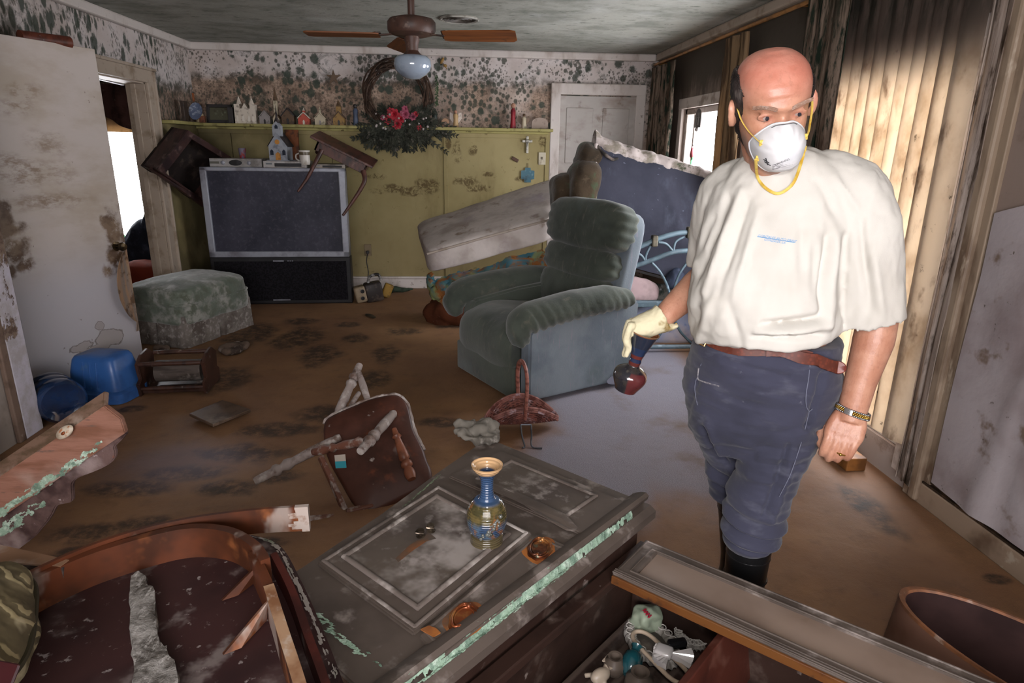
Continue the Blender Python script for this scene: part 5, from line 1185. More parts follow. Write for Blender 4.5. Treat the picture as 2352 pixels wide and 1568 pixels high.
for k in range(25):
    a = pi * k / 24; hp_.append((.012 * sin(2 * a) , -.115 * cos(a) , .10 + .285 * sin(a) ** .75))
tube(bm, hp_, .017, 8, .6)
for k in range(0, 150): pass
obj('handle', bm, mat('handle_cane', '8d5a4e', [('63382f', 16, .45, .62, dict(sc=(1, 1, 3))), ('b39a98', 9, .6, .7)], .5, .35), bk, 60)
tg = thing('wire_tongs', 'bent wire tongs leaning from the basket to the carpet', 'tongs', at(1212, 1030, z=0)); CH = mat('dull_wire', '70757e', [('4d5056', 9, .45, .65)], .3, .5, .7)
for pts in ([(1196, 975, .15, 3.12), (1199, 1000, .08, 3.08), (1205, 1025, .01, 3.04)], [(1220, 975, .15, 3.12), (1221, 1000, .08, 3.08), (1222, 1027, .008, 3.03)]):
    P = [V((at(px, py, y=y).x, y, at(px, py, y=y).z)) for px, py, z, y in pts]; P[-1].z = .006; P += [P[-1] + V((-.012 if pts[0][0] < 1200 else .05, -.02, 0))]
    obj('prong', tube(B(), P, .0045, 6, smooth=5), CH, tg, 60, True)
obj('joint', tube(B(), [at(1196, 975, y=3.12), at(1220, 975, y=3.12)], .004, 6), CH, tg, None, True)
# ================================================================ fallen Windsor chair
CW1 = mat('mildewed_chair_wood', '6a4436', [('472a21', 5, .42, .65), ('a39a95', 9, .50, .62), ('8d837d', 26, .52, .66)], .5, .35)
CW2 = mat('chair_seat_underside', '4a2a20', [('33190f', 4, .42, .66), ('6d3a22', 6, .58, .72), ('a39a94', 9, .66, .72), ('8b807a', 3.2, .62, .72)], .5, .35)
CWM = mat('mildew_grey_wood', '8b807b', [('5d4a41', 11, .48, .64), ('a8a09b', 20, .5, .66)], .7, .2)
wc_ = thing('windsor_chair', 'toppled dark wooden spindle chair, its mildewed seat underside and legs facing us', 'chair', at(860, 1170, z=0))
def pk_(px, py, y): return at(px, py, y=y)
# seat slab : outline on a plane through depth
def sy(py): return 2.90 - (py - 905) * .0016
so_ = [(742, 985), (748, 962), (775, 945), (815, 928), (850, 914), (890, 905), (915, 906), (935, 925), (943, 955), (950, 985), (962, 1010), (972, 1030), (980, 1055), (990, 1080), (985, 1110), (930, 1140), (880, 1165), (845, 1178), (815, 1160), (785, 1110), (755, 1055), (745, 1020)]
P = [pk_(px, py, sy(py)) for px, py in so_]
P = catmull(P + [P[0]], 3)[:-1]
c0 = sum(P, V()) / len(P); n0 = (P[0] - c0).cross(P[len(P) // 4] - c0).normalized(); n0 = n0 if n0.y > 0 else -n0
bm = B()
def inset(k, off): return [c0 + (x - c0) * k + n0 * off for x in P]
ring_loft(bm, [inset(.5, -.004), inset(.94, .0), inset(1.0, .012), inset(1.01, .026), inset(.97, .040), inset(.5, .034)]); bmesh.ops.recalc_face_normals(bm, faces=bm.faces[:]); obj('seat', bm, CW2, wc_, 50, True)
bm = B(); tube(bm, [c0 + (x - c0) * 1.012 + n0 * .02 for x in P[2:34]], .010, 6); jitter(bm, .004, 40); obj('seat_edge', bm, CWM, wc_, 60, True)
def turned(a, b, radii, m, name='leg'):
    a, b = V(a), V(b); L = (b - a).length; n = len(radii)
    return obj(name, lathe(B(), [(r, L * t) for t, r in radii], 16, axis_m(a, b)), m, wc_, 60, True)
LEG = [(0, .015), (.04, .020), (.08, .017), (.12, .021), (.35, .023), (.56, .019), (.60, .025), (.64, .027), (.68, .018), (.70, .016), (.73, .026), (.77, .027), (.80, .018), (.9, .019), (1, .017)]
L1a, L1b = pk_(905, 948, 2.82), pk_(828, 1036, 2.44)
turned(L1a, L1b, LEG, CWM)
L2a, L2b = pk_(782, 1003, 2.735), pk_(584, 1106, 2.56)
turned(L2a, L2b, LEG, CWM)
L3a, L3b = pk_(772, 958, 2.86), pk_(826, 838, 3.16)
turned(L3a, L3b, LEG, CWM)
L4a, L4b = pk_(905, 985, 2.76), pk_(946, 1100, 2.555)
turned(L4a, L4b, [(0, .012), (.1, .014), (.16, .022), (.2, .014), (.45, .022), (.6, .024), (.64, .014), (.68, .026), (.74, .027), (.78, .016), (.84, .024), (.92, .025), (1, .018)], mat('orange_brown_turning', '7d4c36', [('55301f', 9, .45, .65), ('a08d84', 12, .6, .7)], .45, .35), 'stretcher')
s1, s2 = L2a.lerp(L2b, .36), L1a.lerp(L1b, .72)
turned(s1, s2, [(0, .012), (.1, .02), (.25, .022), (.33, .013), (.38, .022), (.44, .013), (.6, .021), (.75, .018), (.82, .023), (.88, .012), (1, .013)], CW1, 'stretcher')
turned(pk_(846, 922, 2.90), pk_(823, 852, 3.10), [(0, .014), (.5, .018), (1, .013)], CWM, 'stretcher')
turned(pk_(806, 930, 2.93), pk_(824, 903, 3.05), [(0, .012), (1, .012)], CWM, 'stretcher')
a, b = pk_(736, 1048, 2.66), pk_(796, 1180, 2.48)
obj('back_post', bar(B(), a, b, .024, .03, bev=.006), CW1, wc_, None, True)
a2, b2 = pk_(858, 1160, 2.5), pk_(795, 1176, 2.47)
obj('back_rail', bar(B(), a2, b2, .03, .024, bev=.006), CW1, wc_, None, True)
obj('back_rail', bar(B(), pk_(690, 1196, 2.40), pk_(800, 1186, 2.46), .03, .03, bev=.006), CW1, wc_, None, True)
q = [pk_(*p, sy(p[1]) - .012) for p in ((768, 1045), (793, 1043), (796, 1074), (771, 1075))]
bm = B(); ring_loft(bm, [q, [x + n0 * .001 for x in q]]); mm_ = [q[0].lerp(q[3], .5), q[1].lerp(q[2], .5)]
obj('price_sticker', bm, mat('pale_sticker', 'b5ab9f', [], .6, .3), wc_, None, True)
q2 = [mm_[0] - n0 * .0015, mm_[1] - n0 * .0015, q[2] - n0 * .0015, q[3] - n0 * .0015]; bm = B(); ring_loft(bm, [q2, [x + n0 * .001 for x in q2]]); obj('sticker_band', bm, mat('turquoise_band', '2f8f9d', [], .6, .3), wc_, None, True)

# ================================================================ fallen hutch (cupboard front up, glazed top part running right)
HZ = .45
def wood(name, a, b, c=None, extra=(), rough=.5):
    return mat(name, a, [(b, 4, .42, .66, dict(sc=(1, 1, 1)))] + ([(c, 11, .54, .70)] if c else []) + list(extra), rough, .35, bump=(30, .2, .004))
HW = wood('silted_hutch_wood', '534942', '433a34', '817771', [('a0978f', 3.3, .60, .76, dict(amt=.5))], .62)
HWM = wood('mildewed_hutch_moulding', '6a605a', '4b423c', 'a09892', [('b0a8a2', 6, .50, .66, dict(amt=.8))], .7)
HD = wood('dark_hutch_side', '33231d', '241814', '4d4039', [('8b7f78', 22, .66, .74, dict(amt=.6))], .45)
HP = wood('mildewed_door_panel', '50473f', '433a35', '7a716c', [('a59d98', 5, .47, .66, dict(amt=.75)), ('99918c', 16, .56, .70, dict(amt=.6))], .65)
GMD = mat('green_mold_crust', '8fa894', [('6b8272', 22, .45, .62), ('adc0b0', 40, .5, .65)], .95, .05, bump=(60, .8, .01))
h1, h2, h3, h4 = at(1120, 1003, z=HZ), at(1472, 1147, z=HZ), at(955, 1590, z=HZ), at(640, 1320, z=HZ)
e1 = (h2 - h1).normalized(); e2 = V((e1.y, -e1.x, 0)) * 1.0
e2 = e2 if e2.y < 0 else -e2
HL = (h2 - h1).length; HWd = 1.12
h1.z = 0
hang = math.atan2(e1.y, e1.x)
hu = thing('fallen_hutch', 'dark wooden hutch lying on its back under grey silt, cupboard door and drawers facing up', 'cabinet', (h1.x, h1.y, 0), hang)
# local frame: +x runs towards the hutch's top, -y towards the camera, z up
def HL(px, py, z):
    p = at(px, py, z=z); d = p - h1
    return (d.x * cos(hang) + d.y * sin(hang), -d.x * sin(hang) + d.y * cos(hang))
def HWo(x, y, z): return V((h1.x + x * cos(hang) - y * sin(hang), h1.y + x * sin(hang) + y * cos(hang), z))
def slabxy(bm, out, z0, z1, bev=.004): return prism(bm, out, z1 - z0, Matrix.Translation((0, 0, z0)), bev)
# carcass of the base part
out = [(.0, .0), (.66, .0), (.665, -1.03), (.20, -1.03), (.185, -.90), (.13, -.60), (.06, -.30)]
ins = [(.02, -.02), (.64, -.02), (.645, -1.01), (.22, -1.01), (.205, -.90), (.15, -.60), (.08, -.30)]
obj('carcass', slabxy(B(), ins, 0, .425), HD, hu)
obj('face_frame', slabxy(B(), out, .425, .448, .005), HW, hu)
# big cupboard door with a raised, moulded field
dq = [HL(*p, .46) for p in ((728, 1290), (1008, 1112), (1222, 1222), (950, 1452))]
def lerp2(q, u, v):
    a = V((*q[0], 0)).lerp(V((*q[1], 0)), u); b = V((*q[3], 0)).lerp(V((*q[2], 0)), u); return a.lerp(b, v)
def quad_in(q, m): return [tuple(lerp2(q, u, v).xy) for u, v in ((m, m), (1 - m, m), (1 - m, 1 - m), (m, 1 - m))]
def moulding(name, q, z, r, mat_, parent, sub=True):
    bm = B(); P = [V((*p, z)) for p in q]
    for a, b in zip(P, P[1:] + P[:1]): tube(bm, [a - (b - a).normalized() * r * .6, b + (b - a).normalized() * r * .6], r, 8, .8)
    return obj(name, bm, mat_, parent, 50)
dr = obj('cupboard_door', slabxy(B(), dq, .446, .460, .004), HW, hu)
obj('door_panel', slabxy(B(), quad_in(dq, .11), .456, .464, .003), HP, dr); moulding('door_moulding', quad_in(dq, .12), .463, .008, HWM, dr); moulding('door_moulding', quad_in(dq, .03), .459, .006, HWM, dr)
# second door with lifting veneer
pq = [HL(*p, .458) for p in ((1030, 1092), (1150, 1034), (1440, 1152), (1340, 1226))]
d2_ = obj('cupboard_door', slabxy(B(), pq, .446, .458, .004), HW, hu)
obj('door_panel', slabxy(B(), quad_in(pq, .16), .455, .462, .003), HP, d2_); moulding('door_moulding', quad_in(pq, .17), .461, .007, HWM, d2_)
vq = [HL(*p, .466) for p in ((1068, 1100), (1120, 1092), (1360, 1205), (1330, 1232), (1290, 1216), (1230, 1178), (1180, 1146), (1140, 1128), (1100, 1118))]
bm = prism(B(), vq, .003, Matrix.Translation((0, 0, .463))); bm = subdiv(bm, 1)
for v in bm.verts: v.co.z += .010 * abs(fbm(v.co, 7)) 
obj('lifted_veneer', bm, HW, d2_, label='torn dark veneer lifting off the small door')
# drawer front, with its two pulls
wq = [HL(*p, .46) for p in ((1238, 1222), (1330, 1262), (1010, 1512), (962, 1456))]
dw = obj('drawer', slabxy(B(), wq, .446, .458, .004), HW, hu)
moulding('drawer_moulding', quad_in(wq, .04), .457, .005, HW, dw)
RUST = mat('rusted_brass', '844626', [('a4703e', 18, .45, .62), ('4a2716', 12, .52, .66), ('5b5a48', 30, .6, .68)], .35, .5, .55)
RST = mat('rust_stain', '7d4a28', [('9a5f2e', 12, .45, .65), ('544538', 7, .5, .68)], .8, .2)
def pull(px, py, ang, parent):
    x, y = HL(px, py, .462); T = Matrix.Translation((x, y, .458)) @ Matrix.Rotation(ang, 4, 'Z')
    bm = B(); prism(bm, [(.052 * cos(2 * pi * k / 28) * (1 + .05 * cos(8 * 2 * pi * k / 28)), .034 * sin(2 * pi * k / 28) * (1 + .05 * cos(8 * 2 * pi * k / 28))) for k in range(28)], .004, T, .001)
    for rr in (.8, .62): tube(bm, [T @ V((.052 * rr * cos(2 * pi * k / 28), .034 * rr * sin(2 * pi * k / 28), .005)) for k in range(29)], .0022, 6, caps=False)
    p_ = obj('drawer_pull', bm, RUST, parent, 50)
    bm = B()
    for s in (-1, 1): ball(bm, T @ V((s * .036, 0, .007)), .007, 12)
    tube(bm, [T @ V(q) for q in ((-.036, 0, .010), (-.039, -.012, .009), (-.022, -.023, .008), (0, -.026, .008), (.022, -.023, .008), (.039, -.012, .009), (.036, 0, .010))], .0030, 8, smooth=5)
    obj('bail', bm, RUST, p_, 60)
    bm = B(); prism(bm, [((.062 + .005 * sin(6 * pi * k / 40)) * cos(2 * pi * k / 40) + .003, (.044 + .004 * cos(10 * pi * k / 40)) * sin(2 * pi * k / 40)) for k in range(40)], .0012, T @ Matrix.Translation((0, 0, -.0006)))
    obj('rust_ring', bm, RST, p_)
pull(1240, 1258, R(-62), dw); pull(1066, 1417, R(-62), dw)
bm = prism(B(), [HL(*p, .459) for p in ((966, 1446), (985, 1438), (1002, 1444), (1012, 1454), (994, 1464))], .003, Matrix.Translation((0, 0, .4585))); obj('rust_flake', bm, RST, dw, label='orange rust flake beside the lower pull')
# small twin-knob latch on the big door
lk = None
for (px, py) in ((990, 1216), (966, 1228)):
    x, y = HL(px, py, .468); bm = B(); lathe(bm, [(.012, 0), (.013, .003), (.006, .006), (.006, .012), (.011, .016), (.010, .021), (0, .022)], 16, Matrix.Translation((x, y, .463))); tube(bm, [(x - .012, y, .478), (x, y - .016, .482), (x + .012, y, .478)], .003, 6, smooth=4)
    obj('knob', bm, mat('tarnished_latch', '6b5f50', [('3f352b', 14, .45, .62), ('8a4a24', 9, .6, .7)], .3, .5, .7), dr, 50)
bm = prism(B(), [HL(*p, .465) for p in ((985, 1222), (1002, 1236), (980, 1242), (950, 1262), (915, 1290), (908, 1282), (940, 1252))], .0012, Matrix.Translation((0, 0, .4635))); obj('rust_stain', bm, mat('brown_rust_run', '5d4330', [('75482a', 9, .45, .62), ('4d443d', 7, .5, .65)], .8, .2), dr)
# moulded top board of the base, green with mould
bm = B()
prof = [(-.035, .435), (.005, .437), (.018, .452), (.022, .466), (.012, .474), (-.004, .470), (-.020, .462), (-.035, .452)]
for k in range(1):
    ring_loft(bm, [[V((.66 + a, .012, b)) for a, b in prof], [V((.668 + a, -1.06, b)) for a, b in prof]])
bmesh.ops.recalc_face_normals(bm, faces=bm.faces[:]); obj('edge_moulding', bm, HW, hu, 30)
bm = B(); ring_loft(bm, [[V((.66 + a, .012, b)) for a, b in ((.0, .40), (.05, .40), (.05, .425), (.03, .438), (.0, .438))], [V((.668 + a, -1.06, b)) for a, b in ((.0, .40), (.05, .40), (.05, .425), (.03, .438), (.0, .438))]]); bmesh.ops.recalc_face_normals(bm, faces=bm.faces[:]); obj('ledge_board', bm, HW, hu, 30)
obj('end_board', box(B(), (.655, -.52, .20), (.022, 1.02, .40), bev=.003), HD, hu)
def crust(name, f, nu, nv, parent, seed, amp=.006, keep=.0, m=GMD):
    """patchy crust lying on a surface: f(u, v) -> point; cells are dropped where noise is low"""
    bm = B(); vs = {}; rj = random.Random(int(seed * 10))
    for i in range(nu):
        for j in range(nv):
            u, v = (i + .5) / nu, (j + .5) / nv
            e = min(u, 1 - u, 1) * 4
            if fbm((u * 14 + seed, v * 3.2, seed), 1, 4) + .55 - 1.5 * abs(v - .5) - max(0, .25 - min(u, 1 - u)) * 1.5 < keep: continue
            q = []
            for a, b in ((i, j), (i + 1, j), (i + 1, j + 1), (i, j + 1)):
                if (a, b) not in vs:
                    p = V(f((a + rj.uniform(-.42, .42)) / nu, (b + rj.uniform(-.42, .42)) / nv)); p.z += .0015 + amp * max(0, fbm((a / nu * 60, b / nv * 9, seed), 1)); vs[(a, b)] = bm.verts.new(p)
                q.append(vs[(a, b)])
            bm.faces.new(q)
    return obj(name, bm, m, parent, 80)
crust('green_mold', lambda u, v: (.676 + .008 * u - .022 * (1 - 2 * v) , -.09 - .90 * u, .4695 - .055 * (v - .42) ** 2 * 4 - .004), 200, 14, hu, 3.0, .008, -.12)
crust('green_mold', lambda u, v: (.69 + .012 * v, -.35 - .62 * u, .442), 140, 7, hu, 9.0, .005, .10)
crust('green_mold', lambda u, v: (.245 + .35 * u + .03 * v, -.985 + .03 * v, .448), 90, 6, hu, 6.0, .003, .28)
crust('green_mold', lambda u, v: (.085 + .07 * u, -.33 - .22 * u + .03 * v, .4485), 50, 8, hu, 12.0, .003, .0, mat('grey_green_film', '6d7863', [('5a5a4d', 9, .45, .65)], .95, .05))
GREY = mat('grey_cloth_clump', '6f6a62', [('4d4842', 6, .45, .65), ('8d8880', 13, .55, .68)], .85, .2)
p = at(1085, 1003, z=.43); bm = cushion(B(), (p.x + .015, p.y - .045, .475), (.19, .13, .05), (0, 0, R(-25)), e=2.3, n=16, nz=.045, nsc=11); jitter(bm, .01, 30)
solo('muddy_rag', bm, GREY, 'stiff grey muddy rag over the far corner of the fallen hutch', 'rag', None, 80)
# ---- upper part of the hutch, running to the right
UX0, UX1 = .68, 1.86
BBD = NT('beadboard_back'); xx = BBD.axis('X'); sc_ = BBD.math('SINE', BBD.math('MULTIPLY', xx, 2 * pi / .052)); 
cc = BBD.mix(BBD.ramp(sc_, -.2, .9), srgb('332621'), srgb('5d4f47')); cc = BBD.mix(BBD.math('MULTIPLY', BBD.ramp(BBD.noise(6, 5, .65), .45, .65), .6), cc, srgb('6b5f57')); BBDM = BBD.fin(cc, .6, .3)
def beads(u, v):
    x = UX0 + (UX1 - UX0) * u; return (x, -1.06 + 1.04 * v, .045 + .006 * abs(sin(pi * x / .052)))
obj('back_panel', grid(B(), beads, 230, 2, .02), BBDM, hu)
obj('side_board', box(B(), ((UX0 + UX1) / 2, -.030, .16), (UX1 - UX0, .022, .28), bev=.003), HD, hu)
obj('side_board', box(B(), ((UX0 + UX1) / 2, -1.05, .16), (UX1 - UX0, .022, .28), bev=.003), HD, hu)
obj('top_board', box(B(), (UX1, -.54, .16), (.03, 1.06, .30), bev=.004), HD, hu)
SH = wood('red_brown_shelf', '4a241b', '2d1511', '5d3a30', (), .4)
for x in (HL(1675, 1475, .25)[0], 1.42): obj('shelf', box(B(), (x, -.54, .165), (.022, 1.0, .22), (0, R(-10), 0), bev=.003), SH, hu)
obj('shelf', box(B(), (1.26, -.72, .10), (.03, .5, .08), (0, R(12), R(8)), bev=.004), HD, hu)
# glazed door, its pane filmed with mud
g0 = V((*HL(1475, 1232, .343), 0)); g1 = V((*HL(2330, 1580, .343), 0)); g2 = V((*HL(1380, 1300, .343), 0)); gang = math.atan2((g1 - g0).y, (g1 - g0).x)
GL, GW = 1.12, abs(-(g2 - g0).x * sin(gang) + (g2 - g0).y * cos(gang))
gm = Matrix.Translation((max(.705, g0.x - .02), g0.y, .315)) @ Matrix.Rotation(gang, 4, 'Z')
obj('cross_rail', box(B(), (.698, -.53, .298), (.045, 1.05, .03), bev=.004), HD, hu)
gd = obj('glazed_door', B(), HW, hu); gd.data.clear_geometry()
bm = B()
for c_, s_ in (((GL / 2, -.018, .012), (GL, .036, .028)), ((GL / 2, -GW + .024, .012), (GL, .048, .028)), ((.028, -GW / 2, .012), (.056, GW, .027)), ((GL - .028, -GW / 2, .012), (.056, GW, .027))): box(bm, c_, s_, bev=.005)
for r_, off in ((.003, .038), (.003, .010)): 
    tube(bm, [(.0 + off, -off, .027), (GL - off, -off, .027), (GL - off, -GW + off, .027), (off, -GW + off, .027), (off, -off, .027)], r_, 6)
for k in range(3): tube(bm, [(.0, -GW + .004 + .008 * k, .026), (GL, -GW + .004 + .008 * k, .026)], .0028, 6)
bm.transform(gm); merge_ = bm; me_ = gd.data; bm.normal_update(); bm.to_mesh(me_); bm.free()
MUDP = mat('mud_filmed_glass', '857468', [('786659', 3, .4, .66), ('6a5848', 12, .66, .76, dict(amt=.6))], .42, .35)
bm = box(B(), (GL / 2, -GW / 2, .012), (GL - .09, GW - .07, .006)); bm.transform(gm); obj('muddy_pane', bm, MUDP, gd)
OBR = mat('orange_brown_edge', '66401f', [('5a3319', 6, .42, .65, dict(sc=(1, 5, 5))), ('3d2618', 14, .58, .7)], .4, .4)
bm = box(B(), (GL / 2, -GW - .003, .006), (GL - .004, .008, .026), bev=.002); bm.transform(gm); obj('bare_edge', bm, OBR, gd)
# ---- what has slid to the back of the open hutch
IN = 'ornaments spilled inside the open hutch'
def hin(px, py, z): return at(px, py, z=z)
LACE = mat('grey_lace', 'a5a09a', [('77726c', 50, .46, .6, dict(voro=1)), ('8b857e', 30, .5, .64)], .8, .2)
def lace(name, px, py, z, ra, rb_, rot, label, hole=.55):
    c0 = hin(px, py, z); t = thing(name, label, 'ornament', c0, rot, None)
    n = 120; sc2 = lambda k: 1 + .045 * abs(sin(12 * 2 * pi * k / n))
    R3 = [[V((ra * r * cos(2 * pi * k / n) * (sc2(k) if r > .9 else 1), rb_ * r * sin(2 * pi * k / n) * (sc2(k) if r > .9 else 1), h + .004 * sin(24 * 2 * pi * k / n) * r)) for k in range(n)] for r, h in ((hole, .010), (.75, .020), (.92, .016), (1.0, .004), (.98, .0), (hole, .002))]
    bm = B(); ring_loft(bm, R3 + [R3[0]], False, False); obj('lace_ruffle', bm, LACE, t, 60)
    bm = B()
    for k in range(20):
        a = 2 * pi * k / 20; 
        for q in range(1): tube(bm, [V((ra * .82 * cos(a), rb_ * .82 * sin(a), .022)) + V((.012 * cos(2 * pi * j / 8), .012 * sin(2 * pi * j / 8), 0)) for j in range(9)], .002, 4, caps=False)
    obj('lace_loops', bm, mat('pale_lace_thread', 'b5b0aa', [], .8, .2), t, 60)
    t['group'] = IN
    return t
t = lace('lace_ornament', 1497, 1478, .075, .105, .070, R(-72), 'oval ornament with a scalloped grey lace ruffle lying inside the open hutch')
obj('backing', lathe(B(), [(0, .004), (.055, .004), (.055, .008), (0, .010)], 30, Matrix.Diagonal((1, .7, 1, 1))), mat('dark_backing', '4a443f', [('6d655d', 12, .5, .65)], .5, .4), t)
lace('lace_ornament', 1588, 1470, .075, .05, .04, R(-30), 'smaller lace-edged ornament half under the glazed door of the hutch', .2)
c0 = hin(1516, 1505, .110); hoop = [V((c0.x, c0.y, .108)) + V((cos(a) * .118 * cos(R(-70)) - sin(a) * (.040 + .010 * cos(2 * a)) * sin(R(-70)), cos(a) * .118 * sin(R(-70)) + sin(a) * (.040 + .010 * cos(2 * a)) * cos(R(-70)), .010 * cos(a))) for a in [2 * pi * k / 48 for k in range(49)]]
solo('oval_frame', tube(B(), hoop, .0065, 8, caps=False), mat('cream_oval_frame', 'bba893', [('93816d', 8, .5, .7)], .4, .4), 'cream pinched oval frame lying over the lace ornament in the hutch', 'frame', None, 60)
# porcelain lady lying on her side
lady = thing('porcelain_figurine', 'white porcelain figurine in a pleated dress with black hair lying in the hutch', 'figurine', hin(1538, 1500, .13), R(-18)); PW = mat('white_porcelain', 'cfcac8', [('a8a3a2', 6, .5, .72)], .15, .6, coat=.4); PB = mat('black_glaze', '161618', [], .15, .6, coat=.4)
def fan_(a0, a1, r0, r1, n, z, th):
    bm = B(); top = []; bot = []
    A = [a0 + (a1 - a0) * k / n for k in range(n + 1)]
    for k, a in enumerate(A):
        zz = z + (th if k % 2 else 0); top.append((V((r0 * cos(a), r0 * sin(a), z)), V((r1 * cos(a), r1 * sin(a), zz))))
    for k in range(n):
        p, q = top[k], top[k + 1]; ring_loft(bm, [[p[0], p[1], q[1], q[0]], [x - V((0, 0, .018)) for x in (p[0], p[1], q[1], q[0])]])
    return bm
obj('skirt', fan_(R(-28), R(28), .004, .066, 14, .004, .005), PW, lady); b_ = fan_(R(200), R(260), .010, .050, 8, .002, .004); obj('sleeve', b_, PW, lady)
obj('bodice', box(B(), (-.016, .004, .0), (.050, .044, .022), (0, 0, R(-14)), bev=.008), PW, lady, 60); obj('hair', box(B(), (.020, .036, .008), (.056, .024, .022), (0, 0, R(24)), bev=.006), PB, lady)
obj('sleeve', fan_(R(140), R(185), .010, .046, 5, .002, .004), PW, lady)
TEAL = mat('teal_glaze', '1a4c54', [('133a40', 8, .45, .66)], .12, .6, coat=.5)
c0 = hin(1452, 1516, .1); t = thing('teal_vase', 'glossy teal round vase lying inside the hutch beside the lace ornament', 'vase', (c0.x, c0.y, .056)); t.scale = (.78,) * 3
m = Euler((R(70), 0, R(150))).to_matrix().to_4x4(); obj('body', lathe(B(), [(.018, -.05), (.034, -.03), (.040, 0), (.034, .03), (.016, .045), (.016, .06), (.022, .068), (.014, .066), (.012, .04), (0, -.03)], 28, Matrix.Translation((0, 0, .045)) @ m), TEAL, t, 50)
GP = mat('grey_brown_pot', '5d5249', [('453c35', 6, .45, .66), ('7d7268', 12, .56, .7)], .35, .45)
for (px, py, r, lab) in ((1412, 1528, .034, 'small round grey-brown pot behind the teal vase in the hutch'), (1468, 1574, .042, 'larger round grey-brown pot at the lower edge of the photo, in the hutch')):
    c0 = hin(px, py, .08); solo('round_pot', lathe(B(), [(0, 0), (r * .6, .002), (r, r * .7), (r * .92, r * 1.25), (r * .55, r * 1.6), (r * .55, r * 1.75), (r * .62, r * 1.8), (r * .45, r * 1.75), (r * .4, r * 1.4), (0, r * .4)], 28, Matrix.Translation((c0.x, c0.y, .052))), GP, lab, 'pot', IN, 50)
CC = mat('cream_ceramic_figure', 'b5a694', [('8b7865', 9, .5, .66), ('a5823a', 24, .68, .74)], .3, .5)
c0 = hin(1380, 1538, .10); t = thing('cow_figurine', 'cream ceramic animal figurine with a yellow eye lying in the hutch by the grey pot', 'figurine', (c0.x, c0.y, .055), R(25))
bm = B(); ball(bm, (0, 0, .025), .026, 14, (1.25, .8, .8)); ball(bm, (.035, .012, .03), .016, 12, (1.5, .8, .8), (0, -.3, .3)); tube(bm, [(-.02, -.01, .02), (-.032, -.03, .012), (-.034, -.045, .004)], .007, 8); tube(bm, [(.0, -.018, .02), (-.004, -.038, .01), (-.002, -.05, .004)], .007, 8); tube(bm, [(-.015, .018, .02), (-.03, .032, .012)], .007, 8)
obj('body', remeshed(bm, .0035, 2), CC, t, 80)
for s in (-1, 1): obj('ear', prism(B(), [(0, -.006), (.035, 0), (0, .006)], .004, Matrix.Translation((.03, .012 + s * .012, .038)) @ Matrix.Rotation(R(30 * s), 4, 'Z')), CC, t)
obj('eye', ball(B(), (.045, .004, .042), .005, 8), mat('amber_eye', 'b58a24', [], .2, .6), t, 60)
c0 = hin(1487, 1412, .12); bm = cushion(B(), (c0.x, c0.y, .10), (.10, .075, .10), (R(10), R(14), R(20)), e=3, n=12, nz=.016, nsc=16); t = solo('paper_bag', bm, mat('pale_green_bag', '8f9a86', [('75806d', 7, .45, .66), ('a88f84', 9, .56, .68)], .5, .4), 'crumpled pale green bag with a red squiggle, tucked under the glazed door', 'bag', None, 80)
bm = B(); w0 = HL(1487, 1412, .12)
zt_ = [at(px, py, z=.155) for px, py in ((1477, 1402), (1484, 1398), (1480, 1406), (1487, 1404), (1484, 1412), (1491, 1408), (1489, 1418), (1496, 1412))]
tube(bm, zt_, .0022, 6, smooth=4); obj('red_print', bm, mat('red_ink', '9c2438', [], .5, .3), t, 60, True)

# ================================================================ stoneware vase on the hutch
vx, vy = HL(1118, 1240, .466); vw = HWo(vx, vy, .4645)
def vase_mat():
    t = NT('stoneware_glaze'); z = t.axis('Z')
    zz = t.math('ADD', z, t.math('MULTIPLY', t.math('SUBTRACT', t.noise(30, 4, .6, sc=(1, 1, .35)), .5), .05))
    olive = t.mix(t.ramp(t.noise(40, 4, .6), .4, .6), srgb('3f3b22'), srgb('5f5330'))
    blue = t.mix(t.ramp(t.noise(35, 4), .4, .6), srgb('2c405a'), srgb('445a6e'))
    c = t.mix(t.ramp(zz, .088, .070), olive, blue); c = t.mix(t.math('MULTIPLY', t.ramp(t.noise(24, 4, .6, sc=(1, 1, .5)), .56, .64), .9), c, srgb('7d5230'))
    c = t.mix(t.ramp(z, .034, .028), c, srgb('4d442e')); c = t.mix(t.ramp(z, .122, .130), c, srgb('304766'))
    c = t.mix(t.ramp(z, .208, .214), c, srgb('c9a378')); t.bump(t.math('SINE', t.math('MULTIPLY', z, 900)), .4, .002)
    m = t.fin(c, .16, .6); t.b.inputs['Coat Weight'].default_value = .5; return m
vs_ = thing('stoneware_vase', 'blue and olive glazed stoneware vase with a flared cream mouth standing on the fallen hutch', 'vase', vw)
prof = [(0, 0), (.041, 0), (.044, .004), (.044, .022), (.040, .026), (.043, .030), (.050, .045), (.055, .07), (.053, .095), (.044, .118), (.034, .128), (.030, .130), (.022, .133), (.0185, .145), (.017, .165), (.018, .188), (.024, .204), (.036, .218), (.042, .228), (.042, .232), (.039, .232), (.026, .217), (.017, .204), (.013, .17), (.012, .14)]
prof = [(max(0, p.x), p.y) for p in catmull([V((a, b, 0)) for a, b in prof[:-6]], 4)] + prof[-6:]
bm = B(); lathe(bm, prof, 56, None, True, False); obj('body', bm, vase_mat(), vs_, 60)
obj('inner_glaze', lathe(B(), [(0, .206), (.0165, .206), (.018, .2075)], 32, None, True, False), mat('blue_inside', '22375a', [('162a4d', 8, .4, .6)], .1, .6), vs_, 60)
bm = B(); rg = random.Random(4)
for k in range(26):
    u = k / 26; a = R(-78) + R(26) * (u - .5) * 2 + rg.uniform(-.18, .18); z = .045 + .05 * u + rg.uniform(-.008, .008); r = .0535; ball(bm, (r * cos(a), r * sin(a), z), rg.uniform(.0035, .006), 10)
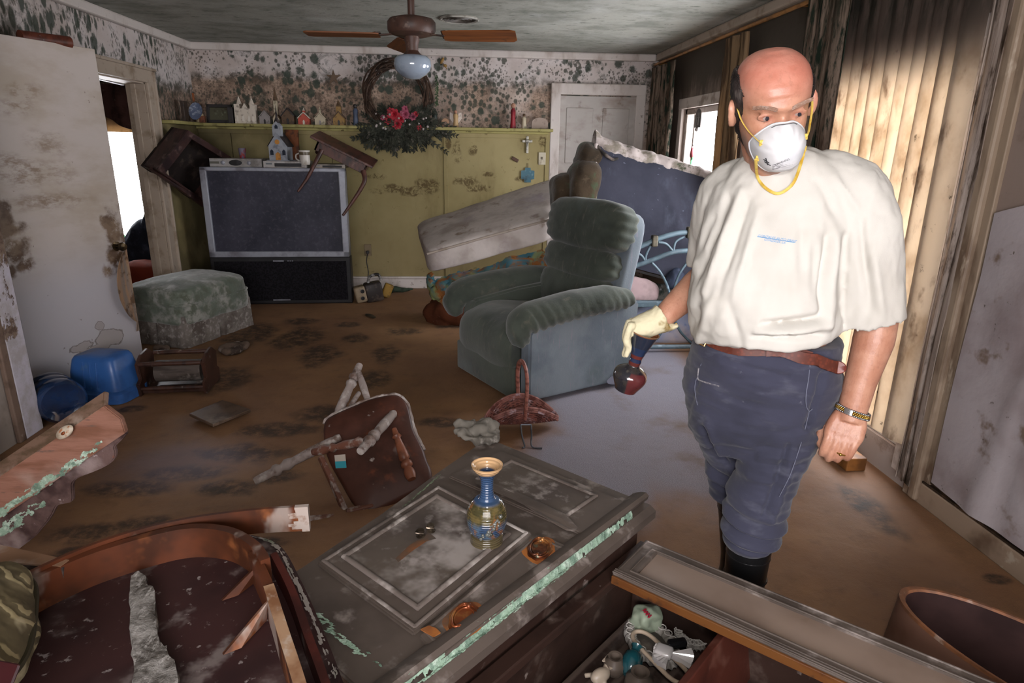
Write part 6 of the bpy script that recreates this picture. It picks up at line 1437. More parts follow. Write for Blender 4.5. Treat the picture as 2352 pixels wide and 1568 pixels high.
obj('grape_relief', bm, mat('glossy_grape_relief', '5d5f5a', [('3a3a30', 20, .45, .62)], .1, .6, coat=.5), vs_, 60)

# ================================================================ upturned round table at the lower left
TZ = .478
TM = mat('maroon_mildew_underside', '38201f', [('281617', 3, .42, .66), ('5b4b48', 2.2, .52, .72), ('938a87', 42, .62, .70, dict(amt=.8)), ('6d625f', 9, .58, .72)], .55, .35)
AW = mat('orange_brown_apron', '5d301a', [('3d2012', 4, .42, .64), ('7d4a29', 7, .54, .70), ('9a8d84', 6, .545, .63, dict(sc=(1, 1, .6), amt=.8))], .45, .4)
ro = thing('round_table', 'upturned dark round table with a bent orange-brown apron at the lower left', 'table', (-.68, 1.15, TZ - .028))
rim = catmull([V((a, b, 0)) for a, b in ((-.595, 1.587), (-.487, 1.53), (-.396, 1.38), (-.31, 1.209), (-.241, 1.059), (-.185, .92), (-.25, .72), (-.55, .60), (-.95, .66), (-1.22, .95), (-1.20, 1.28), (-1.05, 1.44), (-.85, 1.55), (-.70, 1.59), (-.595, 1.587))], 6)[:-1]
bm = prism(B(), [(p.x, p.y) for p in rim], .026, Matrix.Translation((0, 0, TZ - .026)), .003); obj('tabletop', bm, TM, ro, None, True)
WM_ = crust('white_mold', lambda u, v: V(rim[int(u * 24)].lerp(rim[min(int(u * 24) + 1, 25)], u * 24 % 1)) + V((-.004 - .012 * v, -.004 - .006 * v, TZ + .0005)), 110, 5, ro, 21.0, .003, .1, mat('white_edge_mold', 'a39c96', [('7d8573', 12, .5, .66)], .9, .1))
WM_.data.transform(world_of(ro).inverted())
arc = catmull([V((a, b, 0)) for a, b in ((-.965, 1.27), (-.93, 1.325), (-.855, 1.40), (-.712, 1.477), (-.60, 1.465), (-.515, 1.40), (-.47, 1.335))], 8)
def band(path, z0, z1, th, hfun=None):
    bm = B(); n = len(path); R4 = []
    for i, p in enumerate(path):
        t_ = (path[min(i + 1, n - 1)] - path[max(i - 1, 0)]).normalized(); nn = V((-t_.y, t_.x, 0)); k = i / (n - 1)
        za, zb = (z0, z1) if hfun is None else hfun(k)
        R4.append([p + V((0, 0, za)), p + V((0, 0, zb)), p + nn * th + V((0, 0, zb)), p + nn * th + V((0, 0, za))])
    ring_loft(bm, R4); bmesh.ops.recalc_face_normals(bm, faces=bm.faces[:]); return bm
obj('apron', band(arc, TZ, TZ + .085, .022), AW, ro, 40, True)
ven = [V((-.99, 1.27, 0)), V((-.90, 1.39, 0)), V((-.80, 1.47, 0)), V((-.70, 1.515, 0)), V((-.60, 1.54, 0)), V((-.50, 1.555, 0)), V((-.41, 1.56, 0))]
vn = catmull(ven, 6)
obj('loose_band', band(vn, 0, 0, .010, lambda k: (TZ + .035 - .02 * k, TZ + .095 - .005 * k)), AW, ro, 40, True)
bm = B(); e_ = vn[-1]; d_ = (vn[-1] - vn[-2]).normalized(); nn = V((-d_.y, d_.x, 0))
for k in range(9):
    z0 = TZ + .016 + k * .0083; ln = .02 + .035 * abs(sin(k * 2.3)); a = e_ - d_ * ln * 1.0 - nn * .0015; 
    ring_loft(bm, [[a + V((0, 0, z0 - TZ + TZ)), a + V((0, 0, z0 + .008)), e_ + V((0, 0, z0 + .0085)) - nn * .002, e_ + V((0, 0, z0)) - nn * .002], [x + nn * .014 for x in (a + V((0, 0, z0)), a + V((0, 0, z0 + .008)), e_ + V((0, 0, z0 + .0085)), e_ + V((0, 0, z0)))]])
bmesh.ops.recalc_face_normals(bm, faces=bm.faces[:]); obj('splintered_end', bm, mat('pale_splinter', 'a89b92', [('7d5f4d', 20, .5, .66)], .8, .2), ro, None, True, label='pale splintered end of the loose band')
rp = [V((-.515, 1.385, 0)), V((-.44, 1.25, 0)), V((-.37, 1.10, 0)), V((-.30, .95, 0)), V((-.25, .82, 0))]
obj('apron', band(catmull(rp, 5), TZ, TZ + .075, .022), AW, ro, 40, True)
rp2 = [p + V((.045, .02, 0)) for p in rp]; obj('apron_lining', band(catmull(rp2, 5), TZ, TZ + .055, .016), mat('dark_red_lining', '4d1f18', [('33130f', 6, .45, .65), ('8b7f79', 9, .62, .72)], .4, .4), ro, 40, True)
for (a, b, c_) in (((-.53, 1.33), (-.49, 1.40), .05), ((-.47, 1.16), (-.44, 1.24), .05)):
    bm = B(); P = [V((a[0], a[1], TZ)), V((b[0], b[1], TZ)), V((b[0] + .012, b[1] - .012, TZ + .06)), V((a[0] - .03, a[1] - .02, TZ + .002))]; Q = [x + V((.006, -.01, .004)) for x in P]
    ring_loft(bm, [P, Q]); bmesh.ops.recalc_face_normals(bm, faces=bm.faces[:]); obj('corner_block', bm, AW, ro, None, True)
WT = mat('worn_pale_edge', 'a58467', [('7d563a', 8, .45, .65), ('b5a596', 14, .55, .68)], .6, .3)
obj('worn_edge', band(catmull([p + V((.0, .0, .0752)) for p in rp[1:]], 5), TZ, TZ + .004, .022), WT, ro, 40, True)
# lath of grey plaster lying on it
bm = B(); so2 = [tuple(at(px, py, z=TZ + .02).xy) for px, py in ((300, 1322), (318, 1314), (336, 1324), (340, 1345), (352, 1350), (358, 1400), (360, 1440), (366, 1478), (384, 1484), (388, 1510), (402, 1515), (410, 1580), (412, 1640), (300, 1640), (306, 1560), (303, 1480), (298, 1400))]
prism(bm, so2, .022, Matrix.Translation((0, 0, TZ + .0005))); bmesh.ops.triangulate(bm, faces=bm.faces[:]); bmesh.ops.subdivide_edges(bm, edges=bm.edges[:], cuts=3, use_grid_fill=True); jitter(bm, .006, 26); jitter(bm, .004, 70)
for v in bm.verts: v.co.z = max(v.co.z, TZ + .001)
solo('plaster_strip', bm, mat('mildewed_grey_lath', '8b8782', [('56514c', 16, .44, .62), ('a09c97', 30, .52, .68, dict(sc=(3, 1, 1)))], .85, .1, bump=(60, .6, .01)), 'broken grey mildewed plaster lath lying across the underside of the round table', 'strip', None, 60)
def shell_mat():
    t = NT('shell_print_fabric'); x = t.axis('X'); y = t.axis('Y')
    c = t.mix(t.ramp(t.noise(5, 4), .4, .62), srgb('4d4432'), srgb('655a42'))
    w_ = t.n('ShaderNodeTexWave', wave_type='BANDS', bands_direction='DIAGONAL'); t.link(t.mapping((1, 1, 1)), w_.inputs['Vector']); w_.inputs['Scale'].default_value = 26; w_.inputs['Distortion'].default_value = 4.5; w_.inputs['Detail'].default_value = 2
    z_ = t.math('MULTIPLY', t.ramp(w_.outputs['Color'], .5, .75), t.ramp(t.math('SINE', t.math('ADD', t.math('MULTIPLY', y, 62), t.math('MULTIPLY', t.noise(4, 2), 5))), .05, .5))
    c = t.mix(z_, c, srgb('9c8e6c')); c = t.mix(t.math('MULTIPLY', t.ramp(t.noise(9, 3), .60, .66), .8), c, srgb('a3977a')); t.bump(w_.outputs['Color'], .3, .006)
    return t.fin(c, .8, .2)
pl_ = thing('shell_cushion', 'olive cushion with a cream shell print in the bottom left corner of the photo', 'cushion', (-.945, 1.14, TZ + .03)); 
bm = cushion(B(), (-.02, -.03, .065), (.22, .38, .13), (0, 0, R(28)), e=3, n=18, nz=.02, nsc=6); obj('cover', bm, shell_mat(), pl_, 80)
bm = B(); tube(bm, [V((.112 * a, .194 * b, .065)) for a, b in [((abs(cos(t_)) ** .6) * (1 if cos(t_) > 0 else -1), (abs(sin(t_)) ** .6) * (1 if sin(t_) > 0 else -1)) for t_ in [2 * pi * k / 40 for k in range(41)]]], .006, 6, caps=False); bm.transform(Matrix.Translation((-.02, -.03, 0)) @ Matrix.Rotation(R(28), 4, 'Z')); obj('piping', bm, mat('dark_olive_piping', '3b3526', [], .8, .2), pl_, 60)
a = at(-5, 1560, z=.60); solo('maroon_board', box(B(), (a.x - .045, a.y - .05, .60), (.14, .10, .12), (R(10), R(35), R(20)), bev=.006), mat('maroon_lacquer', '4a1c20', [('33131a', 5, .45, .65)], .4, .4), 'corner of a maroon lacquered board at the very bottom left of the photo', 'board')
# split pale plank end
a, b = at(-60, 1270, z=.56), at(150, 1296, z=.56); bm = B(); d_ = (b - a).normalized(); sd = V((-d_.y, d_.x, 0))
ring_loft(bm, [[a + sd * .035, a - sd * .03, a - sd * .03 - V((0, 0, .05)), a + sd * .03 - V((0, 0, .05))], [b + sd * .012, b - sd * .012 + d_ * .004, b - sd * .012 - V((0, 0, .03)), b + sd * .008 - V((0, 0, .025))]]); bmesh.ops.recalc_face_normals(bm, faces=bm.faces[:])
sp_ = thing('split_plank', 'split plank end with a pale broken edge above the shell cushion', 'plank', ((a + b) / 2)); obj('board', bm, mat('split_plank_dark', '3d3431', [('6d625c', 9, .5, .65)], .6, .3), sp_, None, True)
bm = B(); ring_loft(bm, [[a + sd * .037 + V((0, 0, .001)), a - sd * .03 + V((0, 0, .001)), a - sd * .03 + V((0, 0, .006)), a + sd * .037 + V((0, 0, .006))], [b + sd * .013 + V((0, 0, .001)), b - sd * .013 + V((0, 0, .001)), b - sd * .012 + V((0, 0, .004)), b + sd * .012 + V((0, 0, .004))]]); bmesh.ops.recalc_face_normals(bm, faces=bm.faces[:]); obj('pale_edge', bm, mat('pale_tan_split', '8d6d56', [('a08f84', 8, .5, .66)], .7, .2), sp_, None, True)

# ================================================================ carved crest board leaning in from the left
P1 = at(262, 945, y=2.0); P0 = at(-330, 1345, z=.03); av = (P0 - P1).normalized(); cm = (P1 + at(0, 1120, y=1.9)) / 2
vd = (cm - EYE).normalized(); wv = av.cross(vd).normalized(); wv = wv if wv.z < 0 else -wv; nv = av.cross(wv).normalized(); nv = nv if nv.dot(vd) < 0 else -nv
LB = (P0 - P1).length
crs = thing('crest_board', 'carved wooden crest board, orange-brown and green with mould, leaning in at the left edge', 'board', P0)
BM_ = Matrix((av, wv, nv)).transposed().to_4x4(); BM_.translation = P1
CB1 = mat('bare_orange_wood', '876050', [('6f4a38', 4, .42, .66, dict(sc=(1, 6, 6))), ('b3a096', 2.2, .46, .66), ('5b4a42', 11, .60, .72, dict(sc=(1, 5, 5)))], .6, .3, bump=(30, .3, .006, 4, (1, 8, 8)))
CB2 = mat('grey_brown_top_wood', '6d5647', [('51402f', 5, .42, .66, dict(sc=(1, 8, 8))), ('8b7a6d', 9, .55, .7)], .65, .3)
CB3 = mat('mildewed_scalloped_board', '634f4b', [('3d2c2a', 6, .44, .64), ('8d7d7a', 4, .52, .68), ('8a4a2a', 9, .66, .74), ('a79a97', 30, .66, .74)], .75, .2, bump=(40, .5, .01))
def cb(name, out, z0, th, m, bev=.003, rx=None):
    bm = prism(B(), out, th, Matrix.Translation((0, 0, z0)), bev); 
    if rx is not None: bm.transform(rx)
    bm.transform(BM_); bmesh.ops.recalc_face_normals(bm, faces=bm.faces[:]); return obj(name, bm, m, crs, None, True)
W1 = .085
rx = Matrix.Rotation(R(-52), 4, 'X'); 
cb('top_face', [(.0, -.052), (LB, -.06), (LB, 0.0), (.018, .0)], -.02, .02, CB2, .003, Matrix.Translation((0, -.03, 0)) @ Matrix.Rotation(R(38), 4, 'X'))
cb('front_face', [(.012, -.032), (LB, -.032), (LB, W1), (.02, W1 - .01), (-.002, .03)], -.02, .022, CB1)
so3 = [(.02, .06), (LB, .06), (LB, .20), (.62, .20), (.50, .185), (.44, .168), (.40, .150), (.375, .158), (.345, .165), (.32, .14), (.30, .118), (.27, .112), (.22, .122), (.17, .130), (.13, .128), (.105, .112), (.095, .094), (.06, .088), (.03, .080)]
so3 = [(p.x, p.y) for p in catmull([V((a, b, 0)) for a, b in so3[2:]], 4)]
cb('scalloped_apron', [(.02, .05), (LB, .05)] + so3, -.032, .018, CB3, .004)
m_ = BM_
GM_ = crust('green_mold', lambda u, v: m_ @ V((.10 + .62 * u, W1 - .034 * v - .002, .0035)), 220, 12, crs, 31.0, .004, .05); GM_.data.transform(world_of(crs).inverted())
GM_ = crust('green_mold', lambda u, v: m_ @ V((.42 + .5 * u, W1 + .012 + .045 * v, -.0125)), 200, 18, crs, 37.0, .004, .10); GM_.data.transform(world_of(crs).inverted())
kb = at(125, 988, y=1.98); kl = BM_.inverted() @ kb
bm = B(); lathe(bm, [(0, 0), (.028, 0), (.030, .004), (.026, .009), (.012, .012), (0, .010)], 28, Matrix.Translation((.165, -.032, .012)) @ Matrix.Rotation(R(20), 4, 'X') @ Matrix.Diagonal((1.15, .62, 1, 1))); bm.transform(BM_); obj('oval_rosette', bm, mat('ivory_rosette', 'b3a795', [('9a5a2c', 30, .62, .7), ('857763', 9, .5, .68)], .4, .4), crs, 50, True)
bm = B(); ball(bm, (.165, -.032, .024), .007, 10, (1.2, .8, .7)); bm.transform(BM_); obj('rusty_screw', bm, RUST, crs, 60, True)

# ================================================================ bent-wood tub at the lower right
tubt = thing('bentwood_tub', 'tall oval bentwood tub, pinkish brown outside and dark inside, in the lower right corner', 'tub', (1.50, 1.19, 0))
da = V((-.5, .866, 0)); pa_ = V((.866, .5, 0))
TBO = mat('pinkish_brown_ply', '7d5b4c', [('674535', 4, .42, .66), ('96796c', 2.5, .52, .72), ('8d4f2a', 8, .64, .72)], .55, .35); TBI = mat('dark_tub_inside', '2b1c1b', [('3d2a28', 4, .45, .66)], .6, .25)
def tr(k, z, n=72): return [da * (.385 * k * cos(2 * pi * i / n)) + pa_ * (.16 * k * sin(2 * pi * i / n)) + V((0, 0, z)) for i in range(n)]
bm = B(); ring_loft(bm, [tr(.9, 0), tr(1.06, 0), tr(1.0, .25)], True, False); obj('outer_wall', bm, TBO, tubt, 40)
bm = B(); ring_loft(bm, [tr(.955, .25), tr(.99, .03)], False, True); bmesh.ops.recalc_face_normals(bm, faces=bm.faces[:]); bmesh.ops.reverse_faces(bm, faces=bm.faces[:]); obj('inner_wall', bm, TBI, tubt, 40)
bm = B(); ring_loft(bm, [tr(.95, .248), tr(.96, .255), tr(1.0, .255), tr(1.006, .246)], False, False); obj('rim', bm, mat('worn_orange_rim', '8a5a3c', [('5d3f2e', 9, .42, .64), ('a38a7c', 12, .58, .7)], .5, .35), tubt, 50)
# ================================================================ the man
MO = V((.93, 1.66, 0)); UU = V((.872, -.49, 0)); VV = V((.49, .872, 0)); D0 = 1.903
def Q(u, z, v=0.0):
    """body frame: u across, z up, v away from the viewer, about the man's own axis"""
    k = 1 + v / D0; return MO + UU * (u * k) + VV * v + V((0, 0, 1.5 + (z - 1.5) * k))
man = thing('person', 'balding man in a white shirt, navy trousers and respirator mask, holding a pottery vase', 'person', Q(-.05, 0, .05) * 1.0)
man.location.z = 0
def ringUV(cu, cv, z, a, b, n=40, e=2.0, tilt=0.0, rot=0.0):
    out = []
    for k in range(n):
        t = 2 * pi * k / n; c, s = cos(t), sin(t)
        x = a * (abs(c) ** (2 / e)) * (1 if c > 0 else -1); y = b * (abs(s) ** (2 / e)) * (1 if s > 0 else -1)
        x, y = x * cos(rot) - y * sin(rot), x * sin(rot) + y * cos(rot)
        out.append(MO + UU * (cu + x) + VV * (cv + y) + V((0, 0, z + tilt * x)))
    return out
def actual(u, z, v):   # picture-plane (u, z) at depth v -> real (u, z)
    k = 1 + v / D0; return u * k, 1.5 + (z - 1.5) * k
# ---- head, in its own frame: X to the viewer's right, Y forward, Z up, eyes at z = 0
yaw, pit, rol = R(22), R(20), R(9)
F0 = -VV * cos(yaw) + UU * sin(yaw); X0 = UU * cos(yaw) + VV * sin(yaw); Zc = V((0, 0, 1))
Fh = F0 * cos(pit) - Zc * sin(pit); Zp = Zc * cos(pit) + F0 * sin(pit)
Xh = X0 * cos(rol) + Zp * sin(rol); Zh = Zp * cos(rol) - X0 * sin(rol)
HC = Q(-.128, 1.614, -.13)
HS = 1.06
HM = Matrix.Translation(HC) @ (Matrix((Xh, Fh, Zh)).transposed() * HS).to_4x4()
HM[3][3] = 1
HZ_ = [-.128, -.122, -.112, -.095, -.075, -.05, -.025, 0, .02, .04, .06, .08, .097, .110, .118]
HA_ = [.018, .034, .047, .057, .064, .069, .073, .0755, .0775, .0785, .0775, .072, .060, .041, .016]
HF_ = [.070, .083, .089, .089, .087, .086, .085, .083, .088, .090, .085, .071, .052, .028, .004]
HB_ = [.02, .005, -.015, -.045, -.070, -.088, -.099, -.106, -.111, -.113, -.110, -.101, -.085, -.060, -.030]
def itp(z, L):
    if z <= HZ_[0]: return L[0]
    for i in range(len(HZ_) - 1):
        if z <= HZ_[i + 1]:
            t = (z - HZ_[i]) / (HZ_[i + 1] - HZ_[i]); p0, p1, p2, p3 = L[max(i - 1, 0)], L[i], L[i + 1], L[min(i + 2, len(L) - 1)]
            return .5 * (2 * p1 + (p2 - p0) * t + (2 * p0 - 5 * p1 + 4 * p2 - p3) * t * t + (3 * p1 - p0 - 3 * p2 + p3) * t ** 3)
    return L[-1]
def headpt(z, t):
    a, f, b = itp(z, HA_), itp(z, HF_), itp(z, HB_); yc = (f + b) / 2; hy = (f - b) / 2
    c, s = cos(t), sin(t); e = 2 / 2.25
    x = a * abs(c) ** e * (1 if c > 0 else -1); y = yc + hy * abs(s) ** e * (1 if s > 0 else -1)
    return x, y
def head_bm():
    bm = B(); zs = [-.128 + .246 * k / 64 for k in range(65)]; n = 96; R_ = []
    for z in zs:
        r = []
        for k in range(n):
            t = 2 * pi * k / n; x, y = headpt(z, t)
            if sin(t) > 0:
                g = lambda cx, cz, rx, rz: exp(-((x - cx) / rx) ** 2 - ((z - cz) / rz) ** 2)
                y += .026 * g(0, -.040, .016, .020) + .014 * g(0, -.014, .011, .022) + .008 * g(0, -.048, .024, .012)      # nose
                y -= .013 * (g(.034, -.002, .021, .012) + g(-.034, -.002, .021, .012))                                     # eye sockets
                y += .007 * (g(.034, .020, .026, .009) + g(-.034, .020, .026, .009)) + .003 * g(0, .018, .02, .01)          # brow
                y += .005 * (g(.045, -.035, .02, .018) + g(-.045, -.035, .02, .018))                                       # cheeks
                y -= .004 * g(0, -.066, .03, .006); y += .004 * (g(0, -.074, .024, .007) + g(0, -.086, .022, .006)) - .005 * g(0, -.080, .028, .003)
                y -= .004 * (g(.034, -.022, .018, .006) + g(-.034, -.022, .018, .006))                                     # bags
                for zz, am in ((.036, .0022), (.050, .0018), (.064, .0012)): y -= am * exp(-((z - zz - .006 * cos(x * 40)) / .0028) ** 2) * exp(-(x / .05) ** 2)
            r.append(V((x, y, z)))
        R_.append(r)
    ring_loft(bm, R_)
    # lids around the eyes
    for s in (-1, 1):
        for up in (-1, 1):
            pts = [V((s * .034 + .0165 * cos(a), .0745 - .004 * abs(cos(a)) + (.003 if up > 0 else .0), .001 + up * (.0048 if up > 0 else .0066) * sin(a))) for a in [pi * k / 10 for k in range(11)]]
            tube(bm, pts, .0040 if up > 0 else .0032, 8)
    # ears
    for s in (-1, 1):
        t = B(); ball(t, (0, 0, 0), 1, 18, (.0075, .019, .031))
        tube(t, [V((.006 * 0 + .006, .017 * cos(a) - .001, .029 * sin(a) + .001)) for a in [R(-70) + R(255) * k / 14 for k in range(15)]], .0042, 8)
        t.transform(Matrix.Translation((s * .0835, -.012, -.012)) @ Matrix.Rotation(s * R(-24) , 4, 'Z') @ Matrix.Rotation(R(-8), 4, 'X') @ Matrix.Diagonal((s, 1, 1, 1)))
        bmesh.ops.recalc_face_normals(t, faces=t.faces[:]); merge(bm, t)
    return bm
def limb(bm, pts, rad, seg=22, flat=1.0, per=7): return tube(bm, pts, rad, seg, flat, per)
body = B(); hb = head_bm(); hb.transform(HM); merge(body, hb)
neck0 = HM @ V((0, -.035, -.05)); neck1 = HM @ V((0, -.030, -.095))
limb(body, [neck0, neck1, Q(-.105, 1.475, -.035), Q(-.08, 1.40, .0)], [.058, .062, .070, .085])
tube(body, [HM @ V((0, .03, -.100)), HM @ V((0, .01, -.125)), Q(-.11, 1.455, -.06)], [.045, .05, .05], 16)
# trunk and legs under the clothes
rr = []
for (u, z, v, a, b) in [(-.07, 1.46, .0, .09, .06), (-.07, 1.41, .0, .14, .07), (-.08, 1.34, .0, .165, .11), (-.08, 1.2, -.02, .165, .14), (-.08, 1.08, -.03, .165, .16), (-.075, .98, -.01, .165, .14), (-.07, .88, .02, .165, .14), (-.07, .78, .02, .15, .13)]:
    rr.append(ringUV(u, v, z, a, b, 32))
ring_loft(body, rr); bmesh.ops.recalc_face_normals(body, faces=body.faces[:])
LEGF = [(-.0, .80, .0), (-.005, .62, -.02), (-.022, .48, -.035), (-.035, .33, -.03), (-.035, .12, -.01), (-.035, .06, -.02)]
LEGB = [(-.15, .80, .06), (-.15, .62, .10), (-.125, .48, .14), (-.095, .36, .17), (-.078, .16, .19), (-.075, .07, .18)]
def QL(L): return [MO + UU * u + VV * v + V((0, 0, z)) for u, z, v in L]
for L in (LEGF, LEGB): limb(body, QL(L), [.070, .062, .050, .046, .040, .042])
for L in (LEGF, LEGB):
    p = QL(L)[-1]; limb(body, [p + VV * .03, p - VV * .07 - UU * .015 + V((0, 0, -.02)), p - VV * .14 - UU * .03 + V((0, 0, -.025))], [.038, .036, .026])
# arms
elbR, wrR = Q(-.238, 1.165, .12), Q(-.368, 1.008, -.03)
limb(body, [Q(-.17, 1.385, .03), Q(-.222, 1.28, .085), elbR], [.050, .048, .046])
limb(body, [elbR, elbR.lerp(wrR, .3) - V((0, 0, .004)), elbR.lerp(wrR, .7), wrR, wrR + (wrR - elbR) * .12], [.047, .050, .040, .031, .026])
elbL, wrL = Q(.198, 1.085, .0), Q(.178, .805, -.05)
limb(body, [Q(.06, 1.375, .01), Q(.145, 1.24, .0), elbL], [.055, .054, .05])
limb(body, [elbL, elbL.lerp(wrL, .25) + UU * .004, elbL.lerp(wrL, .65), wrL, wrL + (wrL - elbL) * .08], [.049, .051, .041, .036, .036])
# left hand: back of the hand to the viewer, fingers curled under
hd_ = (wrL - elbL).normalized(); hd_ = (hd_ * .9 - UU * .12 - VV * .15).normalized(); hx_ = (UU - hd_ * UU.dot(hd_)).normalized(); hn_ = hx_.cross(hd_).normalized(); hn_ = hn_ if hn_.dot(VV) < 0 else -hn_
def hp(a, b, c): return wrL + hx_ * a + hd_ * b + hn_ * c
for k in range(5):
    a = -.034 + .017 * k; tube(body, [hp(a * .55, -.01, 0), hp(a * .9, .03, .004), hp(a, .060, .006), hp(a, .088 - .0045 * abs(k - 1.5), .006)], [.017, .0175, .0165, .0125], 12)
for k, (ln, tw) in enumerate(((.98, -.002), (1.05, 0), (1.0, 0), (.82, .002))):
    a = -.032 + .0215 * k; b0 = .088 - .005 * abs(k - 1); 
    tube(body, [hp(a, b0 - .012, .008), hp(a * 1.0, b0 + .006, .009), hp(a * .98, b0 + .036 * ln, .000), hp(a * .95, b0 + .050 * ln, -.020), hp(a * .92, b0 + .040 * ln, -.042), hp(a * .9, b0 + .022 * ln, -.050)], [.0118, .0120, .0108, .0098, .0088, .0072], 12, 1, 4)
    ball(body, hp(a, b0 + .002, .012), .0098, 10)
tube(body, [hp(-.030, .015, -.008), hp(-.046, .045, -.016), hp(-.050, .075, -.026), hp(-.044, .105, -.034), hp(-.036, .118, -.038)], [.015, .014, .0125, .0105, .0075], 12, 1, 4)
# right hand (inside the glove)
palmR = wrR + (Q(-.452, .945, -.06) - wrR) * .55
limb(body, [wrR, palmR], [.03, .028])
bmesh.ops.recalc_face_normals(body, faces=body.faces[:])
body = remeshed(body, .0034, 3)
def skin_mat():
    t = NT('sunburnt_skin'); geo = t.n('ShaderNodeNewGeometry'); sx = t.n('ShaderNodeSeparateXYZ'); t.link(geo.outputs['Position'], sx.inputs[0]); z = sx.outputs[2]
    c = t.mix(t.ramp(t.noise(14, 4, .6), .35, .65), srgb('b98a72'), srgb('a8755e'))
    c = t.mix(t.ramp(z, 1.585, 1.68), c, t.mix(t.ramp(t.noise(20, 4), .35, .65), srgb('c08270'), srgb('b26f5d')))
    c = t.mix(t.math('MULTIPLY', t.ramp(t.noise(90, 3, .6), .52, .72), .35), c, srgb('946453'))
    arm = t.ramp(z, 1.25, 1.15); hair_ = t.ramp(t.noise(160, 3, .7, sc=(1, 1, .28)), .55, .68)
    c = t.mix(t.math('MULTIPLY', t.math('MULTIPLY', arm, hair_), .16), c, srgb('6a4030'))
    for P_, r_ in ((HM @ V((-.066, .03, -.085)), .045), (HM @ V((.066, .03, -.085)), .045), (HM @ V((0, .06, -.118)), .05)):
        l = (P_ - V(man.location)); f = t.blob(tuple(l), (r_, r_, r_ * 1.2), .6, .2, 30); c = t.mix(t.math('MULTIPLY', f, .62), c, srgb('6d615c'))
    for sx_ in (-1, 1):
        l = HM @ V((sx_ * .034, .08, -.002)) - V(man.location); c = t.mix(t.math('MULTIPLY', t.blob(tuple(l), (.024, .024, .014), .7, .1, 20), .45), c, srgb('8d4a40'))
    t.bump(t.math('ADD', t.noise(220, 3), t.math('MULTIPLY', t.noise(60, 3), .8)), .22, .003)
    m = t.fin(c, .40, .45); t.b.inputs['Subsurface Weight'].default_value = 0.0; return m
bo = obj('body', body, skin_mat(), man, 80, True)
# eyes, brows, hair
EW = NT('eye_white'); EWm = EW.fin(srgb('93827b'), .15, .6)
for s in (-1, 1):
    b = B(); ball(b, (0, 0, 0), .0118, 20); b.transform(HM @ Matrix.Translation((s * .034, .0660, 0))); e = obj('eye', b, EWm, man, 80, True)
    g = V((.42, .86, -.12)).normalized()
    b = B(); lathe(b, [(0, .0122), (.0040, .0121), (.0066, .0110), (.0066, .0095), (0, .0095)], 20, HM @ Matrix.Translation((s * .034, .0660, 0)) @ g.to_track_quat('Z', 'Y').to_matrix().to_4x4()); obj('iris', b, mat('dark_iris', '2c2a30', [], .1, .6), e, 60, True)
HRM = mat('dark_grey_brown_hair', '2b2321', [('4d4642', 40, .5, .66, dict(sc=(1, 1, .3))), ('191413', 26, .45, .62, dict(sc=(1, 1, .3)))], .6, .3, bump=(120, .7, .006, 3, (1, 1, .25)))
rg = random.Random(5)
b = B()
def strand(p, d, L, r):
    p2 = p + d * L * .5 + V((0, -.002, -.2 * L)); p3 = p + d * L * .8 + V((0, -.004, -.62 * L)); pts = [p, p2, p3]
    tube(b, pts, [r, r * .8, r * .15], 4)
cap = B(); n = 60; R_ = []
for zi in range(20):
    z = -.085 + .160 * zi / 19; r = []
    for k in range(n + 1):
        t = pi + (pi) * k / n; lim = .44 * smooth01(-.05, .01, z) * (1 - smooth01(.035, .085, z) * .9) - .06; t = pi - lim + (pi + 2 * lim) * k / n
        x, y = headpt(z, t); nn = V((x, y, 0)).normalized(); th = .009 * min(1, (zi) / 3, (19 - zi) / 3 + .02) * min(1, k / 3 + .02, (n - k) / 3 + .02); r.append(V((x, y, z)) + nn * (th + .0004))
    R_.append(r)
ring_loft(cap, R_, False, False, False); jitter(cap, .003, 90)
merge(b, cap)
for i in range(2200):
    z = rg.uniform(-.08, .072); lim = .48 * smooth01(-.05, .01, z) * (1 - smooth01(.035, .085, z) * .9) - .05; t = pi - lim + (pi + 2 * lim) * rg.random(); x, y = headpt(z, t); nn = V((x, y * .6 - .02, .15)).normalized()
    strand(V((x, y, z)) + nn * .003, (nn * .55 + V((0, -.75, .0))).normalized(), rg.uniform(.014, .028), .0013)
b.transform(HM); obj('hair', b, HRM, man, 80, True)
for s in (-1, 1):
    b = B()
    for i in range(120):
        u = rg.random(); x = s * (.014 + .040 * u); z = .0185 + .005 * sin(u * 2.6) + rg.uniform(-.004, .004); tz = z; a_, f_ = itp(tz, HA_), itp(tz, HF_); y = headpt(z, math.acos(max(-1, min(1, x / a_))))[1] + .009
        p = V((x, y - .003, z)); d = V((s * .8, .25, .35)).normalized(); tube(b, [p, p + d * .009 + V((0, .001, .001)), p + d * .013 - V((0, 0, .001))], [.0009, .0007, .0002], 4)
    b.transform(HM); obj('eyebrow', b, mat('greying_brow', '957766', [('a58f82', 60, .5, .6)], .7, .2), man, 60, True)

# ---- shirt
sh = B(); rr = []
for (l, r_, z, vf, vb) in [(-.250, .095, .998, -.165, .14), (-.270, .108, 1.012, -.198, .16), (-.280, .118, 1.04, -.218, .17), (-.287, .115, 1.09, -.225, .17), (-.286, .110, 1.17, -.212, .17), (-.282, .110, 1.26, -.185, .17), (-.270, .115, 1.34, -.158, .165), (-.255, .115, 1.40, -.135, .15), (-.225, .085, 1.445, -.115, .125), (-.185, .025, 1.485, -.105, .095), (-.165, -.02, 1.508, -.092, .07)]:
    cu, a = (l + r_) / 2, (r_ - l) / 2; rr.append(ringUV(cu, (vf + vb) / 2, z, a, (vb - vf) / 2, 56, 2.25, .14 if z < 1.02 else .05 if z < 1.05 else 0, R(0)))
ring_loft(sh, rr)
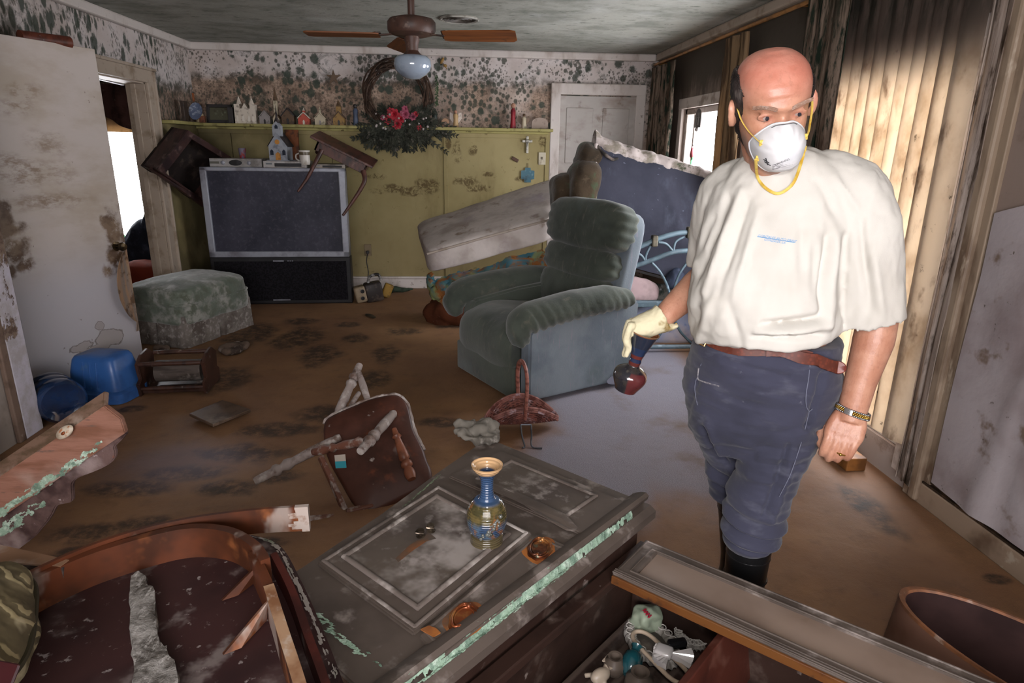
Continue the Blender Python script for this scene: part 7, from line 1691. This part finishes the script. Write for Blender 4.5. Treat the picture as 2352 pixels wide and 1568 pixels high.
# his right sleeve, then his left one, each with a hollow hem
def sleeve(pts, rad, flat=1.0):
    n = len(pts); path = catmull(pts, 6); d = (path[-1] - path[-4]).normalized()
    ext = path + [path[-1] - d * .012, path[-1] - d * .05]
    rs = lerp_list(rad, len(path)); rs = rs + [rs[-1] - .011, rs[-1] - .016]
    t = B(); prev = None; rings = []
    for i, p in enumerate(ext):
        tt = (path[min(i + 1, len(path) - 1)] - path[min(max(i - 1, 0), len(path) - 2)]).normalized() if i < len(path) else d
        a = VV - tt * VV.dot(tt) if prev is None else prev - tt * prev.dot(tt); a.normalize(); prev = a; bb = tt.cross(a)
        rings.append([p + (a * cos(2 * pi * k / 36) * flat + bb * sin(2 * pi * k / 36)) * rs[i] for k in range(36)])
    ring_loft(t, rings); bmesh.ops.recalc_face_normals(t, faces=t.faces[:]); return t
merge(sh, sleeve([Q(-.155, 1.425, .02), Q(-.205, 1.385, .035), Q(-.228, 1.32, .06), Q(-.232, 1.25, .085), Q(-.233, 1.185, .105)], [.070, .088, .086, .080, .078]))
merge(sh, sleeve([Q(-.01, 1.43, .01), Q(.075, 1.395, .0), Q(.118, 1.31, -.005), Q(.150, 1.19, -.01), Q(.183, 1.062, -.015)], [.075, .094, .096, .092, .086]))
# collar roll
sh_n = [HM @ V((0, -.02, -.1))]
bmesh.ops.recalc_face_normals(sh, faces=sh.faces[:])
sh = remeshed(sh, .006, 5); sh.normal_update()
def uvz(p): d = p - MO; return d.dot(UU), d.z, d.dot(VV)
FOLDS = [  # (u0, z0, u1, z1, width, amp) ridges and furrows on the viewer's side
    (-.20, 1.38, -.262, 1.16, .012, -.010), (-.17, 1.40, -.235, 1.10, .010, .006), (-.15, 1.38, -.19, 1.14, .010, -.006), (-.24, 1.33, -.27, 1.22, .010, -.008), (-.12, 1.36, -.15, 1.15, .010, .005),
    (-.235, 1.12, -.262, 1.02, .012, -.008), (-.20, 1.14, -.24, .98, .011, .006), (-.16, 1.12, -.12, 1.02, .012, -.005),
    (-.07, 1.085, .060, 1.108, .009, -.014), (-.085, 1.060, .070, 1.083, .010, .009), (-.09, 1.045, .080, 1.062, .009, -.010), (-.10, 1.012, .085, 1.040, .010, .008), (-.11, .998, .09, 1.022, .009, -.010), (-.02, .975, .10, 1.000, .009, .007), (-.12, .98, .0, .985, .010, -.006),
    (.045, 1.30, .060, 1.12, .009, -.012), (.062, 1.30, .078, 1.06, .010, .008), (.02, 1.28, .035, 1.18, .010, -.006), (.085, 1.30, .105, 1.10, .009, -.006), (.13, 1.28, .17, 1.12, .010, -.006), (.155, 1.25, .20, 1.10, .010, .006), (.11, 1.36, .14, 1.22, .010, -.005),
    (-.02, 1.34, .005, 1.20, .012, -.004), (.01, 1.43, .07, 1.33, .010, -.005), (.04, 1.44, .11, 1.36, .009, .004)]
disp = []
for v in sh.verts:
    u, z, w = uvz(v.co); k = 0
    if w < .12:
        for (a, b_, c, d, wd, am) in FOLDS:
            L2 = (c - a) ** 2 + (d - b_) ** 2; s = max(0, min(1, ((u - a) * (c - a) + (z - b_) * (d - b_)) / L2)); dx, dz = u - a - s * (c - a), z - b_ - s * (d - b_)
            k += am * exp(-(dx * dx + dz * dz) / wd ** 2) * (.35 + .65 * sin(pi * (.08 + .84 * s)))
    k += .0035 * fbm(v.co, 9) + .0020 * fbm(V((v.co.x, v.co.y, v.co.z * .5)), 26)
    disp.append(v.normal * k * 1.75)
for v, d in zip(sh.verts, disp): v.co += d
SHM = mat('off_white_cotton', 'c2bfb8', [('b6b2aa', 3, .45, .7)], .85, .15, bump=(420, .12, .002))
shirt = obj('shirt', sh, SHM, man, 80, True)
bm_s = B(); bm_s.from_mesh(shirt.data); bm_s.transform(world_of(man)); BV = BVHTree.FromBMesh(bm_s)
bm_b = B(); bm_b.from_mesh(bo.data); bm_b.transform(world_of(man)); BVB = BVHTree.FromBMesh(bm_b)
def onto(bv, px, py, off=.0): 
    d = ray(px, py).normalized(); h = bv.ray_cast(EYE, d); 
    return (h[0] + h[1] * off) if h[0] is not None else None
# neckband: a ring round the neck, lying on the shirt
nb_pts = []
nbc = Q(-.098, 1.483, -.035)
for k in range(48):
    a = 2 * pi * k / 48; c, s = cos(a), sin(a)
    p = nbc + UU * (.080 * c) + VV * (.074 * s + .0) + V((0, 0, .026 * s + .010 * c - .014 * max(0, -s) - .006))
    nb_pts.append(p)
bm = B(); tube(bm, nb_pts + [nb_pts[0]], .0095, 8, .55, caps=False, up=(0, 0, 1)); obj('neckband', bm, SHM, shirt, 60, True)
# chest print
def text_mesh(s, size, shear, space=1.0):
    c = bpy.data.curves.new('t', 'FONT'); c.body = s; c.size = size; c.shear = shear; c.space_character = space; c.resolution_u = 3; c.align_x = 'CENTER'
    o = bpy.data.objects.new('t', c); COL.objects.link(o); dg = bpy.context.evaluated_depsgraph_get(); dg.update(); me = bpy.data.meshes.new_from_object(o.evaluated_get(dg)); bpy.data.objects.remove(o); bpy.data.curves.remove(c)
    b = B(); b.from_mesh(me); bpy.data.meshes.remove(me); bmesh.ops.triangulate(b, faces=b.faces[:]); bmesh.ops.subdivide_edges(b, edges=[e for e in b.edges if e.calc_length() > size * .3], cuts=1); return b
def print_on(bv, b, c_px, right_px, up_ratio, off=.0012, width=None):
    """lay flat lettering on a surface: centre pixel, direction of the baseline in pixels"""
    c0 = onto(bv, *c_px); r0 = onto(bv, *right_px); X = (r0 - c0).normalized(); N = (EYE - c0).normalized(); Y = N.cross(X).normalized(); N = X.cross(Y).normalized()
    xs = [v.co.x for v in b.verts]; w_ = max(xs) - min(xs); k = (width or (r0 - c0).length * 2) / w_
    for v in b.verts:
        p = c0 + X * v.co.x * k + Y * v.co.y * k * up_ratio; h = bv.ray_cast(p + N * .15, -N)
        v.co = (h[0] + N * off) if h[0] is not None else p
    return b
INK = mat('light_blue_print', '4f8fc2', [], .7, .2)
b = print_on(BV, text_mesh('GONZALES AUTO PAINT', 1, .25, .95), (1784, 550), (1829, 557), 1.0); pr_ = obj('chest_print', b, INK, shirt, None, True)
b = print_on(BV, text_mesh('GONZALES, LA', 1, .25, 1.0), (1779, 556), (1803, 560), 1.0, width=None); obj('chest_print', b, INK, shirt, None, True)
ln = [onto(BV, 1739 + 86 * k / 10, 543.5 + 13.5 * k / 10, .0015) for k in range(11)]
obj('print_line', tube(B(), ln, .0007, 4), INK, shirt, None, True)
# ---- trousers
tr_ = B(); rr = []
for (l, r_, z, vf, vb) in [(-.262, .125, 1.005, -.165, .17), (-.272, .134, .96, -.17, .175), (-.283, .146, .90, -.16, .18), (-.285, .145, .83, -.145, .19), (-.280, .135, .76, -.13, .20), (-.268, .118, .70, -.12, .19), (-.24, .09, .64, -.09, .17)]:
    rr.append(ringUV((l + r_) / 2, (vf + vb) / 2, z, (r_ - l) / 2, (vb - vf) / 2, 56, 2.3))
ring_loft(tr_, rr)
def leg_loft(rows):
    t = B(); ring_loft(t, [ringUV(u, v, z, a, b_, 36, 2.1) for (u, z, v, a, b_) in rows]); bmesh.ops.recalc_face_normals(t, faces=t.faces[:]); return t
merge(tr_, leg_loft([(.010, .80, .0, .115, .12), (.008, .70, -.01, .106, .112), (-.012, .60, -.02, .090, .10), (-.026, .52, -.03, .088, .094), (-.032, .44, -.03, .086, .092), (-.036, .39, -.03, .080, .088), (-.038, .345, -.03, .074, .08), (-.038, .325, -.03, .060, .066), (-.038, .36, -.03, .05, .055)][:-1]))
merge(tr_, leg_loft([(-.165, .80, .06, .115, .12), (-.160, .70, .09, .108, .115), (-.142, .60, .12, .096, .105), (-.125, .52, .15, .092, .10), (-.112, .44, .17, .086, .09), (-.104, .385, .18, .082, .085), (-.10, .365, .185, .066, .07)]))
bmesh.ops.recalc_face_normals(tr_, faces=tr_.faces[:])
tr_ = remeshed(tr_, .006, 4); tr_.normal_update()
TF = [(-.235, .86, -.265, .70, .010, -.005), (.085, .945, .070, .78, .007, -.008), (.070, .785, .115, .745, .008, -.008), (-.20, .72, -.13, .56, .011, -.014), (-.19, .74, -.115, .52, .014, .008), (-.05, .70, .09, .715, .009, -.005), (-.04, .675, .085, .69, .010, .005), (-.05, .65, .075, .66, .009, -.005), (-.06, .60, .06, .612, .010, .004), (.03, .72, -.005, .50, .008, -.008), (.045, .66, .015, .47, .009, .006),
      (-.10, .475, .055, .455, .010, -.008), (-.11, .448, .05, .425, .011, .009), (-.105, .425, .05, .408, .009, -.009), (-.11, .40, .045, .375, .011, .009), (-.11, .372, .04, .352, .008, -.008), (-.2, .52, -.13, .50, .010, -.007), (-.19, .49, -.12, .465, .010, .007), (-.17, .45, -.12, .435, .008, -.006), (-.16, .96, .0, .935, .008, -.004)]
disp = []
for v in tr_.verts:
    u, z, w = uvz(v.co); k = 0
    if w < .25:
        for (a, b_, c, d, wd, am) in TF:
            L2 = (c - a) ** 2 + (d - b_) ** 2; s = max(0, min(1, ((u - a) * (c - a) + (z - b_) * (d - b_)) / L2)); dx, dz = u - a - s * (c - a), z - b_ - s * (d - b_); k += am * exp(-(dx * dx + dz * dz) / wd ** 2)
    k += .005 * fbm(V((v.co.x * .6, v.co.y * .6, v.co.z * 1.6)), 9) + .0022 * fbm(V((v.co.x * .5, v.co.y * .5, v.co.z * 2)), 24)
    disp.append(v.normal * k * 1.5)
for v, d in zip(tr_.verts, disp): v.co += d
TRM = mat('navy_work_cotton', '393a49', [('2e2f3b', 3, .42, .66), ('4a4b58', 8, .54, .72, dict(sc=(1, 1, 2.5))), ('6d6c74', 40, .70, .76, dict(amt=.5))], .85, .12, sheen=.15, bump=(300, .15, .002))
trs = obj('trousers', tr_, TRM, man, 80, True)
bm_t = B(); bm_t.from_mesh(trs.data); bm_t.transform(world_of(man)); BT_ = BVHTree.FromBMesh(bm_t)
def seam(pxs, r=.0012, col=None, name='seam'):
    pts = [onto(BT_, *p, .0020) for p in pxs]; pts = [p for p in pts if p is not None]
    if len(pts) > 2: obj(name, tube(B(), pts, r, 5, smooth=5), col, trs, None, True)
SMT = mat('faded_seam', '6d7080', [], .9, .1)
seam([(1860, 832), (1856, 870), (1851, 905), (1851, 930), (1857, 943), (1866, 938)], .0012, SMT)
seam([(1857, 943), (1848, 985), (1838, 1020), (1825, 1060), (1812, 1095), (1790, 1140)], .0010, SMT)
seam([(1612, 835), (1600, 870), (1597, 895), (1603, 930)], .0010, SMT)
seam([(1606, 845), (1604, 868), (1612, 874), (1630, 880), (1652, 886)], .0022, mat('chalky_scuff', '8d8a8c', [('5d5c66', 60, .45, .6)], .9, .1), 'scuff')
# belt
BLT = NT('braided_belt'); w_ = BLT.voro(95); BLTm = BLT.fin(BLT.mix(BLT.ramp(w_, .15, .55), srgb('653022'), srgb('52281d')), .5, .35); 
def strap(bv, pxs, wid, th, m, name, parent, off=.002, sub=8):
    pts = [onto(bv, *p, off) for p in pxs]; pts = catmull([p for p in pts if p is not None], sub); bm = B(); rings = []
    for i, p in enumerate(pts):
        t_ = (pts[min(i + 1, len(pts) - 1)] - pts[max(i - 1, 0)]).normalized(); h = bv.find_nearest(p); nn = h[1]; w2 = t_.cross(nn).normalized()
        rings.append([p + w2 * wid / 2, p - w2 * wid / 2, p - w2 * wid / 2 + nn * th, p + w2 * wid / 2 + nn * th])
    ring_loft(bm, rings); bmesh.ops.recalc_face_normals(bm, faces=bm.faces[:]); return obj(name, bm, m, parent, 40, True)
belt = strap(BT_, [(1612, 768), (1635, 782), (1665, 795), (1700, 802), (1735, 804), (1770, 804), (1800, 806), (1830, 812), (1858, 820)], .032, .005, BLTm, 'belt', man, .004)
tl = strap(BT_, [(1760, 806), (1800, 808), (1835, 818), (1865, 828), (1895, 838), (1915, 843)], .030, .006, BLTm, 'belt_tail', belt, .012)
tip = onto(BT_, 1912, 842, .014)
bm = B(); lathe(bm, [(0, 0), (.017, 0), (.018, .003), (.016, .006), (0, .007)], 20, Matrix.Translation(tip) @ (EYE - tip).to_track_quat('Z', 'Y').to_matrix().to_4x4() @ Matrix.Diagonal((1.15, .95, 1, 1))); obj('belt_tip', bm, mat('leather_tip', '7d3526', [('5d241a', 20, .45, .65)], .4, .45), belt, 50, True)
bk0 = onto(BT_, 1624, 778, .010); bX = (onto(BT_, 1640, 786, .010) - bk0).normalized(); bN = (EYE - bk0).normalized(); bY = bN.cross(bX).normalized()
bm = B(); tube(bm, [bk0 + bX * a + bY * c for a, c in ((-.014, -.018), (.012, -.018), (.012, .018), (-.014, .018), (-.014, -.018))], .003, 8); tube(bm, [bk0 - bX * .014, bk0 + bX * .018], .002, 6); obj('buckle', bm, mat('brass_buckle', 'b5925a', [], .25, .5, .8), belt, 50, True)
# boots
BOOT = mat('wet_black_rubber', '141415', [('2b2a2a', 6, .5, .68)], .28, .5)
for L, zt, rt in ((LEGF, .375, .066), (LEGB, .44, .066)):
    P = QL(L); foot = P[-1]; bm = B()
    top = [p for p in catmull(P[2:], 8) if p.z <= zt]
    n_ = len(top); tube(bm, top, [rt, rt * .98, .060, .052, .052, .056], 28)
    fd = (-VV - UU * .25).normalized(); tube(bm, [foot - fd * .075 + V((0, 0, -.022)), foot - fd * .03 + V((0, 0, -.015)), foot + fd * .06 + V((0, 0, -.018)), foot + fd * .13 + V((0, 0, -.030)), foot + fd * .185 + V((0, 0, -.036))], [.030, .050, .050, .046, .024], 24, .95, 6)
    bm = remeshed(bm, .006, 3)
    for v in bm.verts: v.co.z = max(v.co.z, .004); v.co.z -= 0
    for v in bm.verts:
        if v.co.z < .03: v.co.z = v.co.z
    bmesh.ops.translate(bm, verts=bm.verts[:], vec=(0, 0, -.003)); b_o = obj('boot', bm, BOOT, man, 80, True)
    bm = B(); 
    for q in (2, 5): 
        if q < len(top): tube(bm, [top[q] + (UU * cos(a) + VV * sin(a)) * (rt * .97) for a in [2 * pi * k / 28 for k in range(29)]], .003, 6, caps=False)
    obj('ridge', bm, BOOT, b_o, 60, True)

# ---- respirator mask, built in the head's frame
MW, MT_, MB = .060, .006, -.122
def rimp(t):
    c, s = cos(t), sin(t); x = MW * (abs(c) ** .85) * (1 if c > 0 else -1) * (1 - .30 * max(0, s) ** 1.5 - .05 * max(0, -s)); z = -.062 + (.056 if s > 0 else .064) * s
    zc_ = max(-.127, z); a_ = itp(zc_, HA_); tt = math.acos(max(-1, min(1, x / a_))) if abs(x) < a_ else (0 if x > 0 else pi); y = headpt(zc_, tt)[1]
    y = y + .006 + .016 * exp(-((x / .016) ** 2)) * exp(-((z + .008) / .03) ** 2)
    return V((x, y, z))
def maskf(r, t):
    p = rimp(t); apex = V((0, .150, -.058)); q = p.lerp(apex, 1 - r); dome = (1 - r ** 2.4)
    y = p.y + (apex.y - p.y) * dome
    x = p.x * (1 - (1 - r) ** 1.25); z = p.z * (1 - (1 - r) ** 1.25) + apex.z * (1 - r) ** 1.25
    y += .0022 * sin(14 * t + 1) * exp(-((r - .72) / .16) ** 2) * (1 if sin(t) > -.1 else .25) + .010 * exp(-((x / .018) ** 2)) * smooth01(-.03, .0, z) * r
    y -= .0016 * exp(-((r - .52 - .02 * sin(t)) / .015) ** 2) * (1 if sin(t) < .2 else 0)
    return V((x, y, z))
nR, nT = 26, 72; b = B(); R_ = [[maskf(i / nR, 2 * pi * k / nT) for k in range(nT)] for i in range(1, nR + 1)]; ap = b.verts.new(maskf(.001, 0)); vs = [[b.verts.new(p) for p in r] for r in R_]
for k in range(nT): b.faces.new((ap, vs[0][k], vs[0][(k + 1) % nT]))
for i in range(nR - 1):
    for k in range(nT): b.faces.new((vs[i][k], vs[i + 1][k], vs[i + 1][(k + 1) % nT], vs[i][(k + 1) % nT]))
ed = [b.verts.new(p + V((0, -.005, 0))) for p in R_[-1]]
for k in range(nT): b.faces.new((vs[-1][k], ed[k], ed[(k + 1) % nT], vs[-1][(k + 1) % nT]))
bmesh.ops.recalc_face_normals(b, faces=b.faces[:]); b.transform(HM)
MKM = mat('white_respirator_shell', 'd6d6d8', [('c2c4c8', 9, .45, .68)], .7, .2, bump=(260, .12, .002))
bmk = B(); bmk_src = b.copy(); BVM = BVHTree.FromBMesh(bmk_src)
mask = obj('respirator_mask', b, MKM, man, 60, True)
b = B(); rp_ = [rimp(2 * pi * k / 60) + V((0, .0005, 0)) for k in range(61)]; tube(b, rp_, .0022, 6, caps=False); b.transform(HM); obj('mask_rim', b, MKM, mask, 60, True)
b = B(); cl = []
for k in range(9):
    x = -.026 + .0065 * k; best = None
    p = V((x, .25, -.006 - .010 * (x / .026) ** 2 )); w0 = HM @ p; d = (HM.to_3x3() @ V((0, -1, 0))).normalized(); h = BVM.ray_cast(w0, d)
    if h[0] is not None: cl.append(h[0] - d * .0018)
if len(cl) > 3: tube(b, cl, .0030, 8, .4, smooth=3)
obj('nose_clip', b, mat('grey_metal_clip', '6d7274', [], .35, .5, .6), mask, 60, True)
YEL = mat('yellow_elastic', 'cdb35a', [('b5912c', 30, .45, .65)], .6, .3)
def mpt(x, z, off=.002):
    d = (HM.to_3x3() @ V((0, -1, 0))).normalized(); h = BVM.ray_cast(HM @ V((x, .3, z)), d); return (h[0] - d * off) if h[0] is not None else HM @ V((x, .09, z))
def hpt(x, y, z): return HM @ V((x, y, z))
def flatstrap(pts, wid, name='strap'):
    b = tube(B(), pts, wid, 8, .22, smooth=6); return obj(name, b, YEL, mask, 60, True)
# upper band: from the mask's sides up over the ears and round the back of the head
flatstrap([mpt(-.046, -.048), mpt(-.055, -.040), hpt(-.066, .062, -.030), hpt(-.0765, .034, -.012), hpt(-.0805, .012, .006), hpt(-.0800, -.02, .014), hpt(-.077, -.06, .018), hpt(0, -.124, .034), hpt(.077, -.06, .018), hpt(.0800, -.02, .014), hpt(.0805, .012, .006), hpt(.0765, .034, -.012), hpt(.066, .062, -.030), mpt(.055, -.040), mpt(.046, -.048)], .0034)
# lower band hangs loose in front of the chest
A0, A1 = mpt(-.050, -.088), mpt(.052, -.080)
loop = [A0, A0 + V((0, 0, -.006)) - VV * .012, onto(BV, 1742, 410, .012), onto(BV, 1757, 432, .008), onto(BV, 1783, 447, .008), onto(BV, 1808, 437, .008), onto(BV, 1826, 415, .012), A1 - VV * .014 + V((0, 0, -.02)), A1]
flatstrap([p for p in loop if p is not None], .0036)
for x, z in ((-.047, -.046), (.047, -.046), (-.049, -.086), (.051, -.078)):
    p = mpt(x, z, .001); b = B(); box(b, p, (.010, .004, .014), (Matrix((Xh, Fh, Zh)).transposed()), bev=.001); obj('strap_tab', b, YEL, mask, None, True)
MKI = mat('black_mask_print', '26272a', [], .7, .2)
def mprint(s, cpx, rpx): 
    b = print_on(BVM, text_mesh(s, 1, 0, 1.0), cpx, rpx, 1.0, .0008); obj('mask_print', b, MKI, mask, None, True)
mprint('WARNING', (1799, 373), (1814, 367))
b = B()
for k in range(4):
    pts = [onto(BVM, 1775 + 46 * j / 6, 379 + 3.2 * k - 12 * (j / 6) , .0008) for j in range(7)]; pts = [p for p in pts if p is not None]
    if len(pts) > 2: tube(b, pts, .0005, 4)
for (x0, y0, x1, y1) in ((1755, 366, 1768, 374), (1757, 371, 1771, 380), (1760, 363, 1764, 378)):
    pts = [onto(BVM, x0 + (x1 - x0) * j / 4, y0 + (y1 - y0) * j / 4, .001) for j in range(5)]; pts = [p for p in pts if p is not None]
    if len(pts) > 2: tube(b, pts, .0016, 6, .5)
obj('mask_small_print', b, MKI, mask, None, True)

# ---- wristwatch band and ring on his left hand
wd_ = (wrL - elbL).normalized(); wc0 = wrL - wd_ * .006; wx = (UU - wd_ * UU.dot(wd_)).normalized(); wn = wx.cross(wd_)
STL = mat('steel_links', 'a5a8ab', [], .2, .5, .9); GLD = mat('gold_links', 'b5914a', [], .25, .5, .9)
def bandp(a, r=.0405, o=0.0): return wc0 + wx * (r * 1.06 * cos(a)) + wn * (r * .98 * sin(a)) + wd_ * (o + .006 * cos(a))
b = B(); b2 = B()
for k in range(44):
    a = 2 * pi * k / 44
    for j, o in enumerate((-.0065, -.0022, .0022, .0065)):
        ball(b if j in (0, 3) else b2, bandp(a + (.07 if j % 2 else 0), .0405, o), .0031, 8)
wt = obj('watch_band', b, STL, man, 60, True); obj('gold_links', b2, GLD, wt, 60, True)
fa = [k for k in range(360) if True]; best = max(range(72), key=lambda k: (EYE - bandp(2 * pi * k / 72)).normalized().dot((bandp(2 * pi * k / 72) - wc0).normalized()))
a0 = 2 * pi * best / 72 - .25; b = B()
ring_loft(b, [[bandp(a0 + .09 * k, .0425, -.008), bandp(a0 + .09 * k, .0425, .008), bandp(a0 + .09 * k, .0445, .007), bandp(a0 + .09 * k, .0445, -.007)] for k in range(-2, 4)]); bmesh.ops.recalc_face_normals(b, faces=b.faces[:]); obj('clasp', b, STL, wt, 50, True)
kr = 2; ar = -.032 + .0215 * kr; rc_ = hp(ar * .99, .088 - .005 + .028, .002); rdir = (hp(ar * .98, .125, -.002) - hp(ar, .09, .009)).normalized(); r1 = (hx_ - rdir * hx_.dot(rdir)).normalized(); r2 = rdir.cross(r1)
b = B(); tube(b, [rc_ + (r1 * cos(t) + r2 * sin(t)) * .0122 for t in [2 * pi * k / 28 for k in range(29)]], .0024, 8, caps=False); ball(b, rc_ + r2 * .0125 * (1 if r2.dot(VV) < 0 else -1), .0048, 10); obj('ring', b, GLD, man, 60, True)

# ---- vase in his right hand, and the glove round its lip
vm0, vb0 = Q(-.414, .960, -.06), Q(-.464, .762, -.06)
axv = (vb0 - vm0).normalized(); VL = (vb0 - vm0).length
RVM = NT('red_blue_glaze'); z = RVM.axis('Z'); xx = RVM.axis('X'); c = RVM.mix(RVM.ramp(RVM.noise(40, 4), .4, .62), srgb('23232a'), srgb('33302e'))
c = RVM.mix(RVM.math('MULTIPLY', RVM.ramp(xx, .004, .010), RVM.ramp(z, .075, .070)), c, srgb('57292a'))
for (za, zb, col) in ((.088, .100, '572a26'), (.100, .112, '1f2a44'), (.112, .124, '602c28'), (.124, .150, '232f49'), (.150, .20, '252a38')): c = RVM.mix(RVM.math('MULTIPLY', RVM.ramp(z, za, za + .002), RVM.ramp(z, zb + .002, zb)), c, srgb(col))
c = RVM.mix(RVM.ramp(z, VL - .006, VL - .002), c, srgb('8a5a38')); RVMm = RVM.fin(c, .16, .6); RVM.b.inputs['Coat Weight'].default_value = .5
hv = thing('held_vase', 'dark red and blue glazed vase held by its flared lip in the gloved hand', 'vase', vb0)
zax = -axv; xax = (UU - zax * UU.dot(zax)).normalized(); yax = zax.cross(xax); hv.rotation_euler = Matrix((xax, yax, zax)).transposed().to_euler()
prof = [(0, 0), (.030, 0), (.034, .004), (.038, .012), (.048, .032), (.052, .048), (.048, .064), (.034, .076), (.022, .083), (.0175, .088), (.019, .10), (.018, .112), (.0215, .126), (.0235, .135), (.030, .155), (.040, VL - .008), (.044, VL), (.041, VL), (.0275, .158), (.0185, .130), (.013, .10), (.012, .09)]
prof = [(max(0, p.x), p.y) for p in catmull([V((a, b, 0)) for a, b in prof[:-5]], 5)] + prof[-5:]
obj('body', lathe(B(), prof, 56, None, True, False), RVMm, hv, 60)
obj('inner_glaze', lathe(B(), [(.0150, .118), (.0190, .131), (.0280, .158), (.0392, VL - .002)], 40, None, False, False), mat('tan_inside', '8a5a38', [('6d4226', 9, .45, .65)], .3, .5), hv, 60)
GLV = mat('cream_work_glove', 'cfc7a8', [('b5a67d', 5, .5, .70), ('8d7648', 9, .66, .76)], .85, .1, bump=(200, .2, .003))
g = B(); hdv = hv
def vl(r, a, zz): return vb0 + xax * (r * cos(a)) + yax * (r * sin(a)) + zax * zz
lip = pi  # the side of the lip farthest from his body
kn = Q(-.455, .960, -.062); wr2 = wrR + (elbR - wrR) * .02
tube(g, [wrR + (elbR - wrR).normalized() * .006, wrR + (kn - wrR) * .18, wrR.lerp(kn, .55), kn], [.047, .042, .039, .032], 24, .95, 6)
# knuckles and four fingers down the outside of the lip
for k in range(4):
    o = (k - 1.5); base = kn + yax * (.019 * o) + UU * .006 - UU * .004 * abs(o); an = lip + .46 * o
    p1 = vl(.052, an, VL + .012); p2 = vl(.047 + .006, an, VL - .022 - .002 * k); p3 = vl(.043 - .002 * k, an + .05, VL - .055); p4 = vl(.040 - .001 * k, an + .08, VL - .082 + .008 * abs(o)); p5 = p4 + (p4 - p3).normalized() * .016
    tube(g, [base, p1, p2, p3, p4, p5], [.016, .0128, .0112, .0104, .0092, .006], 12, 1, 5)
# thumb inside the mouth
tube(g, [wrR.lerp(kn, .55) + zax * -.012, vl(.020, .5, VL + .018), vl(.016, .9, VL - .004), vl(.012, 1.2, VL - .022)], [.020, .0165, .013, .008], 12, 1, 5)
tube(g, [wrR.lerp(kn, .4) - V((0, 0, .02)), vl(.012, -.6, VL + .020), vl(.008, -1.0, VL + .002)], [.022, .018, .012], 12, 1, 5)
# loose cuff hanging under the wrist
tube(g, [wrR + UU * .010 - V((0, 0, .012)), wrR + UU * .030 - V((0, 0, .020)), wrR + UU * .052 - V((0, 0, .014))], [.030, .022, .008], 14, .5, 5)
bmesh.ops.recalc_face_normals(g, faces=g.faces[:]); g = remeshed(g, .003, 3)
g.normal_update()
dd = [(v, v.normal * (.0022 * fbm(v.co, 30) + .0012 * fbm(v.co, 80))) for v in g.verts]
for v, d in dd: v.co += d
gl_ = obj('glove', g, GLV, man, 80, True)
b = B(); tube(b, [wrR + (elbR - wrR).normalized() * .004 + (UU * cos(a) * .046 + (V((0, 0, 1)) * sin(a) * .030)) - UU * .0 for a in [R(-140) + R(120) * k / 12 for k in range(13)]], .0025, 6); obj('cuff_edge', b, YEL, gl_, 60, True)
for x_ in (bm_s, bm_b, bm_t, bmk_src): x_.free()
